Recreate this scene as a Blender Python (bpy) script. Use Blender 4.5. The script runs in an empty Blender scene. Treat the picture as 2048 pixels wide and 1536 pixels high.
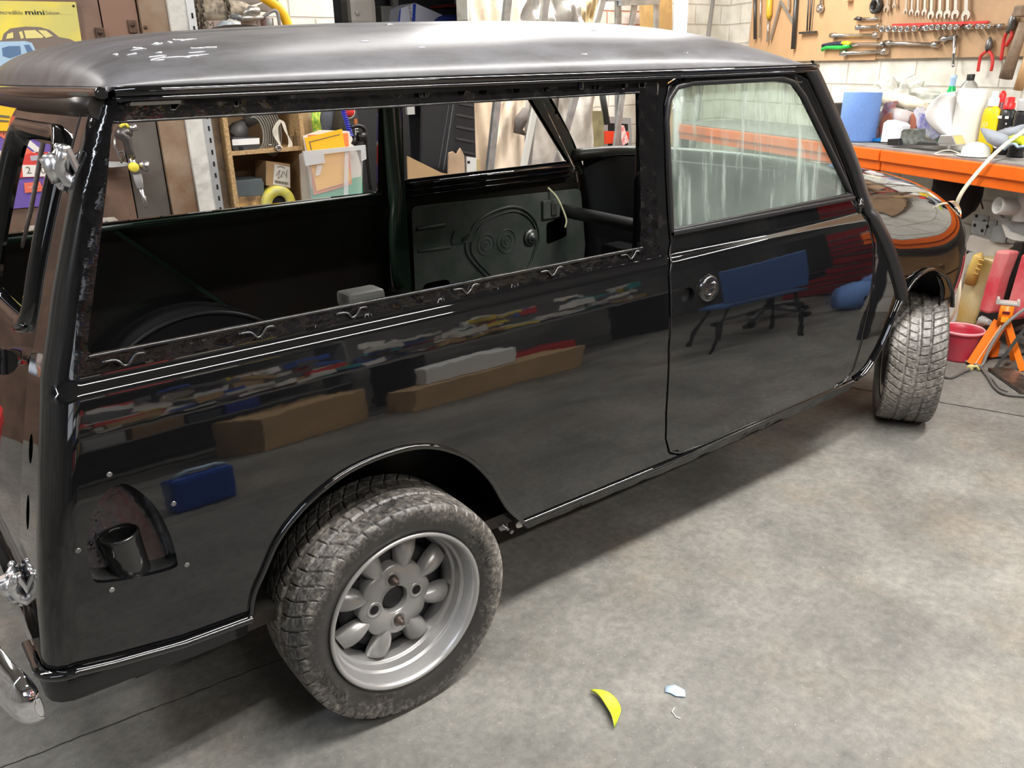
import bpy, bmesh, math, random
import numpy as np
from mathutils import Vector, Matrix
from mathutils.geometry import delaunay_2d_cdt
random.seed(7)
PI = math.pi
scn = bpy.context.scene
COL = scn.collection

# ------------------------------------------------------------------ camera
CAM = dict(loc=(-0.6711, -1.9756, 1.2814), yaw=0.651, pitch=0.3712, roll=-0.02, f=1641.6)
_C = np.array(CAM['loc'])
_fw = np.array([math.cos(CAM['pitch'])*math.sin(CAM['yaw']), math.cos(CAM['pitch'])*math.cos(CAM['yaw']), -math.sin(CAM['pitch'])])
_rt = np.array([math.cos(CAM['yaw']), -math.sin(CAM['yaw']), 0.0]); _up = np.cross(_rt, _fw)
_r = _rt*math.cos(CAM['roll'])+_up*math.sin(CAM['roll']); _u = -_rt*math.sin(CAM['roll'])+_up*math.cos(CAM['roll'])
cd = bpy.data.cameras.new('camera'); cam = bpy.data.objects.new('camera', cd); COL.objects.link(cam)
cd.sensor_fit = 'HORIZONTAL'; cd.sensor_width = 36.0; cd.lens = 36.0*CAM['f']/2048.0; cd.clip_start = 0.02
M = Matrix.Identity(4)
for i in range(3):
    M[i][0] = _r[i]; M[i][1] = _u[i]; M[i][2] = -_fw[i]; M[i][3] = _C[i]
cam.matrix_world = M
scn.camera = cam

def ray(u, v):
    d = _fw*CAM['f'] + _r*(u-1024) - _u*(v-768)
    return d/np.linalg.norm(d)
def at(u, v, axis, val):
    """point seen at photo pixel (u, v) on the plane axis = val"""
    d = ray(u, v); t = (val-_C[axis])/d[axis]; return _C+t*d
def atp(u, v, p0, n):
    d = ray(u, v); n = np.array(n, float); t = np.dot(np.array(p0)-_C, n)/np.dot(d, n); return _C+t*d

# ------------------------------------------------------------------ light + exposure
world = bpy.data.worlds.new('world'); scn.world = world; world.use_nodes = True
bg = world.node_tree.nodes['Background']; bg.inputs[0].default_value = (0.8, 0.85, 1.0, 1); bg.inputs[1].default_value = 0.15
scn.view_settings.view_transform = 'Standard'; scn.view_settings.look = 'None'
scn.view_settings.exposure = 0.95; scn.view_settings.gamma = 1.0; scn.view_settings.use_curve_mapping = False
CEIL = 2.75
TUBES = [(1.3, -1.5, 3.4, 0.10, 90, (1.0, 0.97, 0.93)), (1.25, .75, 1.3, 0.0, 9, (1.0, 0.97, 0.93)), (2.9, 1.75, 2.0, -.1, 56, (1.0, 0.97, 0.93)), (-1.5, 1.1, 1.5, .3, 34, (1.0, 0.97, 0.93)),  # third and fourth tubes are added to brighten the back corner and left wall
         (-2.6, -1.2, 2.4, 0.0, 22, (0.80, 0.88, 1.0)), (4.2, -2.4, 1.6, PI/2, 24, (1.0, 0.97, 0.93)), (0.9, -3.6, 2.8, 0.0, 46, (1.0, 0.97, 0.93))]
for (lx, ly, ll, rz, pw, colr) in TUBES:
    ld = bpy.data.lights.new('tube_light', 'AREA'); ld.shape = 'RECTANGLE'; ld.size = ll; ld.size_y = 0.09
    ld.energy = pw; ld.color = colr
    lo = bpy.data.objects.new('tube_light', ld); COL.objects.link(lo); lo.location = (lx, ly, CEIL-0.13); lo.rotation_euler = (0, 0, rz)

# ------------------------------------------------------------------ materials
MATS = {}
def mat(name, color, rough=0.5, metal=0.0, spec=0.5, coat=0.0, noise=None, bump=None, trans=0.0, ior=1.45, alpha=1.0, emit=None, coat_rough=0.03, sheen=0.0):
    """noise=(scale, amount 0..1, second colour or None); bump=(scale, strength, distance)"""
    if name in MATS: return MATS[name]
    m = bpy.data.materials.new(name); m.use_nodes = True; nt = m.node_tree; b = nt.nodes['Principled BSDF']
    b.inputs['Base Color'].default_value = (*color, 1); b.inputs['Roughness'].default_value = rough; b.inputs['Metallic'].default_value = metal
    b.inputs['Specular IOR Level'].default_value = spec; b.inputs['Coat Weight'].default_value = coat; b.inputs['Coat Roughness'].default_value = coat_rough
    b.inputs['Transmission Weight'].default_value = trans; b.inputs['IOR'].default_value = ior; b.inputs['Alpha'].default_value = alpha
    b.inputs['Sheen Weight'].default_value = sheen
    if emit: b.inputs['Emission Color'].default_value = (*emit[0], 1); b.inputs['Emission Strength'].default_value = emit[1]
    tc = nt.nodes.new('ShaderNodeTexCoord')
    if noise:
        n = nt.nodes.new('ShaderNodeTexNoise'); n.inputs['Scale'].default_value = noise[0]; n.inputs['Detail'].default_value = 6; n.inputs['Roughness'].default_value = 0.6
        nt.links.new(tc.outputs['Object'], n.inputs['Vector'])
        r = nt.nodes.new('ShaderNodeValToRGB'); r.color_ramp.elements[0].position = 0.38; r.color_ramp.elements[1].position = 0.64
        c2 = noise[2] if len(noise) > 2 and noise[2] else tuple(min(1, c*(1-noise[1])) for c in color)
        r.color_ramp.elements[0].color = (*c2, 1); r.color_ramp.elements[1].color = (*color, 1)
        nt.links.new(n.outputs['Fac'], r.inputs[0]); nt.links.new(r.outputs[0], b.inputs['Base Color'])
    if bump:
        n2 = nt.nodes.new('ShaderNodeTexNoise'); n2.inputs['Scale'].default_value = bump[0]; n2.inputs['Detail'].default_value = 4
        nt.links.new(tc.outputs['Object'], n2.inputs['Vector'])
        bp = nt.nodes.new('ShaderNodeBump'); bp.inputs['Strength'].default_value = bump[1]; bp.inputs['Distance'].default_value = bump[2] if len(bump) > 2 else 0.01
        nt.links.new(n2.outputs['Fac'], bp.inputs['Height']); nt.links.new(bp.outputs[0], b.inputs['Normal'])
        if coat: nt.links.new(bp.outputs[0], b.inputs['Coat Normal'])
    MATS[name] = m; return m

PAINT = mat('black_gloss_paint', (0.0035, 0.0037, 0.0042), 0.035, spec=0.8, coat=0.45, coat_rough=0.0, bump=(4.5, 0.16, 0.004))
PAINTR = mat('black_brushed_paint', (0.004, 0.0037, 0.004), 0.10, spec=0.6, bump=(16.0, 0.5, 0.008))
INNER = mat('dark_green_inner_paint', (0.016, 0.022, 0.017), 0.36, spec=0.4, noise=(5, 0.5, (0.022, 0.016, 0.014)))
RUBBER = mat('black_rubber', (0.012, 0.012, 0.013), 0.32, spec=0.5)
CHROME = mat('chrome', (0.82, 0.82, 0.84), 0.05, 1.0)
CASTAL = mat('polished_cast_metal', (0.82, 0.82, 0.84), 0.27, 1.0)
DARK = mat('dark_void', (0.004, 0.004, 0.005), 0.8)
PRIMER_IN = mat('dull_inner_steel', (0.11, 0.115, 0.11), 0.38, spec=0.5, noise=(9, .5, (0.06, 0.078, 0.064)))
STEEL = mat('steel', (0.50, 0.50, 0.50), 0.3, 1.0, noise=(20, .4))
GALV = mat('galvanised_steel', (0.46, 0.48, 0.49), 0.42, 0.75, noise=(25, .3))

def roof_material():
    m = bpy.data.materials.new('grey_primer_roof'); m.use_nodes = True; nt = m.node_tree; b = nt.nodes['Principled BSDF']
    tc = nt.nodes.new('ShaderNodeTexCoord'); mp = nt.nodes.new('ShaderNodeMapping'); mp.inputs['Scale'].default_value = (1, 3.0, 3.0)
    n = nt.nodes.new('ShaderNodeTexNoise'); n.inputs['Scale'].default_value = 5; n.inputs['Detail'].default_value = 9; n.inputs['Roughness'].default_value = 0.72
    r = nt.nodes.new('ShaderNodeValToRGB'); r.color_ramp.elements[0].position = .33; r.color_ramp.elements[1].position = .68
    r.color_ramp.elements[0].color = (.085, .083, .084, 1); r.color_ramp.elements[1].color = (.155, .155, .168, 1)
    n2 = nt.nodes.new('ShaderNodeTexNoise'); n2.inputs['Scale'].default_value = 26; n2.inputs['Detail'].default_value = 2
    r2 = nt.nodes.new('ShaderNodeValToRGB'); r2.color_ramp.elements[0].position = .775; r2.color_ramp.elements[1].position = .80
    r2.color_ramp.elements[0].color = (0, 0, 0, 1); r2.color_ramp.elements[1].color = (1, 1, 1, 1)
    mx = nt.nodes.new('ShaderNodeMixRGB'); mx.inputs[2].default_value = (.75, .75, .77, 1)
    L = nt.links.new
    L(tc.outputs['Object'], mp.inputs[0]); L(mp.outputs[0], n.inputs['Vector']); L(n.outputs['Fac'], r.inputs[0]); L(mp.outputs[0], n2.inputs['Vector']); L(n2.outputs['Fac'], r2.inputs[0])
    L(r2.outputs[0], mx.inputs[0]); L(r.outputs[0], mx.inputs[1]); L(mx.outputs[0], b.inputs['Base Color'])
    rr = nt.nodes.new('ShaderNodeMapRange'); rr.inputs[3].default_value = .26; rr.inputs[4].default_value = .42; L(n.outputs['Fac'], rr.inputs[0]); L(rr.outputs[0], b.inputs['Roughness'])
    b.inputs['Metallic'].default_value = .12; b.inputs['Specular IOR Level'].default_value = .32
    return m
ROOFM = roof_material()

# ------------------------------------------------------------------ helpers
def link(o, parent=None):
    COL.objects.link(o)
    if parent is not None: o.parent = parent
    return o
def tag(o, label=None, cat=None, group=None, kind=None):
    if label: o['label'] = label
    if cat: o['category'] = cat
    if group: o['group'] = group
    if kind: o['kind'] = kind
    return o
def thing(name, loc, label, cat, group=None, rz=0.0):
    o = bpy.data.objects.new(name, None); COL.objects.link(o); o.location = loc; o.rotation_euler = (0, 0, rz); o.empty_display_size = 0.05
    return tag(o, label, cat, group)
def copy_tree(o, parent=None):
    c = o.copy(); COL.objects.link(c); c.parent = parent
    for ch in list(o.children): copy_tree(ch, c)
    return c

def interp(xs, ys):
    """smooth (monotone cubic) interpolation of a table"""
    xs = np.array(xs, float); ys = np.array(ys, float); h = np.diff(xs); d = np.diff(ys)/h; m = np.zeros(len(xs))
    m[0] = d[0]; m[-1] = d[-1]
    for i in range(1, len(xs)-1):
        m[i] = 0 if d[i-1]*d[i] <= 0 else 2*d[i-1]*d[i]/(d[i-1]+d[i])
    def f(x):
        x = min(max(x, xs[0]), xs[-1]); i = min(int(np.searchsorted(xs, x, 'right'))-1, len(xs)-2); t = (x-xs[i])/h[i]
        return float((1+2*t)*(1-t)**2*ys[i]+t*(1-t)**2*h[i]*m[i]+t*t*(3-2*t)*ys[i+1]+t*t*(t-1)*h[i]*m[i+1])
    return f

class MB:
    """collects shapes, builds ONE mesh object"""
    def __init__(s): s.v = []; s.f = []; s.m = []; s.mi = 0; s.T = None; s.flat = set()
    def use(s, i): s.mi = i; return s
    def add(s, vs, fs, flat=False):
        o = len(s.v)
        for p in vs:
            p = Vector(p)
            if s.T is not None: p = s.T @ p
            s.v.append(tuple(p))
        for f in fs:
            if flat: s.flat.add(len(s.f))
            s.f.append([i+o for i in f]); s.m.append(s.mi)
        return s
    def box(s, c, d, rot=None, bev=0.0):
        x, y, z = [a/2 for a in d]
        bev = min(bev, min(x, y, z)*0.9)
        R = Matrix.Identity(3) if rot is None else (rot if isinstance(rot, Matrix) else Matrix.Rotation(rot, 3, 'Z'))
        C_ = Vector(c)
        if bev <= 0:
            vs = [(sx*x, sy*y, sz*z) for sx in (-1, 1) for sy in (-1, 1) for sz in (-1, 1)]
            fs = [(0, 1, 3, 2), (4, 6, 7, 5), (0, 4, 5, 1), (2, 3, 7, 6), (0, 2, 6, 4), (1, 5, 7, 3)]
            return s.add([R @ Vector(v) + C_ for v in vs], fs, True)
        bm = bmesh.new(); bmesh.ops.create_cube(bm, size=1.0)
        for v in bm.verts: v.co = Vector((v.co.x*2*x, v.co.y*2*y, v.co.z*2*z))
        bmesh.ops.bevel(bm, geom=list(bm.edges), offset=bev, segments=2, affect='EDGES', profile=0.6)
        bm.verts.index_update(); vs = [R @ v.co + C_ for v in bm.verts]; fs = [[v.index for v in f.verts] for f in bm.faces]; bm.free()
        return s.add(vs, fs, True)
    def bar(s, a, b, w, h=None, up=(0, 0, 1)):
        a = Vector(a); b = Vector(b); h = w if h is None else h; d = (b-a).normalized(); sd = d.cross(Vector(up))
        if sd.length < 1e-4: sd = d.cross(Vector((0, 1, 0)))
        sd.normalize(); u = sd.cross(d)
        vs = [p+sd*(i*w/2)+u*(j*h/2) for p in (a, b) for i, j in ((-1, -1), (1, -1), (1, 1), (-1, 1))]
        return s.add(vs, [(3, 2, 1, 0), (4, 5, 6, 7)]+[(k, (k+1) % 4, 4+(k+1) % 4, 4+k) for k in range(4)], True)
    def tube(s, pts, r, n=8, closed=False, cap=True):
        pts = [Vector(p) for p in pts]; N = len(pts); rs = r if isinstance(r, (list, tuple)) else [r]*N
        vs = []; u = None
        for i in range(N):
            if closed: d = pts[(i+1) % N]-pts[i-1]
            else: d = pts[min(i+1, N-1)]-pts[max(i-1, 0)]
            if d.length < 1e-9: d = Vector((0, 0, 1))
            d.normalize()
            if u is None:
                u = d.cross(Vector((0.12, 0.31, 0.94)));
                if u.length < 1e-3: u = d.cross(Vector((1, 0, 0)))
            else: u = u-d*u.dot(d)
            u.normalize(); w = d.cross(u)
            for k in range(n): a = 2*PI*k/n; vs.append(pts[i]+(u*math.cos(a)+w*math.sin(a))*rs[i])
        fs = []
        for i in range(N if closed else N-1):
            j = (i+1) % N
            for k in range(n): fs.append((i*n+k, i*n+(k+1) % n, j*n+(k+1) % n, j*n+k))
        s.add(vs, fs)
        if cap and not closed: s.f.append([len(s.v)-len(vs)+k for k in range(n)][::-1]); s.flat.add(len(s.f)-1); s.m.append(s.mi); s.f.append([len(s.v)-n+k for k in range(n)]); s.flat.add(len(s.f)-1); s.m.append(s.mi)
        return s
    def cyl(s, a, b, r, r2=None, n=20, cap=True): return s.tube([a, b], [r, r if r2 is None else r2], n, cap=cap)
    def lathe(s, prof, c=(0, 0, 0), axis='Z', n=32, T=None, arc=2*PI):
        """prof: list of (radius, height)"""
        R = {'Z': Matrix.Identity(3), 'Y': Matrix.Rotation(PI/2, 3, 'X'), 'X': Matrix.Rotation(PI/2, 3, 'Y')}[axis] if T is None else T
        C_ = Vector(c); vs = []
        for (r, h) in prof:
            for k in range(n): a = 2*PI*k/n; vs.append(R @ Vector((r*math.cos(a), r*math.sin(a), h))+C_)
        fs = [(i*n+k, i*n+(k+1) % n, (i+1)*n+(k+1) % n, (i+1)*n+k) for i in range(len(prof)-1) for k in range(n)]
        return s.add(vs, fs)
    def sphere(s, c, r, n=14, m=8, T=None):
        r = r if isinstance(r, (tuple, list)) else (r, r, r); C_ = Vector(c); vs = []
        for i in range(m+1):
            p = PI*i/m
            for k in range(n):
                a = 2*PI*k/n; q = Vector((r[0]*math.sin(p)*math.cos(a), r[1]*math.sin(p)*math.sin(a), r[2]*math.cos(p)))
                vs.append((T @ q if T is not None else q)+C_)
        return s.add(vs, [(i*n+k, (i+1)*n+k, (i+1)*n+(k+1) % n, i*n+(k+1) % n) for i in range(m) for k in range(n)])
    def prism(s, outline, h, T=None, c=(0, 0, 0)):
        """outline in local xy, thickness h along local z, T 3x3 rotation"""
        T = Matrix.Identity(3) if T is None else T; C_ = Vector(c); n = len(outline)
        vs = [T @ Vector((p[0], p[1], z))+C_ for z in (0, h) for p in outline]
        return s.add(vs, [list(range(n))[::-1], list(range(n, 2*n))]+[(k, (k+1) % n, n+(k+1) % n, n+k) for k in range(n)], True)
    def grid(s, fn, nu, nv, flip=False):
        vs = [fn(i/nu, j/nv) for i in range(nu+1) for j in range(nv+1)]; w = nv+1
        fs = [(i*w+j, (i+1)*w+j, (i+1)*w+j+1, i*w+j+1) for i in range(nu) for j in range(nv)]
        if flip: fs = [f[::-1] for f in fs]
        return s.add(vs, fs)
    def build(s, name, mats, parent=None, smooth=True, merge=0.0, loc=None):
        me = bpy.data.meshes.new(name); me.from_pydata(s.v, [], s.f)
        for m_ in (mats if isinstance(mats, (list, tuple)) else [mats]): me.materials.append(m_)
        me.polygons.foreach_set('material_index', s.m)
        me.polygons.foreach_set('use_smooth', [smooth and (i not in s.flat) for i in range(len(s.f))])
        if merge > 0:
            bm = bmesh.new(); bm.from_mesh(me); bmesh.ops.remove_doubles(bm, verts=bm.verts, dist=merge); bm.to_mesh(me); bm.free()
        me.update()
        o = bpy.data.objects.new(name, me); link(o, parent)
        if loc is not None: o.location = loc
        return o

def inside(p, poly):
    x, y = p; c = False; j = len(poly)-1
    for i in range(len(poly)):
        xi, yi = poly[i]; xj, yj = poly[j]
        if (yi > y) != (yj > y) and x < (xj-xi)*(y-yi)/(yj-yi+1e-15)+xi: c = not c
        j = i
    return c
def resample(poly, h):
    out = []; n = len(poly)
    for i in range(n):
        a = poly[i]; b = poly[(i+1) % n]; k = max(1, int(math.ceil(math.hypot(b[0]-a[0], b[1]-a[1])/h)))
        for t in range(k): out.append((a[0]+(b[0]-a[0])*t/k, a[1]+(b[1]-a[1])*t/k))
    return out
def rounded(poly, r, seg=5):
    """round the corners; r a number or a list per corner"""
    out = []; n = len(poly)
    for i in range(n):
        p = Vector(poly[i]); a = Vector(poly[i-1])-p; b = Vector(poly[(i+1) % n])-p; rr = r[i] if isinstance(r, (list, tuple)) else r
        if rr <= 0: out.append(tuple(p)); continue
        an = a.normalized(); bn = b.normalized(); ang = an.angle(bn); d = min(rr/math.tan(ang/2), a.length*.48, b.length*.48)
        s0 = p+an*d; s1 = p+bn*d
        for k in range(seg+1): t = k/seg; out.append(tuple((1-t)**2*s0+2*t*(1-t)*p+t*t*s1))
    return out

def surf_panel(name, outer, holes, S, mats, parent, h=0.02, thick=0.006, side=-1, remap=None, hx=None):
    """sheet metal: flat outline lifted on the surface S(a, b), with rims and an inner skin; side=+1 mirrors in y"""
    hx = hx or h
    loops = [resample(outer, h)]+[resample(q, h) for q in holes]
    if remap: loops = [[remap(*p) for p in L] for L in loops]
    O = loops[0]; Hs = loops[1:]
    pts = []; edges = []
    for L in loops:
        o = len(pts); pts += [Vector(p) for p in L]; edges += [(o+i, o+(i+1) % len(L)) for i in range(len(L))]
    nb = len(pts); B = np.array([tuple(p) for p in pts])
    x0, x1 = B[:, 0].min(), B[:, 0].max(); y0, y1 = B[:, 1].min(), B[:, 1].max()
    for gx in np.arange(x0+hx/2, x1, hx):
        for gy in np.arange(y0+h/2, y1, h):
            if not inside((gx, gy), O) or any(inside((gx, gy), q) for q in Hs): continue
            if np.min(((B[:, 0]-gx)**2+(B[:, 1]-gy)**2)) < (0.45*min(h, hx))**2: continue
            pts.append(Vector((float(gx), float(gy))))
    r = delaunay_2d_cdt(pts, edges, [], 0, 1e-7)
    V2 = r[0]; tris = []
    for f in r[2]:
        c = (sum(V2[i][0] for i in f)/3, sum(V2[i][1] for i in f)/3)
        if inside(c, O) and not any(inside(c, q) for q in Hs): tris.append(list(f))
    P = [np.array(S(v[0], v[1])) for v in V2]; N = []
    e = 5e-4
    for v in V2:
        du = np.array(S(v[0]+e, v[1]))-np.array(S(v[0]-e, v[1])); dv = np.array(S(v[0], v[1]+e))-np.array(S(v[0], v[1]-e))
        n = np.cross(du, dv); n = n/(np.linalg.norm(n)+1e-15); N.append(n)
    # outward orientation
    cx = np.mean([p for p in P], axis=0); sgn = 1
    refp = np.array([min(max(cx[0], -0.3), 2.2), 0.0, 0.7]); votes = sum(np.dot(N[i], P[i]-refp) for i in range(len(P)))
    if votes < 0: sgn = -1
    N = [n*sgn for n in N]
    nv = len(P); verts = [tuple(p) for p in P]+[tuple(P[i]-N[i]*thick) for i in range(nv)]
    faces = []; ln = []; mi = []
    used = {}
    for t in tris:
        a, b, c = t; fn = np.cross(P[b]-P[a], P[c]-P[a])
        if np.dot(fn, N[a]+N[b]+N[c]) < 0: t = [a, c, b]
        faces.append(t); ln += [N[i] for i in t]; mi.append(0)
        for i in range(3): used[(t[i], t[(i+1) % 3])] = 1
        u = [t[0]+nv, t[2]+nv, t[1]+nv]; faces.append(u); ln += [-N[i-nv] for i in u]; mi.append(1)
    for (a, b) in list(used):
        if (b, a) not in used:
            q = [b, a, a+nv, b+nv]; fn = np.cross(np.array(verts[q[1]])-np.array(verts[q[0]]), np.array(verts[q[3]])-np.array(verts[q[0]])); fn = fn/(np.linalg.norm(fn)+1e-12)
            faces.append(q); ln += [fn]*4; mi.append(0)
    if side > 0:
        verts = [(x, -y, z) for x, y, z in verts]; nf = []; nl = []; k = 0
        for f in faces:
            L = ln[k:k+len(f)]; k += len(f); nf.append(f[::-1]); nl += [np.array([n[0], -n[1], n[2]]) for n in L[::-1]]
        faces = nf; ln = nl
    me = bpy.data.meshes.new(name); me.from_pydata(verts, [], faces)
    for m_ in mats: me.materials.append(m_)
    me.polygons.foreach_set('material_index', mi); me.polygons.foreach_set('use_smooth', [True]*len(faces))
    me.normals_split_custom_set([tuple(n) for n in ln]); me.update()
    o = bpy.data.objects.new(name, me); link(o, parent); return o

def text_mesh(txt, size):
    """flat letters: list of (x, y) verts and faces, centred on x"""
    cu = bpy.data.curves.new('lettering', 'FONT'); cu.body = txt; cu.size = size; cu.align_x = 'CENTER'; cu.align_y = 'CENTER'; cu.resolution_u = 3
    o = bpy.data.objects.new('lettering', cu); COL.objects.link(o); dg = bpy.context.evaluated_depsgraph_get(); me = bpy.data.meshes.new_from_object(o.evaluated_get(dg))
    vs = [(v.co.x, v.co.y) for v in me.vertices]; fs = [list(p.vertices) for p in me.polygons]
    bpy.data.objects.remove(o); bpy.data.curves.remove(cu); bpy.data.meshes.remove(me); return vs, fs
def add_text(mb, txt, size, c, xdir, ydir, off=0.0006, sx=1.0, shear=0.0):
    vs, fs = text_mesh(txt, size); X = Vector(xdir).normalized(); Y = Vector(ydir).normalized(); N = X.cross(Y); C_ = Vector(c)
    mb.add([C_+X*((v[0]*sx)+shear*v[1])+Y*v[1]+N*off for v in vs], fs, True); return mb

# ================================================================== THE CAR (rear axle at x=0, nose towards +x, near side at -y)
Wz = interp([.15, .20, .27, .31, .36, .45, .55, .65, .74, .80, .83, .846, .86, .90, 1.0, 1.1, 1.21, 1.26, 1.3],
            [.645, .655, .668, .674, .682, .689, .6905, .686, .675, .663, .655, .643, .6405, .634, .624, .613, .601, .597, .595])
XR = interp([.20, .28, .38, .42, .50, .58, .70, .77, .845, .90, .98, 1.04, 1.11, 1.21, 1.26, 1.3],
            [-.640, -.635, -.628, -.622, -.610, -.595, -.567, -.549, -.528, -.508, -.481, -.458, -.430, -.386, -.362, -.345])
X0 = -.43; RC = .042; SEAM_Y = .52
def side_x0(z): return XR(z)-.003+RC
def S_side(s, z, off=0.0):
    W = Wz(z)+off; xr = XR(z)-.003-off; x0 = xr+RC+off; R = RC+off
    if s >= 0: return (s, -W, z)
    if s >= X0: return (s*side_x0(z)/X0, -W, z)
    a = X0-s
    if a < RC*PI/2:
        th = a/RC; return (x0-R*math.sin(th), -(W-R)-R*math.cos(th), z)
    d = a-RC*PI/2
    return (xr-.03*d, -(W-R)+d, z)
def inv(x, z): return (x if x >= 0 else x*X0/side_x0(z), z)
def s_at_y(y, z): return X0-RC*PI/2-(Wz(z)-RC-abs(y))
def S_rear(y, z, off=0.0): return (XR(z)-off-.020*(1-(y/.52)**2), y, z)

def inset(poly, d):
    n = len(poly); A = sum(poly[i][0]*poly[(i+1) % n][1]-poly[(i+1) % n][0]*poly[i][1] for i in range(n)); sg = 1 if A > 0 else -1; out = []
    for i in range(n):
        a = Vector(poly[i-1]); p = Vector(poly[i]); b = Vector(poly[(i+1) % n]); t = (b-a)
        if t.length < 1e-9: out.append(tuple(p)); continue
        t.normalize(); out.append((p.x-sg*t.y*d, p.y+sg*t.x*d))
    return out
def sweep(mb, path, S, w, h, closed=False, side=-1, prof=None):
    """raised strip of width w and height h following a path on a surface"""
    P = [Vector(S(*p)) for p in path]; n = len(P); e = 5e-4; rows = []
    prof = prof or [(-.5, 0), (-.46, .8), (-.3, 1), (.3, 1), (.46, .8), (.5, 0)]
    for i, p in enumerate(path):
        du = Vector(S(p[0]+e, p[1]))-Vector(S(p[0]-e, p[1])); dv = Vector(S(p[0], p[1]+e))-Vector(S(p[0], p[1]-e)); N = du.cross(dv).normalized()
        c = P[i]-Vector((min(max(P[i].x, -.3), 2.2), 0, .7))
        if N.dot(c) < 0: N = -N
        T = (P[(i+1) % n]-P[i-1]) if closed else (P[min(i+1, n-1)]-P[max(i-1, 0)])
        T.normalize(); B = N.cross(T).normalized()
        rows.append([P[i]+B*(a*w)+N*(b*h) for a, b in prof])
    k = len(prof); vs = [v for r_ in rows for v in r_]
    if side > 0: vs = [Vector((v.x, -v.y, v.z)) for v in vs]
    fs = [(i*k+j, i*k+j+1, ((i+1) % n)*k+j+1, ((i+1) % n)*k+j) for i in range(n if closed else n-1) for j in range(k-1)]
    mb.add(vs, fs); return mb
def line(pts, h=.03): return [q for i in range(len(pts)-1) for q in [(pts[i][0]+(pts[i+1][0]-pts[i][0])*t/max(1, int(math.dist(pts[i], pts[i+1])/h)), pts[i][1]+(pts[i+1][1]-pts[i][1])*t/max(1, int(math.dist(pts[i], pts[i+1])/h))) for t in range(max(1, int(math.dist(pts[i], pts[i+1])/h)))]]+[pts[-1]]
def spline(pts, k=6, closed=False):
    out = []; n = len(pts); P = [np.array(p, float) for p in pts]
    for i in range(n if closed else n-1):
        p0 = P[i-1] if (closed or i > 0) else 2*P[0]-P[1]; p1 = P[i]; p2 = P[(i+1) % n]; p3 = P[(i+2) % n] if (closed or i+2 < n) else 2*P[-1]-P[-2]
        for j in range(k):
            t = j/k; out.append(tuple(0.5*((2*p1)+(-p0+p2)*t+(2*p0-5*p1+4*p2-p3)*t*t+(-p0+3*p1-3*p2+p3)*t**3)))
    if not closed: out.append(tuple(P[-1]))
    return out

car = thing('estate_car', (1.0, 0, 0), 'small black estate car shell under restoration with dull grey roof, standing on its wheels', 'car')
CARP = car
def carpart(o): o.location = (o.location[0]-1.0, o.location[1], o.location[2]); return o
def cbuild(mb, name, mats, parent=None, **k):
    o = mb.build(name, mats, parent or car, **k)
    if parent is None: carpart(o)
    return o
def cpanel(*a, **k): return carpart(surf_panel(*a, **k))

ARCH_R = spline([(-.300, .347), (-.290, .392), (-.268, .432), (-.228, .494), (-.163, .545), (-.079, .578), (.02, .586), (.098, .572), (.169, .532), (.214, .487), (.250, .435), (.288, .365), (.342, .300)], 4)
ARCH_F = spline([(1.722, .308), (1.765, .322), (1.800, .360), (1.837, .424), (1.87, .49), (1.915, .557), (1.982, .604), (2.07, .618), (2.14, .596), (2.20, .565), (2.25, .515), (2.28, .45)], 4)
DOOR = [(.832, 1.12), (.834, 1.19), (.850, 1.232), (.895, 1.250), (1.33, 1.250), (1.395, 1.232), (1.445, 1.175), (1.59, .975), (1.668, .862), (1.700, .815), (1.722, .745), (1.724, .66), (1.716, .577), (1.700, .42), (1.690, .345), (1.664, .312), (1.60, .301),
        (.962, .297), (.880, .302), (.836, .322), (.810, .372), (.800, .45), (.798, .62), (.812, .80), (.840, .875), (.834, .95), (.831, 1.03)]
GLASS = [(.845, .898), (.839, 1.15), (.849, 1.198), (.876, 1.224), (.93, 1.232), (1.28, 1.234), (1.335, 1.222), (1.382, 1.185), (1.628, .903)]
WIN = rounded([(-.468, .879), (.738, .874), (.751, 1.219), (-.357, 1.214)], [.012, .012, .008, .012], 3)
_k = inv

# --- quarter panel (body side)
def quarter_outline():
    bot = [(x, z) for x, z in line([(-.300, .347), (-.42, .352), (-.53, .372)], .02)]
    o = [inv(*p) for p in ARCH_R[::-1]]                      # front foot of arch -> rear foot
    o += [inv(*p) for p in bot[1:]]
    o += [(s_at_y(.62, .378), .380), (s_at_y(SEAM_Y, .37), .370)]
    for z in np.linspace(.40, 1.235, 26): o.append((s_at_y(SEAM_Y, float(z)), float(z)))
    o += [(s_at_y(.55, 1.256), 1.256)]
    o += [(X0, 1.258), (inv(-.2, 1.26)[0], 1.26), (.2, 1.26), (.86, 1.26)]
    d = [p for p in DOOR]
    left = [(.895, 1.254), (.848, 1.236), (.830, 1.19)]+[(x-.004, z) for x, z in [(.832, 1.12), (.831, 1.03), (.834, .95), (.840, .875), (.812, .80), (.798, .62), (.800, .45), (.810, .372)]]+[(.832, .318), (.878, .297), (.90, .296)]
    o += left
    o += [(.80, .297), (.5, .299)]
    return o
FILL = spline([(-.520, .520), (-.420, .502), (-.407, .522), (-.412, .58), (-.430, .638), (-.465, .678), (-.505, .655), (-.530, .60), (-.535, .545)], 4, True)
HOLE_A = [(s_at_y(.578, .73+.024*math.sin(a))+.014*math.cos(a), .73+.024*math.sin(a)) for a in np.linspace(0, 2*PI, 14, endpoint=False)]
HOLE_B = [(s_at_y(.578, .625+.030*math.sin(a))+.012*math.cos(a), .625+.030*math.sin(a)) for a in np.linspace(0, 2*PI, 14, endpoint=False)]
QO = quarter_outline()
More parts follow.
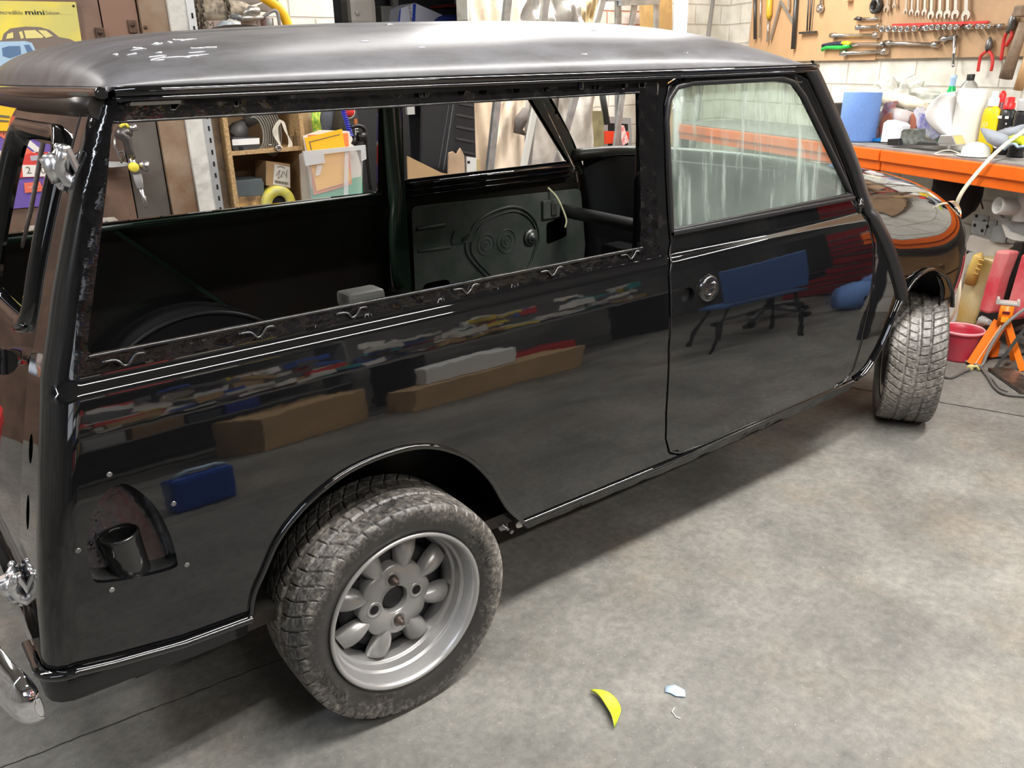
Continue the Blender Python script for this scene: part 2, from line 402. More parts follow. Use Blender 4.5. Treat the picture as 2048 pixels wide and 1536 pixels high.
for sd in (-1, 1):
    hol = [[inv(*p) for p in resample(WIN, .03)]]
    if sd < 0: hol += [[inv(*p) for p in FILL], HOLE_A, HOLE_B]
    q = cpanel('rear_side_panel', QO, hol, S_side, [PAINT, INNER], car, h=.016, thick=.010, side=sd)
# --- A panel between door edge and wing seam
APAN = [(1.34, 1.256), (1.400, 1.258), (1.45, 1.205), (1.616, 1.017), (1.714, .845), (1.76, .785), (1.829, .684), (1.875, .62), (1.915, .557)]+[p for p in ARCH_F[::-1] if p[0] < 1.91]+[(1.70, .303), (1.66, .303)]+[(x+.004, z) for x, z in [(1.664, .310), (1.692, .345), (1.702, .42), (1.718, .577), (1.726, .66), (1.724, .745), (1.702, .817), (1.670, .865), (1.59, .98), (1.447, 1.179), (1.398, 1.236)]]
for sd in (-1, 1): cpanel('front_pillar_panel', APAN, [], S_side, [PAINT, INNER], car, h=.015, thick=.010, side=sd)
# --- doors
def S_door(s, z): return S_side(s, z, .0005)
DO = inset(DOOR, -.0045); DO = inset(DOOR, .0035) if abs(inset(DOOR, .0035)[0][0]) > .832 else DO
near_door = cpanel('door', DO, [GLASS, [(.872+.024*math.cos(a), .742+.018*math.sin(a)) for a in np.linspace(0, 2*PI, 14, endpoint=False)]], S_door, [PAINT, INNER], car, h=.016, thick=.014, side=-1)
far_door = cpanel('door', DO, [GLASS], S_door, [PAINT, INNER], car, h=.02, thick=.014, side=1)
for sd, dpar in ((-1, near_door), (1, far_door)):
    mb = MB(); sweep(mb, resample(GLASS, .02), lambda s, z: S_side(s, z, -.002), .013, .009, True, sd)
    mb.build('window_seal', RUBBER, dpar)
# rear quarter edge bead and door edge bead
mb = MB(); sweep(mb, resample(DO, .02), S_side, .005, .0022, True); mb.build('door_edge', PAINT, near_door)
mb = MB(); sweep(mb, [(x, z) for x, z in line([(.845, .893), (1.24, .893), (1.635, .893)])], S_side, .014, .009); mb.build('waist_trim', RUBBER, near_door)
# escutcheon with lock mess
mb = MB(); Pc = Vector(S_side(.948, .745)); mb.T = Matrix.Translation(Pc)
mb.lathe([(.0, .010), (.018, .012), (.024, .008), (.029, .012), (.034, .004), (.036, -.004)], axis='Y', n=26)
mb.lathe([(0, .019), (.008, .018), (.010, .008)], c=(0.004, 0, .012), axis='Y', n=12); mb.lathe([(0, .017), (.006, .016), (.008, .006)], c=(-.006, 0, -.016), axis='Y', n=12)
mb.T = None; mb.build('lock_escutcheon', mat('glossy_black_metal', (.01, .01, .011), .12, .2, .8, 1.0, bump=(60, .5, .004)), near_door)
mb = MB(); mb.box((.872, -.655, .742), (.06, .012, .045)); mb.build('handle_recess', DARK, near_door)
for sd, dpar in ((-1, near_door), (1, far_door)):
    mb = MB(); Pp = Vector(S_side(1.668, .868)); mb.T = Matrix.Translation((Pp.x, Pp.y*(-sd), Pp.z))
    mb.cyl((0, sd*.003, -.022), (0, sd*.003, .022), .008, n=10); mb.sphere((0, sd*.004, .0), (.013, .010, .012)); mb.T = None
    mb.build('hinge', CASTAL if sd > 0 else PAINT, dpar)

# dusty near window glass
def glass_mat():
    m = bpy.data.materials.new('dusty_streaked_glass'); m.use_nodes = True; nt = m.node_tree; nt.nodes.clear(); L = nt.links.new
    out = nt.nodes.new('ShaderNodeOutputMaterial'); tr = nt.nodes.new('ShaderNodeBsdfTransparent'); tr.inputs[0].default_value = (.84, .93, .88, 1)
    gl = nt.nodes.new('ShaderNodeBsdfGlossy'); gl.inputs['Roughness'].default_value = .04; fr = nt.nodes.new('ShaderNodeFresnel'); fr.inputs[0].default_value = 1.5
    tc = nt.nodes.new('ShaderNodeTexCoord'); mp = nt.nodes.new('ShaderNodeMapping'); mp.inputs['Scale'].default_value = (55, 55, 1.6)
    n = nt.nodes.new('ShaderNodeTexNoise'); n.inputs['Scale'].default_value = 1; n.inputs['Detail'].default_value = 3
    r = nt.nodes.new('ShaderNodeMapRange'); r.inputs[1].default_value = .53; r.inputs[2].default_value = .78; r.inputs[3].default_value = .10; r.inputs[4].default_value = .66
    n2 = nt.nodes.new('ShaderNodeTexNoise'); n2.inputs['Scale'].default_value = 5; n2.inputs['Detail'].default_value = 5
    r2 = nt.nodes.new('ShaderNodeMapRange'); r2.inputs[1].default_value = .35; r2.inputs[2].default_value = .75; r2.inputs[3].default_value = .04; r2.inputs[4].default_value = .16
    ad = nt.nodes.new('ShaderNodeMath'); ad.operation = 'ADD'; ad.use_clamp = True
    df = nt.nodes.new('ShaderNodeBsdfDiffuse'); df.inputs[0].default_value = (.62, .68, .64, 1); tl = nt.nodes.new('ShaderNodeBsdfTranslucent'); tl.inputs[0].default_value = (.62, .68, .64, 1)
    m0 = nt.nodes.new('ShaderNodeMixShader'); m0.inputs[0].default_value = .5; m1 = nt.nodes.new('ShaderNodeMixShader'); m2 = nt.nodes.new('ShaderNodeMixShader')
    L(tc.outputs['Object'], mp.inputs[0]); L(mp.outputs[0], n.inputs['Vector']); L(n.outputs['Fac'], r.inputs[0]); L(tc.outputs['Object'], n2.inputs['Vector']); L(n2.outputs['Fac'], r2.inputs[0])
    L(r.outputs[0], ad.inputs[0]); L(r2.outputs[0], ad.inputs[1]); L(df.outputs[0], m0.inputs[1]); L(tl.outputs[0], m0.inputs[2])
    L(ad.outputs[0], m1.inputs[0]); L(tr.outputs[0], m1.inputs[1]); L(m0.outputs[0], m1.inputs[2]); geo = nt.nodes.new('ShaderNodeNewGeometry'); bf = nt.nodes.new('ShaderNodeMath'); bf.operation = 'SUBTRACT'; bf.inputs[0].default_value = 1; L(geo.outputs['Backfacing'], bf.inputs[1]); mu = nt.nodes.new('ShaderNodeMath'); mu.operation = 'MULTIPLY'; L(fr.outputs[0], mu.inputs[0]); L(bf.outputs[0], mu.inputs[1]); L(mu.outputs[0], m2.inputs[0]); L(m1.outputs[0], m2.inputs[1]); L(gl.outputs[0], m2.inputs[2]); L(m2.outputs[0], out.inputs[0])
    return m
GLM = glass_mat()
g = surf_panel('window_glass', inset(GLASS, -.004), [], lambda s, z: S_side(s, z, -.010), [GLM, GLM], near_door, h=.05, thick=.004)
g['label'] = 'dusty window glass with white run marks'

# --- window surround: heavily brushed black strip with lumps
def S_sur(s, z): return S_side(s, z, .0016+.0006*math.sin(s*61)*math.sin(z*120+s*23)+.0003*math.sin(s*143+z*90))
SUR_O = [inv(*p) for p in resample([(-.493, .850), (.800, .843), (.797, 1.02), (.815, 1.237), (-.386, 1.234)], .03)]
cpanel('window_surround', SUR_O, [[inv(*p) for p in resample(WIN, .03)]], S_sur, [PAINTR, PAINTR], car, h=.009, thick=.003)
for hx in (-.415, -.20, -.02, .235, .46, .70):
    zc_ = .862; pts = [Vector(S_side(*inv(hx+dx, zc_+dz), .0045)) for dx, dz in ((-.035, .004), (-.014, .003), (-.004, -.008), (.006, -.004), (.016, .006), (.03, .005))]
    mb = MB(); mb.tube(spline([tuple(p) for p in pts], 3), .0024, 6)
    cbuild(mb, 'window_clip', mat('black_gloss_clip', (.015, .015, .016), .10, .2, 1, 1))
mb = MB(); sweep(mb, [inv(*p) for p in line([(-.465, .877), (.738, .872)])], lambda s, z: S_side(s, z, -.001), .006, .007)
sweep(mb, [inv(*p) for p in line([(-.355, 1.212), (.752, 1.217)])], lambda s, z: S_side(s, z, -.001), .004, .003)
cbuild(mb, 'window_lip', PAINT)
mb = MB(); pb = Vector(S_side(.575, 1.243, .002)); mb.box(pb, (.012, .008, .03), bev=.003); mb.sphere(pb+Vector((0, -.005, .0)), .004, 8, 6); cbuild(mb, 'window_catch', PAINT)

# --- lower edge: flange under the rear panel, arch lips, sill
mb = MB(); sweep(mb, [inv(*p) for p in ARCH_R], S_side, .010, .008); cbuild(mb, 'wheel_arch_lip', PAINT)
mb = MB(); sweep(mb, [p for p in ARCH_F], S_side, .010, .012); cbuild(mb, 'wheel_arch_lip', PAINT)
mb = MB(); low = line([(s_at_y(.56, .378), .380), inv(-.585, .380), inv(-.53, .368)], .006)[:-1]+[inv(*p) for p in line([(-.53, .368), (-.42, .350), (-.30, .344)], .02)]
sweep(mb, low, lambda s, z: S_side(s, z, .001), .013, .013); cbuild(mb, 'lower_flange', PAINT)
def S_low(s, z): p = S_side(s, z); return (p[0], p[1]+.006+.10*max(0, .345-z), p[2])
cpanel('rear_valance', [inv(-.30, .347), inv(-.53, .370), (s_at_y(.64, .37), .372), (s_at_y(.54, .37), .36), (s_at_y(.52, .33), .325), (s_at_y(.60, .32), .315)]+[inv(*p) for p in [(-.50, .305), (-.40, .295), (-.305, .295)]], [], S_low, [mat('satin_black_underbody', (.012, .012, .013), .38, bump=(30, .3, .003)), DARK], car, h=.02, thick=.006)
for sd in (-1, 1):
    mb = MB(); sweep(mb, line([(.342, .296), (.9, .291), (1.722, .303)], .03), S_side, .007, .006, side=sd)
    sweep(mb, line([(.345, .287), (.9, .282), (1.724, .294)], .03), lambda s, z: S_side(s, z, -.003), .004, .005, side=sd)
    cbuild(mb, 'sill_flange', PAINT)
    def S_sill(s, z): return (s, -(.668-.35*(.29-z)+.0012*math.sin(s*55)), z)
    cpanel('sill', [(.342, .292), (.9, .288), (1.722, .299), (1.722, .262), (.9, .250), (.37, .262)], [], S_sill, [MATS['satin_black_underbody'], DARK], car, h=.02, thick=.004, side=sd)
# seam strip down the windscreen pillar to the front arch
for sd in (-1, 1):
    mb = MB(); SP = spline([(1.392, 1.262), (1.45, 1.205), (1.616, 1.000), (1.700, .868), (1.735, .815), (1.79, .742), (1.840, .668), (1.885, .60), (1.915, .550)], 5)
    sweep(mb, SP, lambda s, z: S_side(s, z, .0), .040, .015, side=sd); cbuild(mb, 'body_seam_trim', RUBBER)

# --- filler recess and neck
mb = MB(); fo = resample(FILL, .02); n = len(fo)
ring0 = [Vector(S_side(*inv(x, z), -.001)) for x, z in fo]; cxz = (-.465, .585)
ring1 = [Vector(S_side(*inv(cxz[0]+(x-cxz[0])*1.05, cxz[1]+(z-cxz[1])*1.05), -.012)) for x, z in fo]
ring2 = [Vector((cxz[0]+(x-cxz[0])*1.02, -.640+(z-.50)*.38, cxz[1]+(z-cxz[1])*1.02)) for x, z in fo]
mb.add(ring0+ring1+ring2, [(k, (k+1) % n, n+(k+1) % n, n+k) for k in range(n)]+[(n+k, n+(k+1) % n, 2*n+(k+1) % n, 2*n+k) for k in range(n)])
mb.add(ring2, [list(range(n))], True)
cbuild(mb, 'filler_recess', mat('wet_dusty_black_panel', (.035, .035, .034), .16, spec=.8, noise=(45, .5, (.02, .02, .02)), bump=(70, .2, .002)))
mb = MB(); nb0 = Vector((-.471, -.652, .48)); nt0 = Vector((-.478, -.648, .574)); ax = (nt0-nb0).normalized()
R3 = ax.to_track_quat('Z', 'Y').to_matrix(); Ln = (nt0-nb0).length
mb.lathe([(.0305, -.02), (.0305, Ln-.010), (.0312, Ln-.006), (.0310, Ln-.001), (.0298, Ln+.001), (.0275, Ln+.001), (.0262, Ln-.001), (.0255, Ln-.006), (.0250, Ln-.07), (0, Ln-.07)], c=nb0, T=R3, n=36)
cbuild(mb, 'filler_neck', mat('wet_black_tube', (.012, .012, .012), .14, spec=.9, bump=(90, .35, .003)))
for x, z in ((-.478, .697), (-.395, .618), (-.393, .500), (-.545, .590), (-.512, .503)):
    c = Vector(S_side(*inv(x, z))); mb = MB(); mb.lathe([(.0, .0008), (.0025, .0006), (.0035, .0012), (.0044, .0002)], c=c, axis='Y', n=12)
    cbuild(mb, 'screw_hole', STEEL)
mb = MB()
for _ in range(60):
    x = random.gauss(-.505, .014); z = random.gauss(.575, .035)
    if inside((x, z), FILL) and x < -.478: mb.sphere((x, -.641+(z-.50)*.38, z), (random.uniform(.001, .004),)*3, 8, 5)
wd = cbuild(mb, 'water_drops', mat('water', (1, 1, 1), .02, trans=1.0, ior=1.33), None); wd['kind'] = 'stuff'

# --- rear door with its window aperture
RDO = rounded([(-.515, .345), (-.515, 1.236), (-.035, 1.236), (-.035, .345)], .008, 2)
RW = rounded([(-.452, .900), (-.445, 1.178), (-.105, 1.178), (-.105, .900)], .04, 6)
rdoor = cpanel('rear_door', RDO, [RW], S_rear, [PAINT, INNER], car, h=.02, thick=.02)
mb = MB(); sweep(mb, resample(inset(RW, -.010), .02), S_rear, .034, .016, True, prof=[(-.5, 0), (-.42, .8), (-.2, 1), (.1, .9), (.35, .3), (.5, -.8)]); mb.build('window_seal', PAINT, rdoor)
mb = MB(); sweep(mb, [(-.518, z) for z in np.linspace(.36, 1.225, 40)], S_rear, .007, .005); mb.build('door_gap_seal', RUBBER, rdoor)
def hinge(z, y, nm):
    mb = MB(); P = Vector(S_rear(y, z)); mb.T = Matrix.Translation(P)@Matrix.Rotation(-.25, 4, 'Y')@Matrix.Scale(.82, 4)
    mb.tube([(-.010, -.045, .034), (-.018, -.036, .018), (-.024, -.022, 0), (-.022, -.030, -.022), (-.008, -.046, -.040)], [.011, .013, .016, .013, .009], 12)
    mb.tube([(-.006, .012, .030), (-.020, .006, .018), (-.030, -.006, .002), (-.022, .0, -.014), (-.006, .008, -.024)], [.009, .013, .017, .013, .008], 12)
    mb.cyl((-.034, -.012, -.018), (-.034, -.012, .028), .017, n=18); mb.cyl((-.034, -.012, .028), (-.034, -.012, .033), .014, .008, n=18)
    mb.cyl((-.034, -.012, -.036), (-.034, -.012, -.018), .009, .013, n=12); mb.sphere((-.030, -.012, -.042), .008, 10, 6)
    mb.sphere((-.010, -.047, .036), .010, 10, 6); mb.sphere((-.008, .014, .034), .009, 10, 6)
    mb.box((-.004, -.046, -.002), (.012, .020, .085), bev=.004); mb.box((-.004, .014, .0), (.012, .018, .06), bev=.004); mb.T = None
    o = mb.build(nm, CASTAL, rdoor); o['label'] = 'polished metal hinge'; return o
hinge(1.150, -.530, 'door_hinge'); hinge(.478, -.515, 'door_hinge')
mb = MB(); mb.tube(spline([tuple(S_rear(-.20, .80, .05)), tuple(S_rear(-.32, .83, .055)), tuple(S_rear(-.47, .845, .03))], 4), .021, 14); mb.build('door_handle', CHROME, rdoor)

# --- rear bumper
mb = MB(); bp_ = [(-.672, .50, .31), (-.70, .30, .315), (-.712, 0, .315), (-.70, -.30, .31), (-.686, -.44, .305), (-.664, -.55, .290), (-.640, -.60, .278)]
pr = [(0, .056), (.022, .046), (.038, .018), (.038, -.018), (.022, -.046), (0, -.056)]; vs = []; bs = spline(bp_, 5)
for i, p in enumerate(bs):
    a = Vector(bs[max(i-1, 0)]); b = Vector(bs[min(i+1, len(bs)-1)]); t = (b-a).normalized(); nn = Vector((t.y, -t.x, 0)).normalized()
    if nn.x > 0: nn = -nn
    sc_ = 1.0 if i < len(bs)-3 else (.9, .75, .45)[i-(len(bs)-3)]
    vs += [Vector(p)+nn*q[0]*sc_+Vector((0, 0, q[1]*sc_)) for q in pr]
k = len(pr); mb.add(vs, [(i*k+j, i*k+j+1, (i+1)*k+j+1, (i+1)*k+j) for i in range(len(bs)-1) for j in range(k-1)]); mb.add(vs[-k:], [list(range(k))], True)
bmp = cbuild(mb, 'rear_bumper', CHROME); bmp['label'] = 'chrome rear bumper'
so = bmp.modifiers.new('thick', 'SOLIDIFY'); so.thickness = .003; sb = bmp.modifiers.new('sub', 'SUBSURF'); sb.levels = 2; sb.render_levels = 2

# --- roof
GR = interp([0, .012, .03, .06, .117, .239, .377, .634, 1.06, 1.3], [0, .20, .34, .47, .61, .735, .81, .91, .985, 1.0])
def roof_pt(u, v):
    y = .603*math.sin((2*v-1)*PI/2); q = y/.603
    xa = -.362-.045*(1-q*q); xb = 1.405+.075*(1-q*q); uu = (1-math.cos(u*PI))/2; x = xa+(xb-xa)*uu
    F = (1-min(1, abs(q))**3.3)**.53 if abs(q) < 1 else 0
    dr = max(0, (x-xa)/.75); df_ = max(0, (xb-x)/.85)
    G = GR(x-xa)*(1-(1-min(1, df_))**3.0)**.6
    z = 1.262+.1235*F*G
    for yc in (.19, .34): z -= .0045*math.exp(-((abs(y)-yc)/.010)**2)*min(1, max(0, (G-.5)*4))
    return (x, y, z)
mb = MB(); mb.grid(roof_pt, 72, 96)
rf = cbuild(mb, 'roof', ROOFM, merge=1e-5); rf['label'] = 'dull grey primer roof with scuffs'
so = rf.modifiers.new('thick', 'SOLIDIFY'); so.thickness = .008; so.offset = -1
mb = MB(); rs = random.Random(3)
for k_ in range(26):
    u0 = rs.uniform(.12, .22); v0 = rs.uniform(.13, .24); du = rs.uniform(-.022, .022); dv = rs.uniform(-.012, .012)
    if k_ > 20: u0 = rs.uniform(.25, .75); v0 = rs.uniform(.08, .3); du *= .3; dv *= .3
    ps = [Vector(roof_pt(u0+du*t+.004*math.sin(t*5+k_), v0+dv*t))+Vector((0, 0, .0004)) for t in np.linspace(0, 1, 6)]; mb.tube(ps, [.0002, .0011, .0014, .0009, .0013, .0002], 5)
o = mb.build('scuff_marks', mat('pale_scuff', (.62, .62, .66), .5), rf); o['kind'] = 'stuff'; o['label'] = 'pale scratch marks near the rear corner'
mb = MB()
for sd in (-1, 1):
    pth = [(-.352, sd*.607, 1.254), (.2, sd*.608, 1.257), (.9, sd*.608, 1.258), (1.38, sd*.608, 1.260), (1.412, sd*.598, 1.262)]
    mb.tube(spline(pth, 6), .0085, 8); mb.tube(spline([(p[0], p[1]+sd*.002, p[2]-.010) for p in pth], 6), .004, 6)
mb.tube(spline([(-.366, -.602, 1.253)]+[(-.362-.050*(1-(y/.603)**2), y, 1.251) for y in np.linspace(-.57, .57, 15)]+[(-.366, .602, 1.252)], 3), [.007]+[.0105]*47+[.007], 10)
cbuild(mb, 'roof_gutter', PAINT)
# header and inner cant rails
mb = MB(); mb.tube(spline([(1.400, -.585, 1.235), (1.455, -.3, 1.252), (1.475, 0, 1.256), (1.455, .3, 1.252), (1.400, .585, 1.235)], 5), .020, 8)
mb.tube(spline([(-.37, -.585, 1.232), (-.405, 0, 1.238), (-.37, .585, 1.232)], 5), .018, 8)
mb.tube(spline([(1.655, -.625, .930), (1.735, -.4, .950), (1.765, 0, .957), (1.735, .4, .950), (1.655, .625, .930)], 5), .026, 8)
for x in (.05, .45, .80): mb.tube(spline([(x, -.585, 1.236), (x, -.4, 1.325), (x, 0, 1.365), (x, .4, 1.325), (x, .585, 1.236)], 5), .011, 6)
cbuild(mb, 'inner_rails', INNER)

# --- front wings, bonnet and nose in one skin
XN = .88; NK = interp([.2, .3, .4, .5, .62, .72, 1.0], [.66, .69, .765, .845, .93, .99, 1.0])
def gx(x): return 0 if x >= 1.9+XN else (1 if x <= 1.9 else (1-((x-1.9)/XN)**4)**.25)
ZC = interp([1.68, 1.72, 1.9, 2.1, 2.3, 2.5, 2.62, 2.70, 2.745, 2.79], [.957, .955, .945, .930, .905, .872, .845, .812, .770, .70])
NN = interp([1.7, 1.9, 2.2, 2.5, 2.8], [4.6, 3.6, 2.9, 2.7, 2.6]); Z00 = .45
def xs(s): return s if s <= 1.9 else 1.9+XN*math.sin(min(1, (s-1.9)/1.1)*PI/2)**.5 if s > 1.9+1e-9 else 1.9
def S_front(s, q):
    # s: 1.72..3.0, q: 0.28..0.45 lower side, then 0.45..1.45 over to the centre line
    x = s if s < 1.9 else 1.9+XN*(1-(1-min(1, (s-1.9)/XN))**1.0)*1.0
    x = min(x, 1.9+XN-1e-5); g_ = gx(x); KX = lambda z_: 1.9+(x-1.9)*NK(z_) if x > 1.9 else x
    if q < Z00: return (KX(q), -Wz(q)*g_, q)
    ph = (q-Z00)*PI/2; n_ = NN(x); zc_ = ZC(x); W = Wz(Z00)
    zz = Z00+(zc_-Z00)*math.sin(ph)**(2/n_)
    return (KX(zz), -W*g_*max(0, math.cos(ph))**(2/n_), zz)
def qof(x, z):
    if z < Z00: return z
    t = min(1, (z-Z00)/(ZC(x)-Z00)); return Z00+math.asin(t**(NN(x)/2))*2/PI
xe = 1.9+XN-.002
FO = [(x, qof(x, z)) for x, z in resample([p for p in ARCH_F if p[0] >= 1.915]+[(2.36, .29), (xe, .33)], .02)][:-1]
FO = []
for x, z in [p for p in ARCH_F if p[0] >= 1.91]: FO.append((x, qof(x, z)))
FO += [(2.45, .425), (2.6, .43), (xe, .44), (xe, Z00+.999), (1.76, Z00+.999), (1.70, Z00+.9)]
for z in (.935, .9, .86, .845): FO.append(({.935: 1.665, .9: 1.678, .86: 1.70, .845: 1.714}[z], qof(1.70, z)))
for x, z in ((1.76, .785), (1.829, .684), (1.875, .62)): FO.append((x, qof(x, z)))
for sd in (-1, 1):
    w = cpanel('front_wing', FO, [], S_front, [PAINT, DARK], car, h=.022, thick=.004, side=sd)
mb = MB(); sweep(mb, [(x, Z00+.62) for x in np.linspace(1.78, 2.62, 40)], S_front, .006, .0015, prof=[(-.5, 0), (0, 1), (.5, 0)]); cbuild(mb, 'bonnet_edge', RUBBER)
mb = MB(); P = Vector(S_front(2.66, .80)); mb.T = Matrix.Translation((2.615, -.475, .70))@Matrix.Rotation(-.5, 4, 'Z')@Matrix.Scale(.62, 4)
mb.lathe([(.095, -.02), (.1, .012), (.088, .022), (.08, .012), (.07, -.03), (0, -.05)], T=Matrix.Rotation(PI/2, 3, 'Y'), n=28); mb.T = None; cbuild(mb, 'headlamp_ring', CHROME)

# --- floor pan, wheel tubs, bulkhead, inner structure
mb = MB(); mb.box((.55, 0, .292), (2.1, 1.26, .03)); mb.box((.76, 0, .42), (.05, 1.24, .22)); cbuild(mb, 'floor_pan', INNER)
for sd in (-1, 1):
    mb = MB()
    def tub(u, v, sd=sd):
        a = PI*u; r_ = .335
        return (.0+r_*math.cos(a), sd*(.655-.235*v), .29+r_*.98*math.sin(a))
    mb.grid(tub, 28, 6, flip=(sd < 0)); mb.add([(0, sd*.42, .29)]+[(.335*math.cos(PI*k/28), sd*.42, .29+.335*.98*math.sin(PI*k/28)) for k in range(29)], [(0, k+1, k+2) for k in range(28)])
    mb.tube([(.335*math.cos(PI*k/28), sd*.42, .29+.335*.98*math.sin(PI*k/28)) for k in range(29)], .007, 6)
    cbuild(mb, 'wheel_tub', mat('black_inner_arch', (.014, .014, .015), .42, spec=.4))
    mb = MB(); mb.grid(lambda u, v, sd=sd: (2.02+.30*math.cos(PI*u), sd*(.655-.32*v), .30+.33*math.sin(PI*u)), 28, 5); cbuild(mb, 'wheel_tub', DARK)
mb = MB()
mb.box((.792, .590, .78), (.060, .030, .92), bev=.01)
mb.tube(spline([(.775, .575, 1.22), (.775, .572, .98), (.773, .560, .86), (.752, .545, .78), (.742, .540, .70), (.745, .545, .60), (.76, .560, .55)], 5), [.020]*31, 10)
mb.bar((-.13, .618, .85), (.33, .60, .40), .035, .012); mb.box((-.02, .62, .862), (.13, .03, .016)); mb.tube([(-.45, .612, .862), (.74, .612, .866)], .009, 6)
pst = cbuild(mb, 'far_side_post', mat('green_black_inner', (.011, .026, .016), .30, spec=.5)); pst['label'] = 'dark green centre post and brace'
mb = MB(); mb.box((.792, -.590, .78), (.050, .025, .92), bev=.008); cbuild(mb, 'near_side_post', PAINT)
mb = MB(); mb.box((1.70, 0, .66), (.02, 1.22, .56)); mb.tube([(1.56, -.58, .70), (1.56, .61, .72)], .026, 12); mb.box((1.60, .10, .57), (.10, .5, .10), bev=.01); mb.box((1.55, -.1, .55), (.12, .08, .30)); cbuild(mb, 'bulkhead', mat('dull_black', (.012, .013, .015), .5))
mb = MB(); mb.tube(spline([(1.48, .585, .82), (1.50, .55, .78), (1.52, .52, .70), (1.51, .515, .665)], 5), .004, 6); w_ = cbuild(mb, 'loose_wire', mat('cream_wire', (.65, .66, .40), .5)); w_['label'] = 'cream wire end hanging from the pillar'
mb = MB(); mb.tube([Vector(at(90, 262, 0, -.345)), Vector(at(62, 420, 0, -.36)), Vector(at(38, 520, 0, -.375)), Vector(at(20, 590, 0, -.39))], .0055, 8); r_ = cbuild(mb, 'door_stay_rod', mat('rusty_rod', (.46, .38, .36), .45, .2, noise=(40, .4))); r_['label'] = 'long thin rusty rod inside the rear door window'
mb = MB(); mb.box(Vector(at(722, 594, 1, .30)), (.13, .09, .05), bev=.015); mb.box(Vector(at(722, 594, 1, .30))-Vector((0, 0, .10)), (.06, .05, .18)); cbuild(mb, 'seat_bracket', mat('pale_steel_box', (.35, .36, .34), .5))
# inside face of the far door
mb = MB(); Y = .600
DI = rounded([(.835, .335), (1.66, .335), (1.685, .56), (1.655, .80), (.845, .815)], .03, 4)
holes = [rounded([(.870, .43), (.995, .43), (.995, .53), (.870, .53)], .03, 4), rounded([(1.47, .59), (1.58, .61), (1.58, .70), (1.47, .68)], .015, 3)]
def S_in(x, z): return (x, Y-.02*math.cos((z-.33)*3), z)
dinn = surf_panel('inner_panel', DI, holes, lambda x, z: (x, -(Y-.012), z), [PRIMER_IN, PRIMER_IN], far_door, h=.03, thick=.004, side=1)
mb.T = None
pear = spline([(1.07, .64), (1.12, .555), (1.23, .46), (1.31, .455), (1.38, .51), (1.43, .62), (1.41, .70), (1.34, .755), (1.25, .765), (1.13, .73)], 4, True)
mb.tube([(x, Y-.018, z) for x, z in pear], .006, 6, closed=True); mb.tube([(1.30+(x-1.30)*.9, Y-.020, .59+(z-.59)*.9) for x, z in pear], .003, 6, closed=True)
for cx_, cz_, rr in ((1.165, .635, .040), (1.265, .635, .045)):
    for q_ in (1, .55, .18): mb.tube([(cx_+rr*q_*math.cos(a), Y-.0165, cz_+rr*q_*math.sin(a)) for a in np.linspace(0, 2*PI, 28, endpoint=False)], .0028, 5, closed=True)
mb.tube([(.86, Y-.018, .735), (.98, Y-.018, .735)], .008, 6); mb.tube([(.86, Y-.018, .655), (1.0, Y-.018, .650)], .007, 6)
mb.tube([(.90, Y-.018, .40), (1.10, Y-.018, .41)], .006, 6); mb.tube([(1.48, Y-.018, .40), (1.60, Y-.018, .40)], .006, 6)
mb.prism(rounded([(1.0, .66), (1.10, .655), (1.115, .69), (1.07, .72), (1.02, .71)], .012, 3), .006, T=Matrix.Rotation(PI/2, 3, 'X'), c=(0, Y-.016, 0))
mb.box((1.49, Y-.022, .735), (.09, .012, .075), bev=.008)
mb.build('pressings', PRIMER_IN, far_door)
mb = MB(); mb.lathe([(.034, 0), (.034, .004), (.032, .006), (.022, .006), (.022, .014), (.020, .016), (.010, .016), (.010, .022), (0, .022)], c=(1.385, Y-.020, .635), axis='Y', n=20); mb.build('winder_boss', mat('greasy_steel', (.16, .17, .16), .35, .6), far_door); mb = MB(); mb.bar((1.06, Y-.03, .67), (1.075, Y-.045, .695), .012, .010); mb.build('latch_lever', MATS['greasy_steel'], far_door); mb = MB()
mb.box((1.50, Y-.030, .735), (.03, .01, .05), bev=.003); mb.build('door_stay', MATS['greasy_steel'], far_door)
for zz, hh in ((.888, .009), (.868, .007), (.848, .007)):
    mb = MB(); mb.tube([(.85, .620, zz), (1.62, .620, zz+.002)], hh, 6); mb.build('waist_rail', PAINT, far_door)

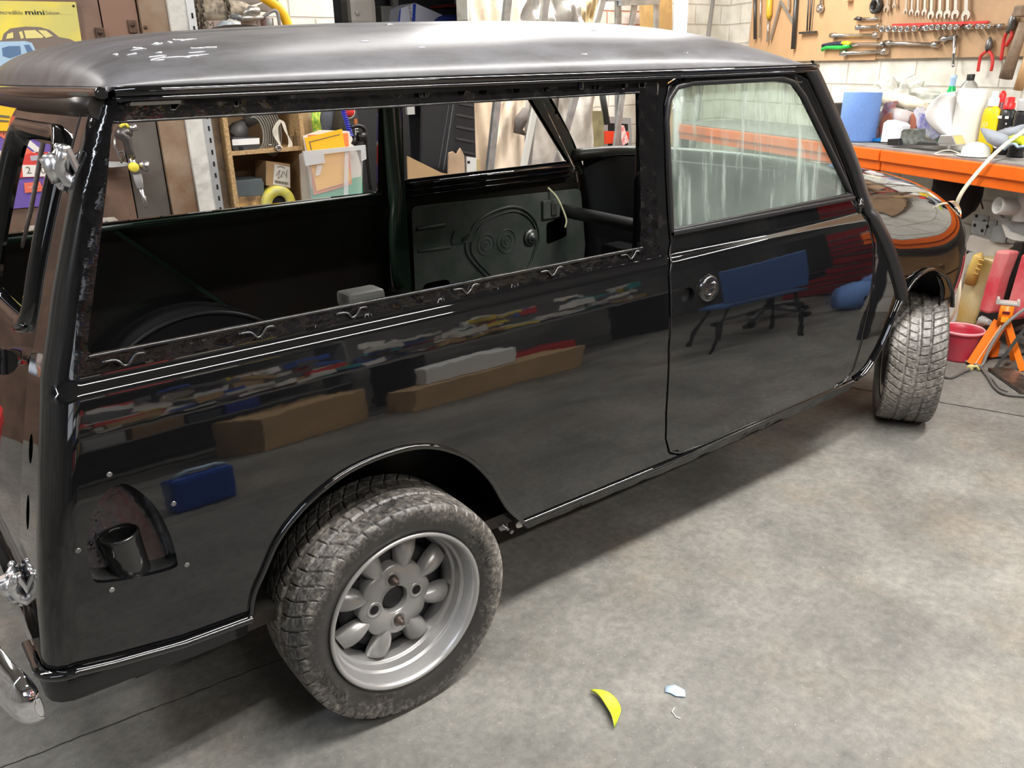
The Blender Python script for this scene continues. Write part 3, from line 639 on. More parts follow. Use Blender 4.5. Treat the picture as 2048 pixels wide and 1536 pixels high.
# --- wheels
def tyre_mesh():
    mb = MB(); NA = 960; P0 = 2*PI/48
    prof = []
    for t in np.linspace(0, 1, 9): prof.append((.172+.050*t, -.077-.016*math.sin(t*PI*.62), 's'))
    prof += [(.2275, -.0925, 's'), (.2325, -.0895, 's'), (.2365, -.0865, 't')]
    for t in np.linspace(-1, 1, 60): prof.append((.2425-.0045*abs(t)**3.2, .0845*t, 't'))
    prof += [(.2365, .0865, 't'), (.2325, .0895, 's'), (.2275, .0925, 's')]
    for t in np.linspace(1, 0, 6): prof.append((.172+.050*t, .077+.016*math.sin(t*PI*.62), 's'))
    vs = []
    for (r_, y, kd) in prof:
        v = y/.0865
        for k_ in range(NA):
            a = 2*PI*k_/NA; d = 0
            if kd == 't' or abs(y) > .088 and r_ > .23:
                av = abs(v); sh = .95*av**1.5 if av > .42 else .55*av
                ph = ((a+sh*P0*1.6*(1 if v > 0 else .8)+(P0*.5 if v > 0 else 0))/P0) % 1.0
                wd = .10 if av > .45 else .08
                if (.10 < av < .40 or av > .46) and (ph < wd): d = .0065
                if .40 <= av < .455: d = .006
                if av < .05: d = .005
                if .80 < av < .83 and .2 < ph < .8: d = .002
            elif kd == 's' and .212 < r_ < .222: d = .0012
            rr = r_-d; vs.append((rr*math.cos(a), y, rr*math.sin(a)))
    np_ = len(prof)
    mb.add(vs, [(i*NA+k_, (i+1)*NA+k_, (i+1)*NA+(k_+1) % NA, i*NA+(k_+1) % NA) for i in range(np_-1) for k_ in range(NA)])
    # raised lettering on the outer sidewall
    def arc_text(txt, size, r_, a0, rev=False):
        tv, tf = text_mesh(txt, size); tot = []
        for (x, y) in tv:
            a = a0-x/r_; rr = r_+y
            yy = -.0935-.0004
            t = (rr-.172)/.05; yy = -.077-.016*math.sin(min(1, max(0, t))*PI*.62)-.0022
            tot.append((rr*math.cos(a), yy, rr*math.sin(a)))
        mb.add(tot, tf, True)
    arc_text('KINGPIN', .026, .202, math.radians(205)); arc_text('KINGPIN', .026, .202, math.radians(25))
    arc_text('REMOULD  TUBELESS', .010, .186, math.radians(240)); arc_text('175 50 VR 13', .012, .194, math.radians(5)); arc_text('RADIAL', .011, .190, math.radians(100))
    return mb
TYREM = bpy.data.materials.new('dusty_tyre_rubber'); TYREM.use_nodes = True
def _ty():
    nt = TYREM.node_tree; b = nt.nodes['Principled BSDF']; L = nt.links.new; tc = nt.nodes.new('ShaderNodeTexCoord')
    n = nt.nodes.new('ShaderNodeTexNoise'); n.inputs['Scale'].default_value = 85; n.inputs['Detail'].default_value = 10; n.inputs['Roughness'].default_value = .75; L(tc.outputs['Object'], n.inputs['Vector'])
    n3 = nt.nodes.new('ShaderNodeTexNoise'); n3.inputs['Scale'].default_value = 6; n3.inputs['Detail'].default_value = 3; L(tc.outputs['Object'], n3.inputs['Vector'])
    ad = nt.nodes.new('ShaderNodeMath'); ad.operation = 'MULTIPLY_ADD'; ad.inputs[1].default_value = .5; L(n3.outputs['Fac'], ad.inputs[0]); L(n.outputs['Fac'], ad.inputs[2])
    r = nt.nodes.new('ShaderNodeValToRGB'); e = r.color_ramp.elements; e[0].position = .60; e[0].color = (.022, .021, .020, 1); e[1].position = .95; e[1].color = (.30, .28, .25, 1)
    m_ = e.new(.74); m_.color = (.085, .078, .070, 1)
    sx_ = nt.nodes.new('ShaderNodeSeparateXYZ'); L(tc.outputs['Object'], sx_.inputs[0]); cb_ = nt.nodes.new('ShaderNodeCombineXYZ'); L(sx_.outputs['X'], cb_.inputs[0]); L(sx_.outputs['Z'], cb_.inputs[1]); ln = nt.nodes.new('ShaderNodeVectorMath'); ln.operation = 'LENGTH'; L(cb_.outputs[0], ln.inputs[0])
    rm = nt.nodes.new('ShaderNodeMapRange'); rm.inputs[1].default_value = .185; rm.inputs[2].default_value = .232; rm.inputs[3].default_value = -.22; rm.inputs[4].default_value = .02; L(ln.outputs['Value'], rm.inputs[0])
    a2 = nt.nodes.new('ShaderNodeMath'); a2.operation = 'ADD'; L(ad.outputs[0], a2.inputs[0]); L(rm.outputs[0], a2.inputs[1])
    L(a2.outputs[0], r.inputs[0]); L(r.outputs[0], b.inputs['Base Color']); b.inputs['Roughness'].default_value = .36; b.inputs['Specular IOR Level'].default_value = .6
    bp = nt.nodes.new('ShaderNodeBump'); bp.inputs['Strength'].default_value = .35; bp.inputs['Distance'].default_value = .002; L(n.outputs['Fac'], bp.inputs['Height']); L(bp.outputs[0], b.inputs['Normal'])
_ty()
RIMM = mat('silver_painted_alloy', (.36, .355, .35), .32, .5, .5, noise=(8, .12))
def make_wheel():
    mb = MB()
    # barrel and stepped lip (radius, axial: outer face at height +.084)
    mb.lathe([(.166, -.075), (.168, .060), (.172, .074), (.1755, .080), (.1755, .0845), (.171, .0865), (.166, .083), (.1635, .074), (.159, .060), (.158, .050), (.1575, .048), (.153, .046), (.1525, .043), (.1515, .026), (.1505, .024), (.146, .022), (.1455, .019), (.1395, .004), (.1385, .0), (.138, -.01), (.143, -.02), (.150, -.072), (.166, -.075)], axis='Y', n=96)
    # centre disc with bore and stud seats
    disc = [(.082+.003*math.cos(8*(a-.05)), a) for a in np.linspace(0, 2*PI, 96, endpoint=False)]; n = 96
    face = .028
    rings = [(1.0, face-.030), (1.0, face-.004), (.96, face)]
    vs = []
    for f_, h_ in rings: vs += [(r_*f_*math.cos(a), -h_, r_*f_*math.sin(a)) for r_, a in disc]
    rb = .0295; vs += [(rb*1.08*math.cos(a), -face, rb*1.08*math.sin(a)) for _, a in disc]+[(rb*math.cos(a), -face+.004, rb*math.sin(a)) for _, a in disc]+[(rb*math.cos(a), -face+.04, rb*math.sin(a)) for _, a in disc]
    mb.add(vs, [(i*n+k, i*n+(k+1) % n, (i+1)*n+(k+1) % n, (i+1)*n+k) for i in range(5) for k in range(n)])
    for k_ in range(4):
        a = k_*PI/2+.05; c = (.0508*math.cos(a), 0, .0508*math.sin(a))
        mb.lathe([(.0180, face-.001), (.0178, face+.0018), (.0145, face+.0018), (.0115, face-.003)], c=c, axis='Y', n=20)
    # eight melon-seed petals
    for k_ in range(8):
        a = (k_+.5)*PI/4+.05
        def petal(u, v, a=a):
            t = u; w = .0265*max(.02, math.sin(PI*(.03+.62*t)))**.75; rr = .060+t*.0795
            s_ = math.sin((v-.5)*PI); hgt = (face-.018)+.027*math.cos((v-.5)*PI)*math.sin(PI*(.10+.66*t))**.7-.010*t*t
            x = rr; y_ = w*s_; return (x*math.cos(a)-y_*math.sin(a), -hgt, x*math.sin(a)+y_*math.cos(a))
        mb.grid(petal, 14, 12)
    rim = mb.build('wheel', RIMM, None)
    ty = tyre_mesh().build('tyre', TYREM, rim)
    mb = MB(); mb.lathe([(.155, -.02), (.0, -.02)], axis='Y', n=40); mb.lathe([(.118, -.02), (.118, .0), (.10, .004), (.028, .004), (.028, .012), (.02, .014), (0, .010)], axis='Y', n=40)
    mb.build('brake_drum', mat('dark_drum', (.010, .010, .012), .5), rim)
    for k_ in range(4):
        a = k_*PI/2+.05; mb = MB(); c = (.0508*math.cos(a), 0, .0508*math.sin(a))
        if k_ in (1, 3): mb.lathe([(.0125, face-.004), (.0115, face-.001), (.0105, face+.004), (.0095, face+.009), (.0060, face+.009), (.0060, face+.018), (.004, face+.020), (0, face+.020)], c=c, axis='Y', n=12); mb.build('wheel_nut', mat('rusty_stud', (.17, .13, .11), .5, .6, noise=(60, .6)), rim)
        else: mb.lathe([(.0105, face+.0005), (0, face+.0005)], c=c, axis='Y', n=12); mb.build('nut_seat', DARK, rim)
    mb = MB(); mb.tube([(-.075, -.02, .085), (-.080, -.045, .090)], .0045, 8); mb.build('valve', RUBBER, rim)
    return rim
wheel0 = make_wheel(); wheel0['label'] = 'silver eight-petal wheel, dusty tyre'
def place_wheel(o, x, y, rz, flip=False, roll=0.0, camb=0.0):
    o.parent = car; o.rotation_mode = 'XYZ'
    o.matrix_local = Matrix.Translation((x-1.0, y, .2425))@Matrix.Rotation(rz+(PI if flip else 0), 4, 'Z')@Matrix.Rotation(camb, 4, 'X')@Matrix.Rotation(roll, 4, 'Y')
w2 = copy_tree(wheel0); w3 = copy_tree(wheel0); w4 = copy_tree(wheel0)
place_wheel(wheel0, 0, -.650, 0, camb=-.0); place_wheel(w2, 2.250, -.583, math.radians(33), roll=1.1); place_wheel(w3, 0, .600, 0, True); place_wheel(w4, 2.138, .60, math.radians(30), True)
mb = MB(); mb.tube([(0, -.58, .2425), (0, .58, .2425)], .03, 10); mb.tube([(2.138, -.5, .2425), (2.138, .5, .2425)], .03, 10)
mb.box((.26, -.46, .27), (.18, .20, .06), bev=.01); mb.box((1.9, 0, .30), (.3, .9, .10)); cbuild(mb, 'axles', DARK)
mb = MB(); c0 = Vector(at(1003, 1050, 1, -.62)); mb.lathe([(.014, 0), (.014, .006), (.008, .006), (.008, .014), (.004, .014), (.004, .026), (0, .026)], c=c0, axis='Y', n=6); mb.sphere(tuple(at(1022, 1062, 1, -.62)), .007, 8, 6)
cbuild(mb, 'pivot_bolt', STEEL); mb = MB(); mb.sphere(tuple(at(1040, 1048, 1, -.64)), (.013, .004, .010), 10, 6); cbuild(mb, 'arch_sealant', mat('white_sealant', (.7, .68, .62), .6))

# ================================================================== THE ROOM
def floor_mat():
    m = bpy.data.materials.new('worn_concrete'); m.use_nodes = True; nt = m.node_tree; b = nt.nodes['Principled BSDF']; L = nt.links.new; tc = nt.nodes.new('ShaderNodeTexCoord')
    def noise(sc, det, ro): n = nt.nodes.new('ShaderNodeTexNoise'); n.inputs['Scale'].default_value = sc; n.inputs['Detail'].default_value = det; n.inputs['Roughness'].default_value = ro; L(tc.outputs['Object'], n.inputs['Vector']); return n
    def ramp(src, a, ca, b_, cb): r = nt.nodes.new('ShaderNodeValToRGB'); e = r.color_ramp.elements; e[0].position = a; e[0].color = (*ca, 1); e[1].position = b_; e[1].color = (*cb, 1); L(src, r.inputs[0]); return r
    def mix(f, a, b_, mode='MIX'): x = nt.nodes.new('ShaderNodeMixRGB'); x.blend_type = mode; (L(f, x.inputs[0]) if not isinstance(f, float) else setattr(x.inputs[0], 'default_value', f)); L(a, x.inputs[1]); L(b_, x.inputs[2]); return x
    n1 = noise(2.6, 9, .68); n2 = noise(38, 8, .75); n3 = noise(150, 3, .6); n4 = noise(0.8, 5, .6)
    base = ramp(n1.outputs['Fac'], .30, (.135, .133, .122), .68, (.285, .276, .252))
    fine = ramp(n2.outputs['Fac'], .30, (.62, .62, .62), .72, (1.18, 1.17, 1.14)); c1 = mix(1.0, base.outputs[0], fine.outputs[0], 'MULTIPLY')
    sp = ramp(n3.outputs['Fac'], .66, (0, 0, 0), .72, (1, 1, 1)); lt = nt.nodes.new('ShaderNodeRGB'); lt.outputs[0].default_value = (.42, .40, .36, 1)
    c2 = mix(sp.outputs[0], c1.outputs[0], lt.outputs[0]); dk = ramp(n4.outputs['Fac'], .38, (.78, .79, .80), .58, (1, 1, 1)); c3 = mix(1.0, c2.outputs[0], dk.outputs[0], 'MULTIPLY')
    n5 = noise(1.7, 7, .7); bm_ = ramp(n5.outputs['Fac'], .52, (1, 1, 1), .72, (1.10, .96, .84)); c3 = mix(1.0, c3.outputs[0], bm_.outputs[0], 'MULTIPLY'); L(c3.outputs[0], b.inputs['Base Color'])
    rr = nt.nodes.new('ShaderNodeMapRange'); rr.inputs[3].default_value = .42; rr.inputs[4].default_value = .68; L(n1.outputs['Fac'], rr.inputs[0]); L(rr.outputs[0], b.inputs['Roughness'])
    bp = nt.nodes.new('ShaderNodeBump'); bp.inputs['Strength'].default_value = .25; bp.inputs['Distance'].default_value = .003; L(n2.outputs['Fac'], bp.inputs['Height']); L(bp.outputs[0], b.inputs['Normal'])
    return m
def brick_mat(name, c1, c2, mortar, sc=(1, 1, 1), bw=.30, bh=.14, rot=0.0):
    m = bpy.data.materials.new(name); m.use_nodes = True; nt = m.node_tree; b = nt.nodes['Principled BSDF']; L = nt.links.new; tc = nt.nodes.new('ShaderNodeTexCoord')
    mp = nt.nodes.new('ShaderNodeMapping'); mp.inputs['Rotation'].default_value = (PI/2, 0, 0) if rot == 0 else (PI/2, 0, rot)
    br = nt.nodes.new('ShaderNodeTexBrick'); br.inputs['Scale'].default_value = 1; br.inputs['Brick Width'].default_value = bw; br.inputs['Row Height'].default_value = bh; br.inputs['Mortar Size'].default_value = .006; br.inputs['Mortar Smooth'].default_value = .4
    br.inputs['Color1'].default_value = (*c1, 1); br.inputs['Color2'].default_value = (*c2, 1); br.inputs['Mortar'].default_value = (*mortar, 1)
    n = nt.nodes.new('ShaderNodeTexNoise'); n.inputs['Scale'].default_value = 9; n.inputs['Detail'].default_value = 8; r = nt.nodes.new('ShaderNodeValToRGB'); r.color_ramp.elements[0].position = .3; r.color_ramp.elements[0].color = (.80, .79, .75, 1); r.color_ramp.elements[1].position = .6; r.color_ramp.elements[1].color = (1, 1, 1, 1)
    mx = nt.nodes.new('ShaderNodeMixRGB'); mx.blend_type = 'MULTIPLY'; mx.inputs[0].default_value = 1
    L(tc.outputs['Object'], mp.inputs[0]); L(mp.outputs[0], br.inputs['Vector']); L(tc.outputs['Object'], n.inputs['Vector']); L(n.outputs['Fac'], r.inputs[0]); L(br.outputs['Color'], mx.inputs[1]); L(r.outputs[0], mx.inputs[2]); L(mx.outputs[0], b.inputs['Base Color'])
    b.inputs['Roughness'].default_value = .6
    hm = nt.nodes.new('ShaderNodeMath'); hm.operation = 'MULTIPLY_ADD'; hm.inputs[1].default_value = -1.2; L(br.outputs['Fac'], hm.inputs[0]); L(n.outputs['Fac'], hm.inputs[2])
    bp = nt.nodes.new('ShaderNodeBump'); bp.inputs['Strength'].default_value = .6; bp.inputs['Distance'].default_value = .012; L(hm.outputs[0], bp.inputs['Height']); L(bp.outputs[0], b.inputs['Normal'])
    return m
def struct(mb, name, m, **k): o = mb.build(name, m, **k); o['kind'] = 'structure'; return o

mb = MB(); mb.add([(-3.4, -5.2, 0), (6.6, -5.2, 0), (6.6, 5.0, 0), (-3.4, 5.0, 0)], [(0, 1, 2, 3)]); mb.add([(-3.4, -5.2, -.1), (6.6, -5.2, -.1), (6.6, 5.0, -.1), (-3.4, 5.0, -.1)], [(3, 2, 1, 0)])
struct(mb, 'floor', floor_mat(), smooth=False)
mb = MB(); mb.box((1.6, -.1, CEIL+.05), (10.2, 10.4, .1)); struct(mb, 'ceiling', mat('whitewashed_ceiling', (.42, .41, .39), .8, noise=(3, .3)))
WHITEB = brick_mat('white_painted_blocks', (.80, .77, .70), (.75, .73, .66), (.58, .53, .46))
# far wall (y = 2.6) with a dark doorway opening, the wall beyond it
def quadbox(name, m, x0, x1, y0, y1, z0, z1, kind='structure'):
    mb = MB(); mb.box(((x0+x1)/2, (y0+y1)/2, (z0+z1)/2), (x1-x0, y1-y0, z1-z0)); o = mb.build(name, m)
    if kind: o['kind'] = kind
    return o
xo0 = float(at(667, 20, 1, 2.6)[0]); xo1 = float(at(935, 20, 1, 2.6)[0])
quadbox('wall_back', WHITEB, -3.4, xo0, 2.6, 2.72, 0, CEIL)
quadbox('wall_back', WHITEB, xo1, 5.45, 2.6, 2.72, 0, CEIL)
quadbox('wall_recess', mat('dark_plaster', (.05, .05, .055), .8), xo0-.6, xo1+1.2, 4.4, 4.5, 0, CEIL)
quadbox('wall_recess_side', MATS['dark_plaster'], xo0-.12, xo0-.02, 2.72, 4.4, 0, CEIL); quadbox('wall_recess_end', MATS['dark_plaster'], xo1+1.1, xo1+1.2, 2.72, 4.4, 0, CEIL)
# old rusty metal door leaf wall at the left (y = 2.0)
YL = 2.0
def px(u, v, Y=None): return at(u, v, 1, YL if Y is None else Y)
def X(u, v, Y=None): return float(px(u, v, Y)[0])
RUST = mat('rusty_brown_steel', (.25, .155, .11), .5, .2, noise=(3.2, .5, (.13, .085, .065)), bump=(18, .25, .004))
GREYD = mat('dark_grey_steel_door', (.17, .155, .14), .45, .3, noise=(4, .4, (.12, .10, .085)))
def door_stain():
    m = GREYD.copy(); m.name = 'steel_door_rusted_top'; nt = m.node_tree; L = nt.links.new; b = nt.nodes['Principled BSDF']; src = b.inputs['Base Color'].links[0].from_socket
    tc = nt.nodes.new('ShaderNodeTexCoord'); sp = nt.nodes.new('ShaderNodeSeparateXYZ'); n = nt.nodes.new('ShaderNodeTexNoise'); n.inputs['Scale'].default_value = 4; n.inputs['Detail'].default_value = 6
    a = nt.nodes.new('ShaderNodeMath'); a.operation = 'MULTIPLY_ADD'; a.inputs[1].default_value = .5; r = nt.nodes.new('ShaderNodeMapRange'); r.inputs[1].default_value = 1.38; r.inputs[2].default_value = 1.62
    mx = nt.nodes.new('ShaderNodeMixRGB'); mx.inputs[2].default_value = (.24, .14, .10, 1); L(tc.outputs['Object'], sp.inputs[0]); L(tc.outputs['Object'], n.inputs['Vector']); L(n.outputs['Fac'], a.inputs[0]); L(sp.outputs['Z'], a.inputs[2]); L(a.outputs[0], r.inputs[0]); L(r.outputs[0], mx.inputs[0]); L(src, mx.inputs[1]); L(mx.outputs[0], b.inputs['Base Color']); return m
xa = X(200, 20); xb = X(276, 30); xc_ = X(333, 30); xd = X(386, 40)
quadbox('door_1', RUST, -1.6, xa-.004, YL, YL+.05, 0, 2.3); quadbox('door_2', door_stain(), xa+.002, xb-.003, YL, YL+.05, 0.0, 2.3)
quadbox('trim_1', mat('weathered_brown_timber', (.22, .13, .075), .6, noise=(7, .5, (.33, .24, .17)), bump=(20, .4, .004)), xb+.004, xc_-.002, YL-.02, YL+.10, 0, 2.4)
ROUGHW = mat('rough_limewashed_stone', (.78, .76, .71), .8, noise=(9, .2), bump=(14, .8, .02))
quadbox('wall_pier', ROUGHW, xc_, xd, YL-.04, YL+.6, 0, CEIL)
quadbox('wall_left', mat('grimy_blockwork', (.30, .29, .27), .8, noise=(2, .4)), -3.5, -3.4, -5.2, 5.0, 0, CEIL)
quadbox('wall_end', MATS['grimy_blockwork'], 6.6, 6.7, -5.2, 5.0, 0, CEIL)
quadbox('wall_front', MATS['grimy_blockwork'], -3.4, 6.6, -5.3, -5.2, 0, CEIL)
mb = MB(); mb.box((-2.5, YL+.05, 1.35), (1.8, .1, 2.7)); struct(mb, 'wall_back_end', MATS['grimy_blockwork'])
# hasps on the doors
for i, (u, v, lab) in enumerate(((200, 68, 'rusty hasp plate on the left door seam'), (265, 53, 'rusty hinge plate left of the right door seam'), (289, 58, 'rusty hinge plate right of the right door seam'))):
    p = px(u, v, YL-.006); mb = MB(); mb.box(p, (.034, .012, .05), bev=.002); mb.lathe([(.008, .0), (.008, .012), (0, .014)], c=(p[0], p[1]-.004, p[2]+.005), axis='Y', n=10); o = mb.build('hasp_plate', mat('rusty_iron', (.16, .10, .07), .55, .5, noise=(40, .5))); tag(o, lab, 'plate')

# right-hand workbench wall, turned towards the room
PW = np.array([4.297, .69, 0.0]); DW = np.array([.36, .933, 0.0]); NW = np.array([-.933, .36, 0.0]); RZ = math.atan2(-.933, -.36)
def wr(u, v, off): return atp(u, v, PW+NW*off, NW)
def wp(s, off, z): p = PW+DW*s+NW*off; return Vector((p[0], p[1], z))
RW3 = Matrix.Rotation(RZ, 3, 'Z')
mb = MB()
mb.T = None; vs = [wp(-2.5, 0, 0), wp(2.25, 0, 0), wp(2.25, 0, CEIL), wp(-2.5, 0, CEIL), wp(-2.5, -.12, 0), wp(2.25, -.12, 0), wp(2.25, -.12, CEIL), wp(-2.5, -.12, CEIL)]
loc = [(RW3.inverted() @ v) for v in vs]; mb.add(loc, [(0, 1, 2, 3), (7, 6, 5, 4), (0, 3, 7, 4), (1, 5, 6, 2)], True)
o = mb.build('wall_right', WHITEB); o.rotation_euler = (0, 0, RZ); o['kind'] = 'structure'
# corner filler behind the board so that no gap shows
class RWB(MB):
    """shapes in bench-wall coordinates: x to the viewer's right, y into the wall, z up"""
def on_wall(mb, p): mb.T = Matrix.Translation(Vector(p))@Matrix.Rotation(RZ, 4, 'Z'); return mb
def depth(p): return float(np.dot(np.array(p)-_C, _fw))
def K(p): return depth(p)/CAM['f']

def one(name, label, cat, mb, m, group=None, **k): o = mb.build(name, m, **k); return tag(o, label, cat, group)

# tool boards
PLYA = mat('pale_orange_ply', (.62, .38, .20), .55, noise=(3, .12)); PLYB = mat('brown_grained_ply', (.50, .32, .18), .55, noise=(5, .22), bump=(30, .1, .002))
seam = wr(1760, 60, .02)
def s_of(p): return float(np.dot(np.array(p)-PW, DW))
zb = float(wr(1800, 119, .02)[2])
def slab(mb, s0, s1, o0, o1, z0, z1, bev=0.0): mb.box(wp((s0+s1)/2, (o0+o1)/2, (z0+z1)/2), (s1-s0, abs(o1-o0), z1-z0), rot=math.atan2(.933, .36), bev=bev); return mb
mb = MB(); slab(mb, s_of(seam)+.004, s_of(wr(1503, 40, .02)), 0, .024, zb, zb+.9); one('tool_board', 'pale orange plywood tool board on the white wall, left panel', 'tool board', mb, PLYA, 'plywood tool boards')
mb = MB(); slab(mb, -2.4, s_of(seam)-.002, 0, .024, zb+.006, zb+.9); one('tool_board', 'brown grained plywood tool board holding the spanners and sockets', 'tool board', mb, PLYB, 'plywood tool boards')

TST = mat('tool_chrome', (.62, .61, .60), .22, 1.0); TDK = mat('dark_tool_steel', (.10, .10, .10), .4, .8); REDH = mat('red_handle', (.62, .04, .035), .35); WOODH = mat('grey_brown_handle', (.27, .19, .13), .6, noise=(30, .3)); YH = mat('amber_handle', (.62, .42, .04), .25)
OFF = .045
def W2(u, v, off=OFF): return Vector(wr(u, v, off))
def hang(u, v, off=OFF): mb = MB(); p = wr(u, v, off); return mb, p, K(p)
def pt(p, k, dx, dy, dz=0.0): return Vector(p)+Vector((-.36, -.933, 0))*(dx*k)+Vector((0, 0, -dy*k))+Vector((-.933, .36, 0))*dz
def barpx(mb, a, b, w, off=OFF, r=None, n=8): A = W2(*a, off); B = W2(*b, off); mb.tube([A, B], w*K(A)/2 if r is None else r, n); return mb
# peg
for nm, lab, a, b, w, m in (('steel_rod', 'thick dark rod at the left edge of the tool board', (1510, -30), (1510, 78), 6.5, TDK), ('steel_rod', 'thin steel rod beside the thick dark rod', (1522, -30), (1520, 76), 3.5, TST),
                            ('pry_bar', 'long black pry bar with taped middle on the left board', (1594, -30), (1586, 98), 9, TDK)):
    mb = MB(); barpx(mb, a, b, w); one(nm, lab, 'tool', mb, m)
t = thing('screwdriver', W2(1538, 10), 'long screwdriver with amber plastic handle', 'screwdriver'); iv = Matrix.Translation(-Vector(t.location))
mb = MB(); mb.T = iv; k_ = K(W2(1538, 10)); mb.tube([W2(1540, -20), W2(1538, 30), W2(1537, 38)], [6*k_, 6*k_, 3.5*k_], 8); mb.build('handle', YH, t)
mb = MB(); mb.T = iv; barpx(mb, (1537, 38), (1535, 84), 4.5); mb.build('shaft', TST, t)
t = thing('leg_divider', W2(1560, 5), 'open steel divider with two splayed legs', 'tool'); iv = Matrix.Translation(-Vector(t.location))
for a, b in (((1561, 2), (1540, 80)), ((1561, 2), (1590, 52))):
    mb = MB(); mb.T = iv; mb.bar(W2(*a), W2(*b), .018, .006, up=tuple(NW)); mb.build('leg', mat('worn_grey_steel', (.33, .31, .29), .45, .5), t)
mb = MB(); mb.bar(W2(1578, -20), W2(1577, 20), .022, .006, up=tuple(NW)); one('set_square', 'small steel square blade hanging between divider legs', 'tool', mb, TST)
mb = MB(); barpx(mb, (1618, -20), (1614, 62), 3.2); barpx(mb, (1626, -20), (1619, 62), 3.2); A = W2(1600, 66); B = W2(1632, 64); mb.bar(A, B, .02, .014); one('wheel_brace', 'twin rod tool with wide flat foot', 'tool', mb, TDK)
mb = MB(); barpx(mb, (1643, -20), (1642, 14), 6); mb.lathe([(.026, -.01), (.026, .01), (.014, .014), (.01, .014), (0, .01)], c=W2(1640, 17), T=RW3 @ Matrix.Rotation(PI/2, 3, 'X'), n=16); one('ratchet', 'chrome ratchet head hanging above the twin rod foot', 'ratchet', mb, TST)
mb = MB(); mb.lathe([(.030, -.02), (.042, -.016), (.044, .012), (.036, .018), (.028, .018), (.026, -.02)], c=W2(1752, 12), T=RW3 @ Matrix.Rotation(PI/2, 3, 'X'), n=28); one('ring_socket', 'large dark ring socket on the board seam', 'socket', mb, TDK)
def spanner(u0, v0, u1, v1, wid, name, lab, grp, m=TST):
    A = W2(u0, v0); B = W2(u1, v1); d = (B-A).normalized(); nrm = Vector(NW); sd = d.cross(nrm).normalized(); k_ = K(A); w = wid*k_
    mb = MB(); mb.bar(A, B-d*w*.9, w*.5, .007, up=tuple(NW))
    L = []                                                    # open jaw
    for a in np.linspace(-.72, 2*PI-2.42, 15): aa = a-PI/2+.72+.49; L.append((math.cos(aa), math.sin(aa)))
    pts = [(math.sin(t_)*w*.62, math.cos(t_)*w*.62) for t_ in np.linspace(-2.55, 2.55, 17)]+[(.26*w, -.50*w), (.26*w, .0), (0, .12*w), (-.26*w, .0), (-.26*w, -.50*w)]
    T = Matrix((sd, -d, nrm)).transposed(); mb.prism([(x, y) for x, y in pts][::-1], .010, T=T, c=B-d*w*.45-nrm*.005)
    return one(name, lab, 'spanner', mb, m, grp)
xs_ = (1812, 1823.5, 1835.5, 1849.5, 1862.5, 1879.5, 1895, 1911, 1932); ys_ = (27, 29, 31, 30, 37, 36, 36, 37, 40); ws = (7, 8, 8.5, 9.5, 12, 12.5, 13, 14, 16)
nmz = ['smallest, leftmost', 'second from the left', 'third from the left', 'fourth from the left', 'middle', 'fourth from the right', 'third from the right', 'second from the right', 'largest, rightmost']
for i in range(9): spanner(xs_[i]+2.5, -25, xs_[i], ys_[i], ws[i]+2, 'spanner', 'chrome open-ended spanner hanging in the row, '+nmz[i], 'spanners on the tool board')
spanner(1778, -20, 1773, 24, 13, 'ring_spanner', 'wide chrome spanner hanging beside the dark ring socket', 'spanners on the tool board'); spanner(1791, -20, 1789, 16, 8, 'ring_spanner', 'short dull spanner left of the spanner row', 'spanners on the tool board')
# bars laid across
def extension(name, lab, a, b, w, m=TST, head=1.35):
    A = W2(*a); B = W2(*b); k_ = K(A); r = w*k_/2; d = (B-A); mb = MB(); mb.tube([A, A+d*.10, A+d*.11, A+d*.88, A+d*.89, B], [r*head, r*head, r*.8, r*.8, r*head, r*head], 12); one(name, lab, 'tool', mb, m, 'bars on the tool board')
extension('extension_bar', 'chrome extension bar, topmost thick one under the pen-shaped tool', (1714, 55), (1761, 53), 8); extension('extension_bar', 'long chrome extension bar above the green pliers', (1662, 71), (1758, 70), 7.5)
extension('extension_bar', 'lowest thick chrome bar on the left board', (1683, 107), (1775, 102), 8.5); extension('torque_bar', 'long chrome breaker bar lying across the board seam', (1772, 86), (1877, 89), 8)
t = thing('craft_knife', W2(1730, 38), 'pen-shaped knife, dark tip and silver body', 'knife'); iv = Matrix.Translation(-Vector(t.location))
mb = MB(); mb.T = iv; barpx(mb, (1722, 38), (1758, 37), 6); mb.build('body', TST, t); mb = MB(); mb.T = iv; A = W2(1707, 39); mb.tube([A, W2(1714, 37), W2(1723, 38)], [.002, .012, .011], 8); mb.build('tip', TDK, t)
t = thing('long_nose_pliers', W2(1700, 92), 'pliers with green and dark blue grips laid sideways', 'pliers'); iv = Matrix.Translation(-Vector(t.location))
for pts, m in ((((1645, 99), (1655, 94), (1680, 95), (1702, 91)), mat('green_grip', (.03, .55, .08), .35)), (((1646, 92), (1660, 89), (1680, 87), (1688, 89)), mat('navy_grip', (.02, .03, .06), .35)), (((1685, 87), (1694, 86), (1702, 89)), mat('yellow_grip', (.85, .62, .02), .35))):
    mb = MB(); mb.T = iv; A = W2(*pts[0]); mb.tube([W2(*p) for p in pts], [4.2*K(A)]*(len(pts)), 8); mb.build('grip', m, t)
mb = MB(); mb.T = iv; mb.tube([W2(1700, 90), W2(1720, 88), W2(1760, 89), W2(1770, 87)], [.014, .009, .012, .018], 8); mb.build('jaws', TST, t)
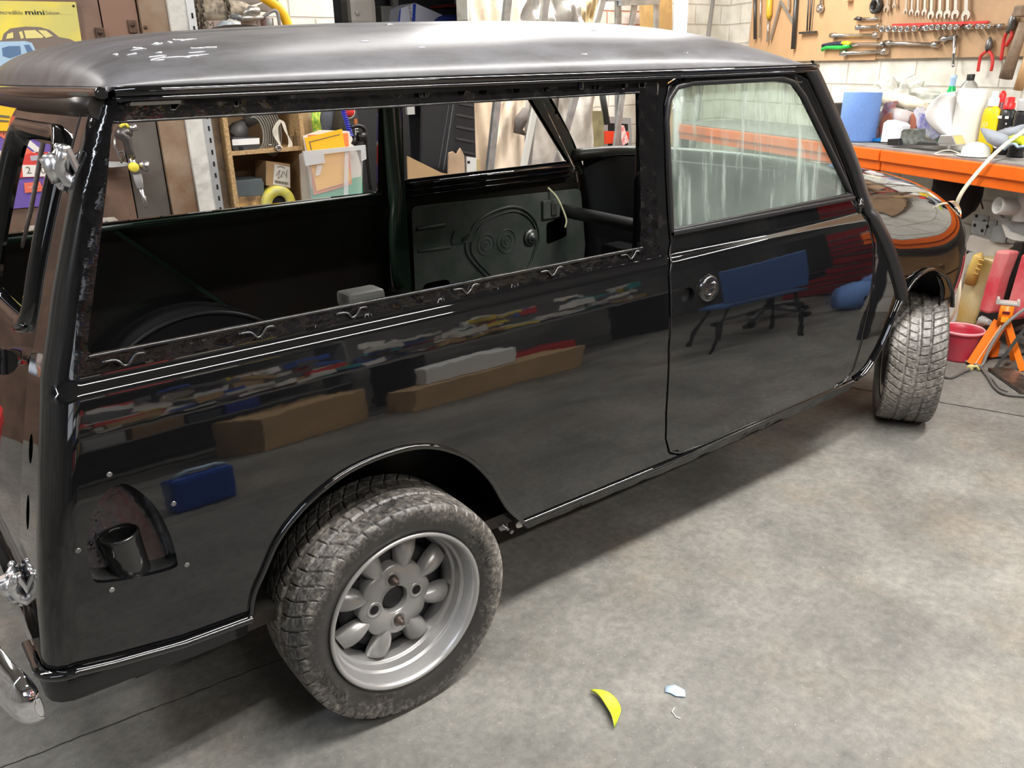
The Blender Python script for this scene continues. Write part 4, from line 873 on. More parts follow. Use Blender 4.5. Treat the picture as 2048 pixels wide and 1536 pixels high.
# sockets on a red rail
mb = MB(); A = W2(1785, 50, .035); B = W2(1976, 44, .035); mb.bar(A, B, .012, .012); one('socket_rail', 'thin red rail behind the row of sockets', 'rail', mb, REDH)
sx = [1772, 1784, 1797, 1809.5, 1822.5, 1836.5, 1861, 1872, 1884, 1897, 1909, 1921, 1948, 1964, 1975, 1987]; sy = [58, 58, 58, 58.5, 58, 57, 56, 54.5, 54.5, 53.5, 54, 54, 53, 53, 53, 52.5]
for i in range(16):
    mb = MB(); c = W2(sx[i], sy[i], .05); r = (6.6-.12*i)*K(c); mb.lathe([(r*.62, -.03), (r, -.03), (r, .028), (r*.92, .032), (r*.66, .032), (r*.6, .010), (0, .008)], c=c, T=RW3 @ Matrix.Rotation(PI/2, 3, 'X'), n=18)
    nn_ = ['first', 'second', 'third', 'fourth', 'fifth', 'sixth', 'seventh', 'eighth', 'ninth', 'tenth', 'eleventh', 'twelfth', 'thirteenth', 'fourteenth', 'fifteenth', 'sixteenth'][i]
    one('socket', 'chrome socket facing out, %s from the left in the row' % nn_, 'socket', mb, TST, 'sockets in a row on the tool board')
for i, (u, v, w) in enumerate(((1849, 56, 14), (1936, 53.5, 12), (2000, 52, 14))):
    mb = MB(); A = W2(u-w/2, v+1); B = W2(u+w/2, v-1); r = 5*K(A); mb.tube([A, B], [r, r*.85], 14); one('socket', ('chrome socket turned sideways left of the row centre', 'chrome socket turned sideways in the right half', 'chrome socket turned sideways touching the big pliers')[i], 'socket', mb, TST, 'sockets in a row on the tool board')
mb = MB(); mb.tube([W2(1881, 79), W2(1893, 77), W2(1894, 77), W2(1914, 73)], [.016, .016, .009, .012], 10); mb.tube([W2(1911, 72), W2(1909, 105), W2(1908, 107), W2(1907, 109), W2(1907, 131)], [.013, .008, .013, .008, .008], 10); mb.sphere(W2(1907, 131), .010, 8, 6); one('sliding_bar', 'chrome T-shaped sliding bar hanging below the sockets', 'tool', mb, TST)
def pliers(name, lab, jaw, piv, hl, hr, w, cut=False):
    t = thing(name, W2(*piv), lab, 'pliers', 'red handled pliers'); iv = Matrix.Translation(-Vector(t.location)); k_ = K(W2(*piv))
    for h in (hl, hr):
        mb = MB(); mb.T = iv; mb.tube([W2(*p) for p in spline(h, 4)], w*k_/2, 8); mb.build('handle', REDH, t)
    mb = MB(); mb.T = iv; P = [W2(*p) for p in jaw]; mb.tube(P, [w*k_*x for x in (.35, 1.05, 1.25, .8)], 10); mb.build('jaws', TDK if cut else mat('grey_jaws', (.2, .2, .2), .4, .8), t)
pliers('side_cutters', 'small red-handled pliers hanging below the board edge', [(1980, 74), (1979, 84), (1978, 94), (1976, 101)], (1976, 101), [(1974, 102), (1962, 112), (1958, 128), (1956, 143)], [(1978, 102), (1984, 112), (1985, 128), (1982, 142)], 6)
pliers('slip_joint_pliers', 'large grey pliers with long red handles beside the hammer', [(2029, 24), (2026, 38), (2023, 52), (2017, 66)], (2017, 66), [(2013, 66), (2008, 80), (2005, 100), (2002, 121)], [(2022, 62), (2024, 72), (2017, 84), (2012, 92)], 6.5)
mb = MB(); A = W2(2049, 45, .085); B = W2(2011, 157, .085); mb.tube([A, (A+B)/2, B], [.024, .026, .032], 10); mb.box(W2(2056, 22, .085), (.05, .13, .05), rot=RZ, bev=.008); one('hammer', 'hammer with thick grey wooden handle hanging head up', 'hammer', mb, WOODH)
mb = MB(); mb.tube([W2(2062, 100, .07), W2(2036, 180, .07)], .022, 10); one('wooden_tool', 'tan wooden tool handle hanging right of the hammer', 'handle', mb, mat('tan_handle', (.5, .3, .14), .5))
mb = MB(); mb.box(W2(1697, -6), (.05, .04, .05), rot=RZ); one('wooden_block', 'small wooden block at the top of the left board', 'block', mb, mat('light_wood', (.6, .42, .22), .6))

# ------------------------------------------------------------------ orange workbench along that wall
ORANGE = mat('orange_powder_coat', (.95, .17, .012), .35, noise=(6, .1)); GREYT = mat('dusty_grey_board', (.30, .29, .28), .7, noise=(12, .3))
ZB = .838; OB = .62
s0 = s_of(wr(1770, 300, OB)); sL = s_of(wr(1690, 290, OB))
bench = thing('workbench', wp(s0, .3, 0), 'long orange-framed workbench with grey top under the tool board', 'workbench'); ib = Matrix.Translation(-Vector(bench.location))
mb = MB(); mb.T = ib; slab(mb, -2.45, 1.62, .03, OB+.005, ZB-.006, ZB+.012); mb.build('worktop', GREYT, bench)
def beam(s_a, s_b, nm='beam'):
    mb = MB(); mb.T = ib; slab(mb, s_a, s_b, OB, OB+.030, ZB-.052, ZB+.002, .004); slab(mb, s_a, s_b, OB, OB+.016, ZB-.100, ZB-.050, .004)
    for s_ in np.arange(s_a+.3, s_b-.1, .45):
        q = wp(s_, OB+.03, ZB-.028); mb.lathe([(.008, 0), (.005, -.003), (0, -.003)], c=q, T=RW3 @ Matrix.Rotation(PI/2, 3, 'X'), n=8)
    mb.build(nm, ORANGE, bench)
beam(s0+.006, 1.62); beam(-2.45, s0-.006)
mb = MB(); mb.T = ib; slab(mb, -1.55, s0-.02, OB-.02, OB+.02, .012, .085, .004); mb.build('lower_beam', ORANGE, bench)
mb = MB(); mb.T = ib; slab(mb, -1.55, s0, .05, OB-.02, .012, .024); mb.build('lower_shelf', GREYT, bench)
for s_ in (s0+.10, 1.55, -2.4):
    mb = MB(); mb.T = ib; slab(mb, s_, s_+.05, OB-.075, OB-.02, 0, ZB-.01); mb.build('leg', mat('black_upright', (.02, .02, .022), .5), bench)

def zat(u, v, z=None): return Vector(at(u, v, 2, ZB+.012 if z is None else z))
def boff(u, v, off): return Vector(wr(u, v, off))     # point above the bench at a given distance from the wall
def setb(u, off): p = wr(u, 285, off); return Vector((p[0], p[1], ZB+.012)), K(p)
# blue paper roll
def paper_roll(lab, u, off, wpx, h, m, core=True, lean=0, nm='paper_roll'):
    p, k_ = setb(u, off); r = wpx*k_/2; mb = MB(); mb.lathe([(r*.32, h*.98), (r*.32, h), (r*.97, h), (r, h*.985), (r*1.0, h*.5), (r*.99, .01), (r*.96, 0), (0, 0)], n=40)
    mb.lathe([(r*.30, h-.03), (0, h-.03)], n=24)
    o = mb.build(nm, m); o.location = p; o.rotation_euler = (0, lean, 0); tag(o, lab, 'paper roll', 'paper rolls on the workbench'); return o
paper_roll('blue paper roll standing on the workbench beside the windscreen pillar', 1712, .50, 71, .255, mat('blue_tissue', (.18, .33, .72), .85, noise=(70, .08), bump=(120, .2, .002)), lean=.03)
paper_roll('white kitchen roll standing on the workbench', 1926, .42, 52, .285, mat('white_tissue', (.72, .72, .69), .85, bump=(120, .2, .002)), lean=.05)
p, k_ = setb(1888, .44); mb = MB()
def sheet(u, v): a = -1.35+2.0*u; return (p.x+.02+.085*math.sin(a)*.9-.0, p.y+.15-.13*u*1.3+.02*math.cos(a*2), ZB+.05+(.27-.05*math.sin(PI*(1-u)))*v+.03*(1-u)*(1-v))
def sheet(u, v):
    e = wr(1912-(1-u)*62*math.sin(PI*(.12+.72*v)), 270-88*v+6*(1-u), .49+.05*math.sin(u*3+v)-.05*u); return tuple(e)
mb.grid(sheet, 14, 10); o = one('loose_paper_sheet', 'loose curved sheet of white paper hanging off the kitchen roll', 'paper', mb, mat('soft_white_paper', (.80, .80, .79), .9)); so = o.modifiers.new('t', 'SOLIDIFY'); so.thickness = .002
# bottles
def bottle(name, lab, u, off, prof, mats, grp='bottles on the workbench', flat=1.0, cap=None, label=None, rz=0.0, z0=None):
    p, k_ = setb(u, off); t = thing(name, p, lab, 'bottle', grp, rz=RZ+rz)
    mb = MB(); mb.lathe([(0, 0)]+prof, n=28); mb.v = [(x, y*flat, z) for x, y, z in mb.v]; mb.build('body', mats[0], t)
    if cap: mb = MB(); mb.lathe(cap, n=16); mb.build('cap', mats[1], t)
    if label: label(t)
    return t
CLEAR = mat('cloudy_clear_plastic', (.72, .72, .70), .15, trans=.75, ior=1.3)
bottle('green_bottle', 'green plastic bottle with pale blue neck behind the kitchen roll', 1886, .16, [(.030, 0), (.033, .01), (.033, .17), (.032, .20), (.022, .255), (.0135, .285), (.013, .29)], [mat('green_bottle', (.01, .48, .12), .15), mat('pale_blue_neck', (.42, .62, .85), .4)], cap=[(.014, .275), (.0145, .315), (.016, .32), (.016, .335), (0, .337)])
bottle('large_clear_bottle', 'big clear cider bottle with black cap behind the kitchen roll', 1919, .17, [(.055, 0), (.060, .02), (.060, .21), (.055, .25), (.035, .295), (.016, .315), (.015, .32)], [CLEAR, mat('black_cap', (.015, .015, .015), .4)], cap=[(.018, .31), (.019, .338), (.017, .342), (0, .342)])
def yl(t):
    mb = MB(); add_text(mb, 'G3', .026, (0, -.0275, .13), (1, 0, 0), (0, 0, 1)); mb.build('lettering', mat('pale_print', (.95, .9, .6), .5), t)
bottle('yellow_bottle', 'yellow squeeze bottle of polish with white cap', 1973, .40, [(.044, 0), (.046, .01), (.046, .17), (.040, .195), (.018, .215)], [mat('yellow_plastic', (.90, .62, .01), .35), mat('white_plastic', (.85, .85, .85), .4)], flat=.58, cap=[(.022, .21), (.022, .245), (.014, .25), (.013, .275), (0, .277)], label=yl)
def bl(t):
    mb = MB(); 
    for i in range(5): mb.lathe([(.0045, 0), (0, -.001)], c=(.026, -.0275, .05+.022*i), axis='Y', n=10)
    mb.lathe([(.018, 0), (0, -.001)], c=(-.008, -.0275, .045), axis='Y', n=14); mb.box((-.018, -.0275, .165), (.028, .001, .012)); mb.box((.024, -.0275, .165), (.02, .001, .012)); mb.build('label_marks', MATS['white_plastic'], t)
bottle('black_bottle', 'black squeeze bottle with red cap and white dots', 2005, .38, [(.046, 0), (.047, .01), (.047, .16), (.040, .19), (.020, .205)], [mat('black_plastic', (.02, .02, .022), .3), mat('red_plastic', (.80, .02, .02), .35)], flat=.58, cap=[(.024, .2), (.024, .225), (.018, .228), (.018, .25), (0, .252)], label=bl)
bottle('ribbed_bottle', 'black ribbed bottle at the right edge of the bench', 2035, .42, [(.040, 0)]+[(.040-(.004 if i % 2 else 0), .01+.012*i) for i in range(15)]+[(.030, .20), (.018, .22)], [MATS['black_plastic'], mat('grey_frosted', (.45, .45, .45), .3)], flat=.7, cap=[(.030, .20), (.031, .24), (.026, .25), (0, .25)])
bottle('dark_red_capped_bottle', 'small dark bottle with red nozzle peeking out behind the yellow bottle', 1988, .22, [(.030, 0), (.030, .18), (.014, .22)], [mat('maroon_plastic', (.16, .03, .03), .4), MATS['red_plastic']], cap=[(.015, .21), (.015, .255), (.006, .27), (0, .27)])
# left-hand clutter
def crumple(mb, c, r, n=22, m=14, amp=.35, seed=1, flat=None):
    rnd = random.Random(seed); ph = [(rnd.uniform(1, 5), rnd.uniform(1, 5), rnd.uniform(0, 6), rnd.uniform(0, 6)) for _ in range(9)]; vs = []; c = Vector(c)
    for i in range(m+1):
        p_ = PI*i/m
        for k in range(n):
            a = 2*PI*k/n; s_ = 1+amp*sum(abs(math.sin(q[0]*a*1.0+q[2])*math.sin(q[1]*p_*2+q[3]))-.4 for q in ph)/4 if 0 < i < m else 1
            x = r[0]*math.sin(p_)*math.cos(a)*s_; y = r[1]*math.sin(p_)*math.sin(a)*s_; z = r[2]*math.cos(p_)*s_; z = max(z, -(flat if flat is not None else 9)); vs.append(c+Vector((x, y, z)))
    mb.add([mb_ for mb_ in vs], [(i*n+k, (i+1)*n+k, (i+1)*n+(k+1) % n, i*n+(k+1) % n) for i in range(m) for k in range(n)]); return mb
def wedge(name, lab, cat, pts, off, thick, m, grp=None, bev=0):
    """upright object over the bench whose outline is seen from the front"""
    mb = MB(); P = [Vector(wr(u, v, off)) for u, v in pts]; nrm = Vector(NW); lo_ = ZB+.0125 if sum(q.z for q in P)/len(P) > ZB-.03 else .0255
    for q in P: q.z = max(q.z, lo_)
    Q = [q-nrm*thick for q in P]; n = len(P)
    mb.add(P+Q, [list(range(n)), list(range(n, 2*n))[::-1]]+[(k, n+k, n+(k+1) % n, (k+1) % n) for k in range(n)], True); o = one(name, lab, cat, mb, m, grp)
    if bev: b = o.modifiers.new('b', 'BEVEL'); b.width = bev; b.segments = 2
    return o
wedge('black_case', 'black plastic case behind the blue paper roll', 'case', [(1655, 206), (1690, 205), (1690, 286), (1655, 284)], .20, .12, MATS['black_plastic'], bev=.01)
wedge('box_of_wipes', 'dark box standing behind the blue paper roll, right side', 'box', [(1742, 196), (1760, 208), (1762, 286), (1742, 284)], .16, .12, mat('dull_brown_card', (.30, .24, .17), .7), bev=.004)
BAG = mat('clear_film', (.80, .80, .74), .25, trans=.35, ior=1.15, bump=(20, 1.0, .02))
mb = MB(); crumple(mb, boff(1795, 196, .22), (.10, .19, .085), n=34, m=18, amp=1.1, seed=4); one('plastic_bag', 'crumpled translucent plastic bag against the white wall', 'bag', mb, BAG, smooth=False)
mb = MB(); A = boff(1775, 194, .30); B = boff(1852, 212, .34); mb.tube([A, (A*2+B)/3, (A+B*2)/3, B], [.04, .035, .034, .018], 7); one('rolled_cloth', 'rolled cream cloth lying over the heap', 'cloth', mb, mat('cream_cloth', (.82, .76, .58), .9, bump=(14, .7, .02)))
wedge('crisp_packet', 'red and silver foil packet leaning in the heap', 'packet', [(1744, 280), (1747, 240), (1762, 225), (1770, 206), (1788, 202), (1776, 226), (1762, 245), (1760, 276)], .38, .03, mat('red_silver_foil', (.75, .05, .06), .25, .4, noise=(14, 1, (.60, .60, .60)), bump=(25, .8, .01)), bev=.001)
mb = MB(); mb.tube([boff(1784, 224, .34), boff(1800, 233, .37), boff(1818, 244, .40), boff(1819, 244, .40), boff(1803, 235, .37)], [.028, .040, .052, .050, .036], 16, cap=False); one('plastic_cup', 'clear crushed plastic cup in the heap', 'cup', mb, mat('pinkish_clear', (.78, .70, .70), .2, trans=.4, ior=1.2))
wedge('brown_sanding_block', 'brick-coloured sanding block left of the crushed cup', 'block', [(1758, 254), (1764, 232), (1780, 226), (1786, 240), (1772, 268), (1760, 268)], .41, .05, mat('brick_brown', (.42, .15, .09), .7), 'sanding blocks', .0015)
wedge('brown_sanding_block', 'brick-coloured sanding block right of the crushed cup', 'block', [(1806, 258), (1818, 250), (1822, 228), (1834, 224), (1834, 244), (1830, 262), (1808, 266)], .41, .05, MATS['brick_brown'], 'sanding blocks', .0015)
wedge('white_paper_bag', 'white folded paper bag standing at the front of the heap', 'bag', [(1761, 284), (1767, 246), (1775, 240), (1800, 247), (1805, 252), (1798, 284)], .52, .05, mat('white_card', (.84, .82, .84), .7), bev=.001)
wedge('marbled_black_block', 'black marbled block near the bench edge', 'block', [(1799, 289), (1802, 262), (1808, 258), (1832, 258), (1831, 289)], .56, .06, mat('marbled_black', (.06, .065, .06), .3, noise=(25, 1, (.22, .24, .22))), bev=.004)
wedge('small_black_box', 'small flat black box on the bench front edge', 'box', [(1774, 290), (1775, 278), (1796, 277), (1797, 290)], .585, .05, MATS['black_plastic'], bev=.003)
wedge('blue_wrapper', 'shiny blue and white snack wrapper, open end left', 'packet', [(1834, 262), (1832, 238), (1826, 222), (1834, 214), (1840, 224), (1852, 232), (1862, 248), (1886, 252), (1890, 266), (1866, 280), (1850, 268)], .46, .04, mat('blue_white_foil', (.07, .06, .40), .25, .3, noise=(11, 1, (.72, .74, .85)), bump=(25, .8, .01)), bev=.001)
wedge('clear_tray', 'small clear plastic tray upside down on the bench', 'tray', [(1872, 291), (1880, 270), (1904, 270), (1912, 289), (1912, 292)], .55, .06, CLEAR, bev=.004)
wedge('blue_tub', 'bright blue flat tub at the foot of the foil packet', 'lid', [(1740, 283), (1742, 277), (1760, 276), (1762, 283)], .47, .05, mat('bright_blue', (.02, .25, .70), .35))
wedge('grey_board', 'piece of thin dark board lying behind the clear tray', 'board', [(1830, 290), (1836, 284), (1872, 286), (1874, 291)], .56, .06, TDK)
# dust mask
p = boff(1950, 286, .56); t = thing('dust_mask', (p.x, p.y, ZB+.012), 'white moulded dust mask with elastic on the bench edge', 'mask', rz=RZ); mb = MB()
mb.grid(lambda u, v: (.075*math.sin(PI*(u-.5))*(1-.0*v), -.05*math.cos(PI*(u-.5))*math.sin(v*PI/2)+.02, .062*math.cos(v*PI/2)*math.cos(PI*(u-.5))**.5 if abs(u-.5) < .499 else 0), 20, 8); mb.grid(lambda u, v: (.08*math.sin(PI*(u-.5))*(.9+.1*v), -.055*math.cos(PI*(u-.5))*v, .004), 16, 2)
o = mb.build('shell', mat('mask_white', (.82, .82, .74), .85, bump=(60, .4, .003)), t); so = o.modifiers.new('t', 'SOLIDIFY'); so.thickness = .002
mb = MB(); mb.tube(spline([(-.07, -.01, .01), (-.12, -.03, .02), (-.17, -.05, .003), (-.13, -.075, .0), (-.06, -.055, .004)], 5), .0022, 6); mb.build('elastic', mat('elastic', (.8, .78, .6), .7), t)
# gloves + hook
mb = MB(); mb.tube([boff(1964, 258, .52), boff(1985, 274, .54), boff(2005, 283, .56), boff(2012, 287, .56)], [.008, .030, .032, .010], 8); mb.tube([boff(1990, 272, .40), boff(2020, 268, .42), boff(2052, 264, .46)], [.02, .032, .035], 8); one('grey_rag', 'blue-grey rubber glove lying behind the dust mask', 'glove', mb, mat('grey_glove', (.30, .33, .38), .6, bump=(18, .6, .01)))
mb = MB(); mb.tube([boff(2008, 282, .5), boff(2028, 278, .52), boff(2052, 282, .54)], [.012, .018, .02], 8); one('yellow_glove', 'lime yellow glove at the right end of the bench', 'glove', mb, mat('lime_yellow', (.60, .68, .03), .6))
mb = MB(); mb.tube(spline([tuple(boff(*q, .57)) for q in ((2008, 299), (2018, 290), (2030, 288), (2036, 294), (2046, 292))], 4), .006, 6); one('blue_hook', 'pale blue wire hook on the bench edge', 'hook', mb, mat('pale_blue', (.35, .5, .62), .4))
# cream hose over the bench edge, down behind the nose of the car
mb = MB(); pts = [(boff(2290, 250, .3).x, boff(2290, 250, .3).y, ZB+.022), (boff(2180, 240, .36).x, boff(2180, 240, .36).y, ZB+.03), tuple(boff(2090, 240, .45)), tuple(boff(2040, 268, .55)), tuple(boff(1998, 300, .68)), tuple(boff(1955, 345, .76)), tuple(boff(1920, 392, .80)), tuple(boff(1912, 430, .78)), tuple(boff(1914, 520, .76)), tuple(boff(1919, 575, .74)), tuple(boff(1912, 615, .72)), tuple(boff(1895, 645, .70)), tuple(boff(1880, 650, .65))]
mb.tube(spline(pts, 6), .0085, 8); one('cream_hose', 'cream cable running down over the orange bench edge behind the car', 'hose', mb, mat('cream_hose', (.78, .74, .56), .5))

# ------------------------------------------------------------------ under the bench
def wpoly(name, lab, cat, pts, off, thick, m, grp=None, bev=0): return wedge(name, lab, cat, pts, off, thick, m, grp, bev)
mb = MB(); crumple(mb, boff(1915, 375, .25), (.09, .13, .17), seed=3, amp=.25); one('black_sack', 'dark bundled sack hanging below the bench behind the car nose', 'sack', mb, mat('dark_sack', (.022, .015, .018), .7, bump=(15, .6, .02)))
mb = MB(); mb.tube(spline([tuple(boff(*q, .05)) for q in ((1968, 350), (1962, 362), (1953, 372), (1958, 390), (1966, 418))], 4), .004, 6); one('brown_wire', 'thin brown wire down the wall under the bench', 'wire', mb, mat('brown_wire', (.10, .03, .03), .5))
p = boff(2024, 414, .50); t = thing('drain_pipe_elbow', p, 'pale grey plastic drain pipe elbow with open mouth', 'pipe'); TT = Matrix.Rotation(RZ, 3, 'Z')
mb = MB(); ax_ = TT @ Vector((-.25, -1, .12)).normalized(); R3 = ax_.to_track_quat('Z', 'Y').to_matrix(); r = 17*K(p)
PVC = mat('grey_pvc', (.60, .59, .55), .35)
mb.lathe([(r*.82, -.06), (r*.84, .07), (r*1.0, .07), (r*1.02, .055), (r*1.0, 0), (r*.9, -.01), (r*.9, -.06)], T=R3, n=28); mb.build('mouth', PVC, t)
mb = MB(); mb.lathe([(r*.9, -.06), (r*.9, .05), (r*1.12, .055), (r*1.14, .085), (r*1.02, .09), (r*1.0, .14), (r*1.15, .145), (r*1.15, .165), (r*.9, .165)], c=(TT @ Vector((.02, .04, .0))), n=28); mb.build('riser', PVC, t)
mb = MB(); mb.lathe([(r*.8, -.03), (0, -.03)], T=R3, n=20); mb.build('bore', DARK, t)
GREYC = mat('grey_card', (.36, .36, .35), .6, noise=(4, .15)); LG = mat('light_grey_plate', (.40, .42, .43), .45, .4, noise=(9, .3)); CREAMP = mat('cream_panel', (.60, .55, .50), .6, noise=(3, .15))
wpoly('grey_card_sheet', 'folded grey card sheet below the drain pipe elbow', 'sheet', [(1978, 424), (1990, 420), (2004, 436), (2048, 440), (2060, 476), (2048, 473), (2014, 458), (2000, 446)], .46, .02, GREYC)
wpoly('white_folded_sheet', 'edge of a pale folded sheet under the grey card', 'sheet', [(2003, 448), (2020, 464), (2055, 476), (2055, 484), (2026, 480), (2012, 474)], .48, .015, mat('pale_sheet', (.66, .65, .60), .6))
for i, (pts, off, lab) in enumerate((([(1946, 428), (1978, 432), (1976, 446), (1944, 442)], .36, 'top plate of the stack of perforated grey metal plates'), ([(1944, 440), (1976, 444), (1968, 472), (1941, 466)], .40, 'large speckled perforated plate, leftmost of the stack'), ([(1978, 442), (1994, 441), (1990, 476), (1969, 472)], .41, 'perforated plate in the middle of the stack'), ([(1986, 452), (2004, 450), (2016, 466), (2010, 487), (1979, 483)], .44, 'small front perforated plate of the stack'))):
    t = wpoly('perforated_plate', lab, 'plate', pts, off, .008, LG, 'perforated metal plates under the bench', .003)
    mb = MB(); cx_ = sum(q[0] for q in pts)/4; cy_ = sum(q[1] for q in pts)/4
    for dx, dy in ((-8, -5), (7, 6)): mb.lathe([(.009, 0), (0, -.001)], c=boff(cx_+dx, cy_+dy, off+.001), T=RW3 @ Matrix.Rotation(PI/2, 3, 'X'), n=10)
    mb.build('hole', DARK, t)
wpoly('cream_metal_sheet', 'cream metal sheet leaning under the perforated plates', 'panel', [(1939, 470), (1984, 482), (2030, 490), (2008, 506), (1992, 504), (1984, 520), (1928, 498)], .42, .03, CREAMP, bev=.004)
# white heater with fins
t = thing('slatted_heater', boff(1905, 560, .50), 'white heater with black slots beside the front wheel', 'heater'); iv = Matrix.Translation(-Vector(t.location))
mb = MB(); mb.T = iv; P = [Vector(wr(u, v, .50)) for u, v in [(1868, 655), (1878, 600), (1906, 515), (1926, 506), (1930, 530), (1912, 640), (1900, 656)]]; Q = [q-Vector(NW)*.2 for q in P]; n_ = len(P); mb.add(P+Q, [list(range(n_)), list(range(n_, 2*n_))[::-1]]+[(k, n_+k, n_+(k+1) % n_, (k+1) % n_) for k in range(n_)], True); mb.build('casing', mat('off_white_casing', (.58, .57, .55), .4), t)
for i in range(9):
    mb = MB(); mb.T = iv; a = boff(1896+i*3.6, 545-i*4.2, .505); b_ = boff(1907+i*3.6, 508-i*.5, .505); mb.bar(a, b_, .007, .012, up=tuple(NW)); mb.build('slot', DARK, t)
# amber jerrycan
AMB = mat('cloudy_amber_plastic', (.50, .36, .10), .3, noise=(6, .35, (.62, .55, .30)), trans=.15)
t = thing('plastic_jerrycan', boff(1955, 600, .40), 'yellowed plastic jerrycan of old fluid under the bench', 'jerrycan'); iv = Matrix.Translation(-Vector(t.location))
mb = MB(); mb.T = iv; P = [Vector(wr(u, v, .50)) for u, v in [(1906, 648), (1920, 580), (1936, 524), (1952, 512), (1992, 520), (1986, 560), (1962, 620), (1950, 655)]]; Q = [q-Vector(NW)*.14 for q in P]; n_ = len(P); mb.add(P+Q, [list(range(n_)), list(range(n_, 2*n_))[::-1]]+[(k, n_+k, n_+(k+1) % n_, (k+1) % n_) for k in range(n_)], True); o = mb.build('body', AMB, t); b_ = o.modifiers.new('b', 'BEVEL'); b_.width = .02; b_.segments = 3
mb = MB(); mb.T = iv; mb.tube([boff(1940, 566, .52), boff(1948, 540, .53), boff(1958, 514, .53), boff(1966, 512, .52)], [.028, .028, .026, .02], 10); mb.build('grip', mat('amber_handle_plastic', (.62, .42, .12), .35), t)
for i in range(4):
    mb = MB(); mb.T = iv; mb.tube([boff(1938+i*4, 545-i*9, .545), boff(1956+i*4, 548-i*9, .545)], .003, 6); mb.build('rib', MATS['amber_handle_plastic'], t)
# red seat cushions and black strut
REDV = mat('dusty_red_vinyl', (.62, .045, .07), .5, noise=(5, .35, (.70, .22, .22)), bump=(30, .2, .004))
wpoly('red_seat_pad', 'dusty red vinyl seat pad left of the black strut', 'seat pad', [(1991, 500), (2004, 502), (2017, 504), (1996, 560), (1978, 628), (1966, 626), (1956, 621), (1972, 560)], .60, .07, REDV, 'red vinyl seat pads', .012)
wpoly('red_seat_pad', 'dusty red vinyl seat pad right of the black strut', 'seat pad', [(2042, 508), (2062, 505), (2062, 628), (2018, 642), (2006, 634), (2024, 570)], .60, .07, REDV, 'red vinyl seat pads', .012)
wpoly('black_strut', 'rough black metal strut between the red seat pads', 'strut', [(2028, 484), (2046, 484), (2036, 530), (2014, 600), (1990, 598), (2012, 530)], .52, .05, mat('rough_black', (.03, .028, .025), .6, noise=(30, .6)), bev=.004)
wpoly('dark_fabric', 'black cloth hanging over the lower shelf under the red pads', 'cloth', [(1952, 640), (1960, 624), (2060, 640), (2060, 672), (1990, 664)], .50, .05, mat('black_cloth', (.02, .02, .022), .8))
mb = MB(); mb.tube([boff(1956, 652, .56), boff(1966, 642, .57), boff(1980, 645, .58)], [.01, .026, .012], 8); one('grey_rag', 'scrunched grey rag on the lower shelf beside the jack stand', 'rag', mb, mat('rag_grey', (.38, .38, .37), .9, bump=(20, .8, .01)))
# bucket on the floor
fb = Vector((3.02, -.36, 0)); fb = Vector(at(1914, 716, 2, .0)); t = thing('red_bucket', (fb.x, fb.y, 0), 'red plastic bucket on the floor behind the front wheel', 'bucket')
REDB = mat('red_bucket_plastic', (.50, .015, .04), .35, noise=(6, .5, (.36, .05, .07))); kk = K(fb); r1 = 40*kk
mb = MB(); hB = .135; mb.lathe([(0, 0), (r1*.74, 0), (r1*.76, .01), (r1*.93, hB-.02), (r1*.96, hB-.01), (r1*1.02, hB-.008), (r1*1.03, hB+.004), (r1*.97, hB+.002), (r1*.92, hB-.02), (r1*.74, .012), (0, .010)], n=40); mb.build('body', REDB, t)
mb = MB(); mb.lathe([(r1*.96, hB+.002), (r1*1.0, hB+.008), (r1*1.04, hB+.003), (r1*1.02, hB-.003)], n=40); mb.build('rim', mat('faded_pink_rim', (.62, .28, .30), .5), t)
mb = MB(); mb.tube(spline([(r1*.55, -r1*.80, hB-.03), (r1*.8, -r1*.75, hB-.06), (r1*1.0, -r1*.50, hB-.09)], 4), .008, 6); mb.build('handle_lug', MATS['faded_pink_rim'], t)
# jack stand (orange, four splayed feet)
jb = Vector(at(1975, 727, 2, 0)); JO = mat('orange_jack_paint', (.95, .20, .01), .35, noise=(20, .12))
t = thing('jack_stand', (jb.x, jb.y, 0), 'orange axle stand with a grey saddle in front of the bench', 'axle stand'); iv = Matrix.Translation(-Vector((jb.x, jb.y, 0)))
dj = _C[:2]*0
nv = Vector((-.92, -.38, 0)).normalized(); rt_ = Vector((.40, -.92, 0)).normalized()          # towards the viewer, to the viewer's right
top = .275; hc = Vector((0, 0, top))+rt_*.030
mb = MB(); mb.tube([hc+Vector((0, 0, -.085)), hc], .036, 4); mb.build('collar', JO, t)
for a_, b_2 in ((-.055, .06), (.135, .05), (.0, -.09), (.10, -.085)):
    mb = MB(); foot = rt_*a_+nv*b_2; tp = hc+Vector((0, 0, -.08))+rt_*(a_-.03)*.14; mb.bar(tp, foot+Vector((0, 0, .004)), .058 if a_ < -.01 else .026, .006, up=tuple(nv)); mb.build('leg', JO, t)
mb = MB(); mb.bar(hc+Vector((0, 0, -.085))+nv*.034-rt_*.010, rt_*-.048+nv*.066+Vector((0, 0, .012)), .004, .003, up=tuple(nv)); mb.build('edge_highlight_strip', mat('painted_edge_highlight', (.9, .55, .3), .3), t)  # pale strip paints a highlight along the leg edge
mb = MB(); mb.box(hc+Vector((0, 0, .008)), (.05, .09, .012), rot=math.atan2(rt_.y, rt_.x)+PI/2, bev=.003); mb.box(hc+Vector((0, 0, .018))-rt_*.038, (.05, .010, .016), rot=math.atan2(rt_.y, rt_.x)+PI/2); mb.box(hc+Vector((0, 0, .018))+rt_*.038, (.05, .010, .010), rot=math.atan2(rt_.y, rt_.x)+PI/2); mb.build('saddle', mat('dusty_cast_iron', (.50, .48, .45), .5, .3), t)
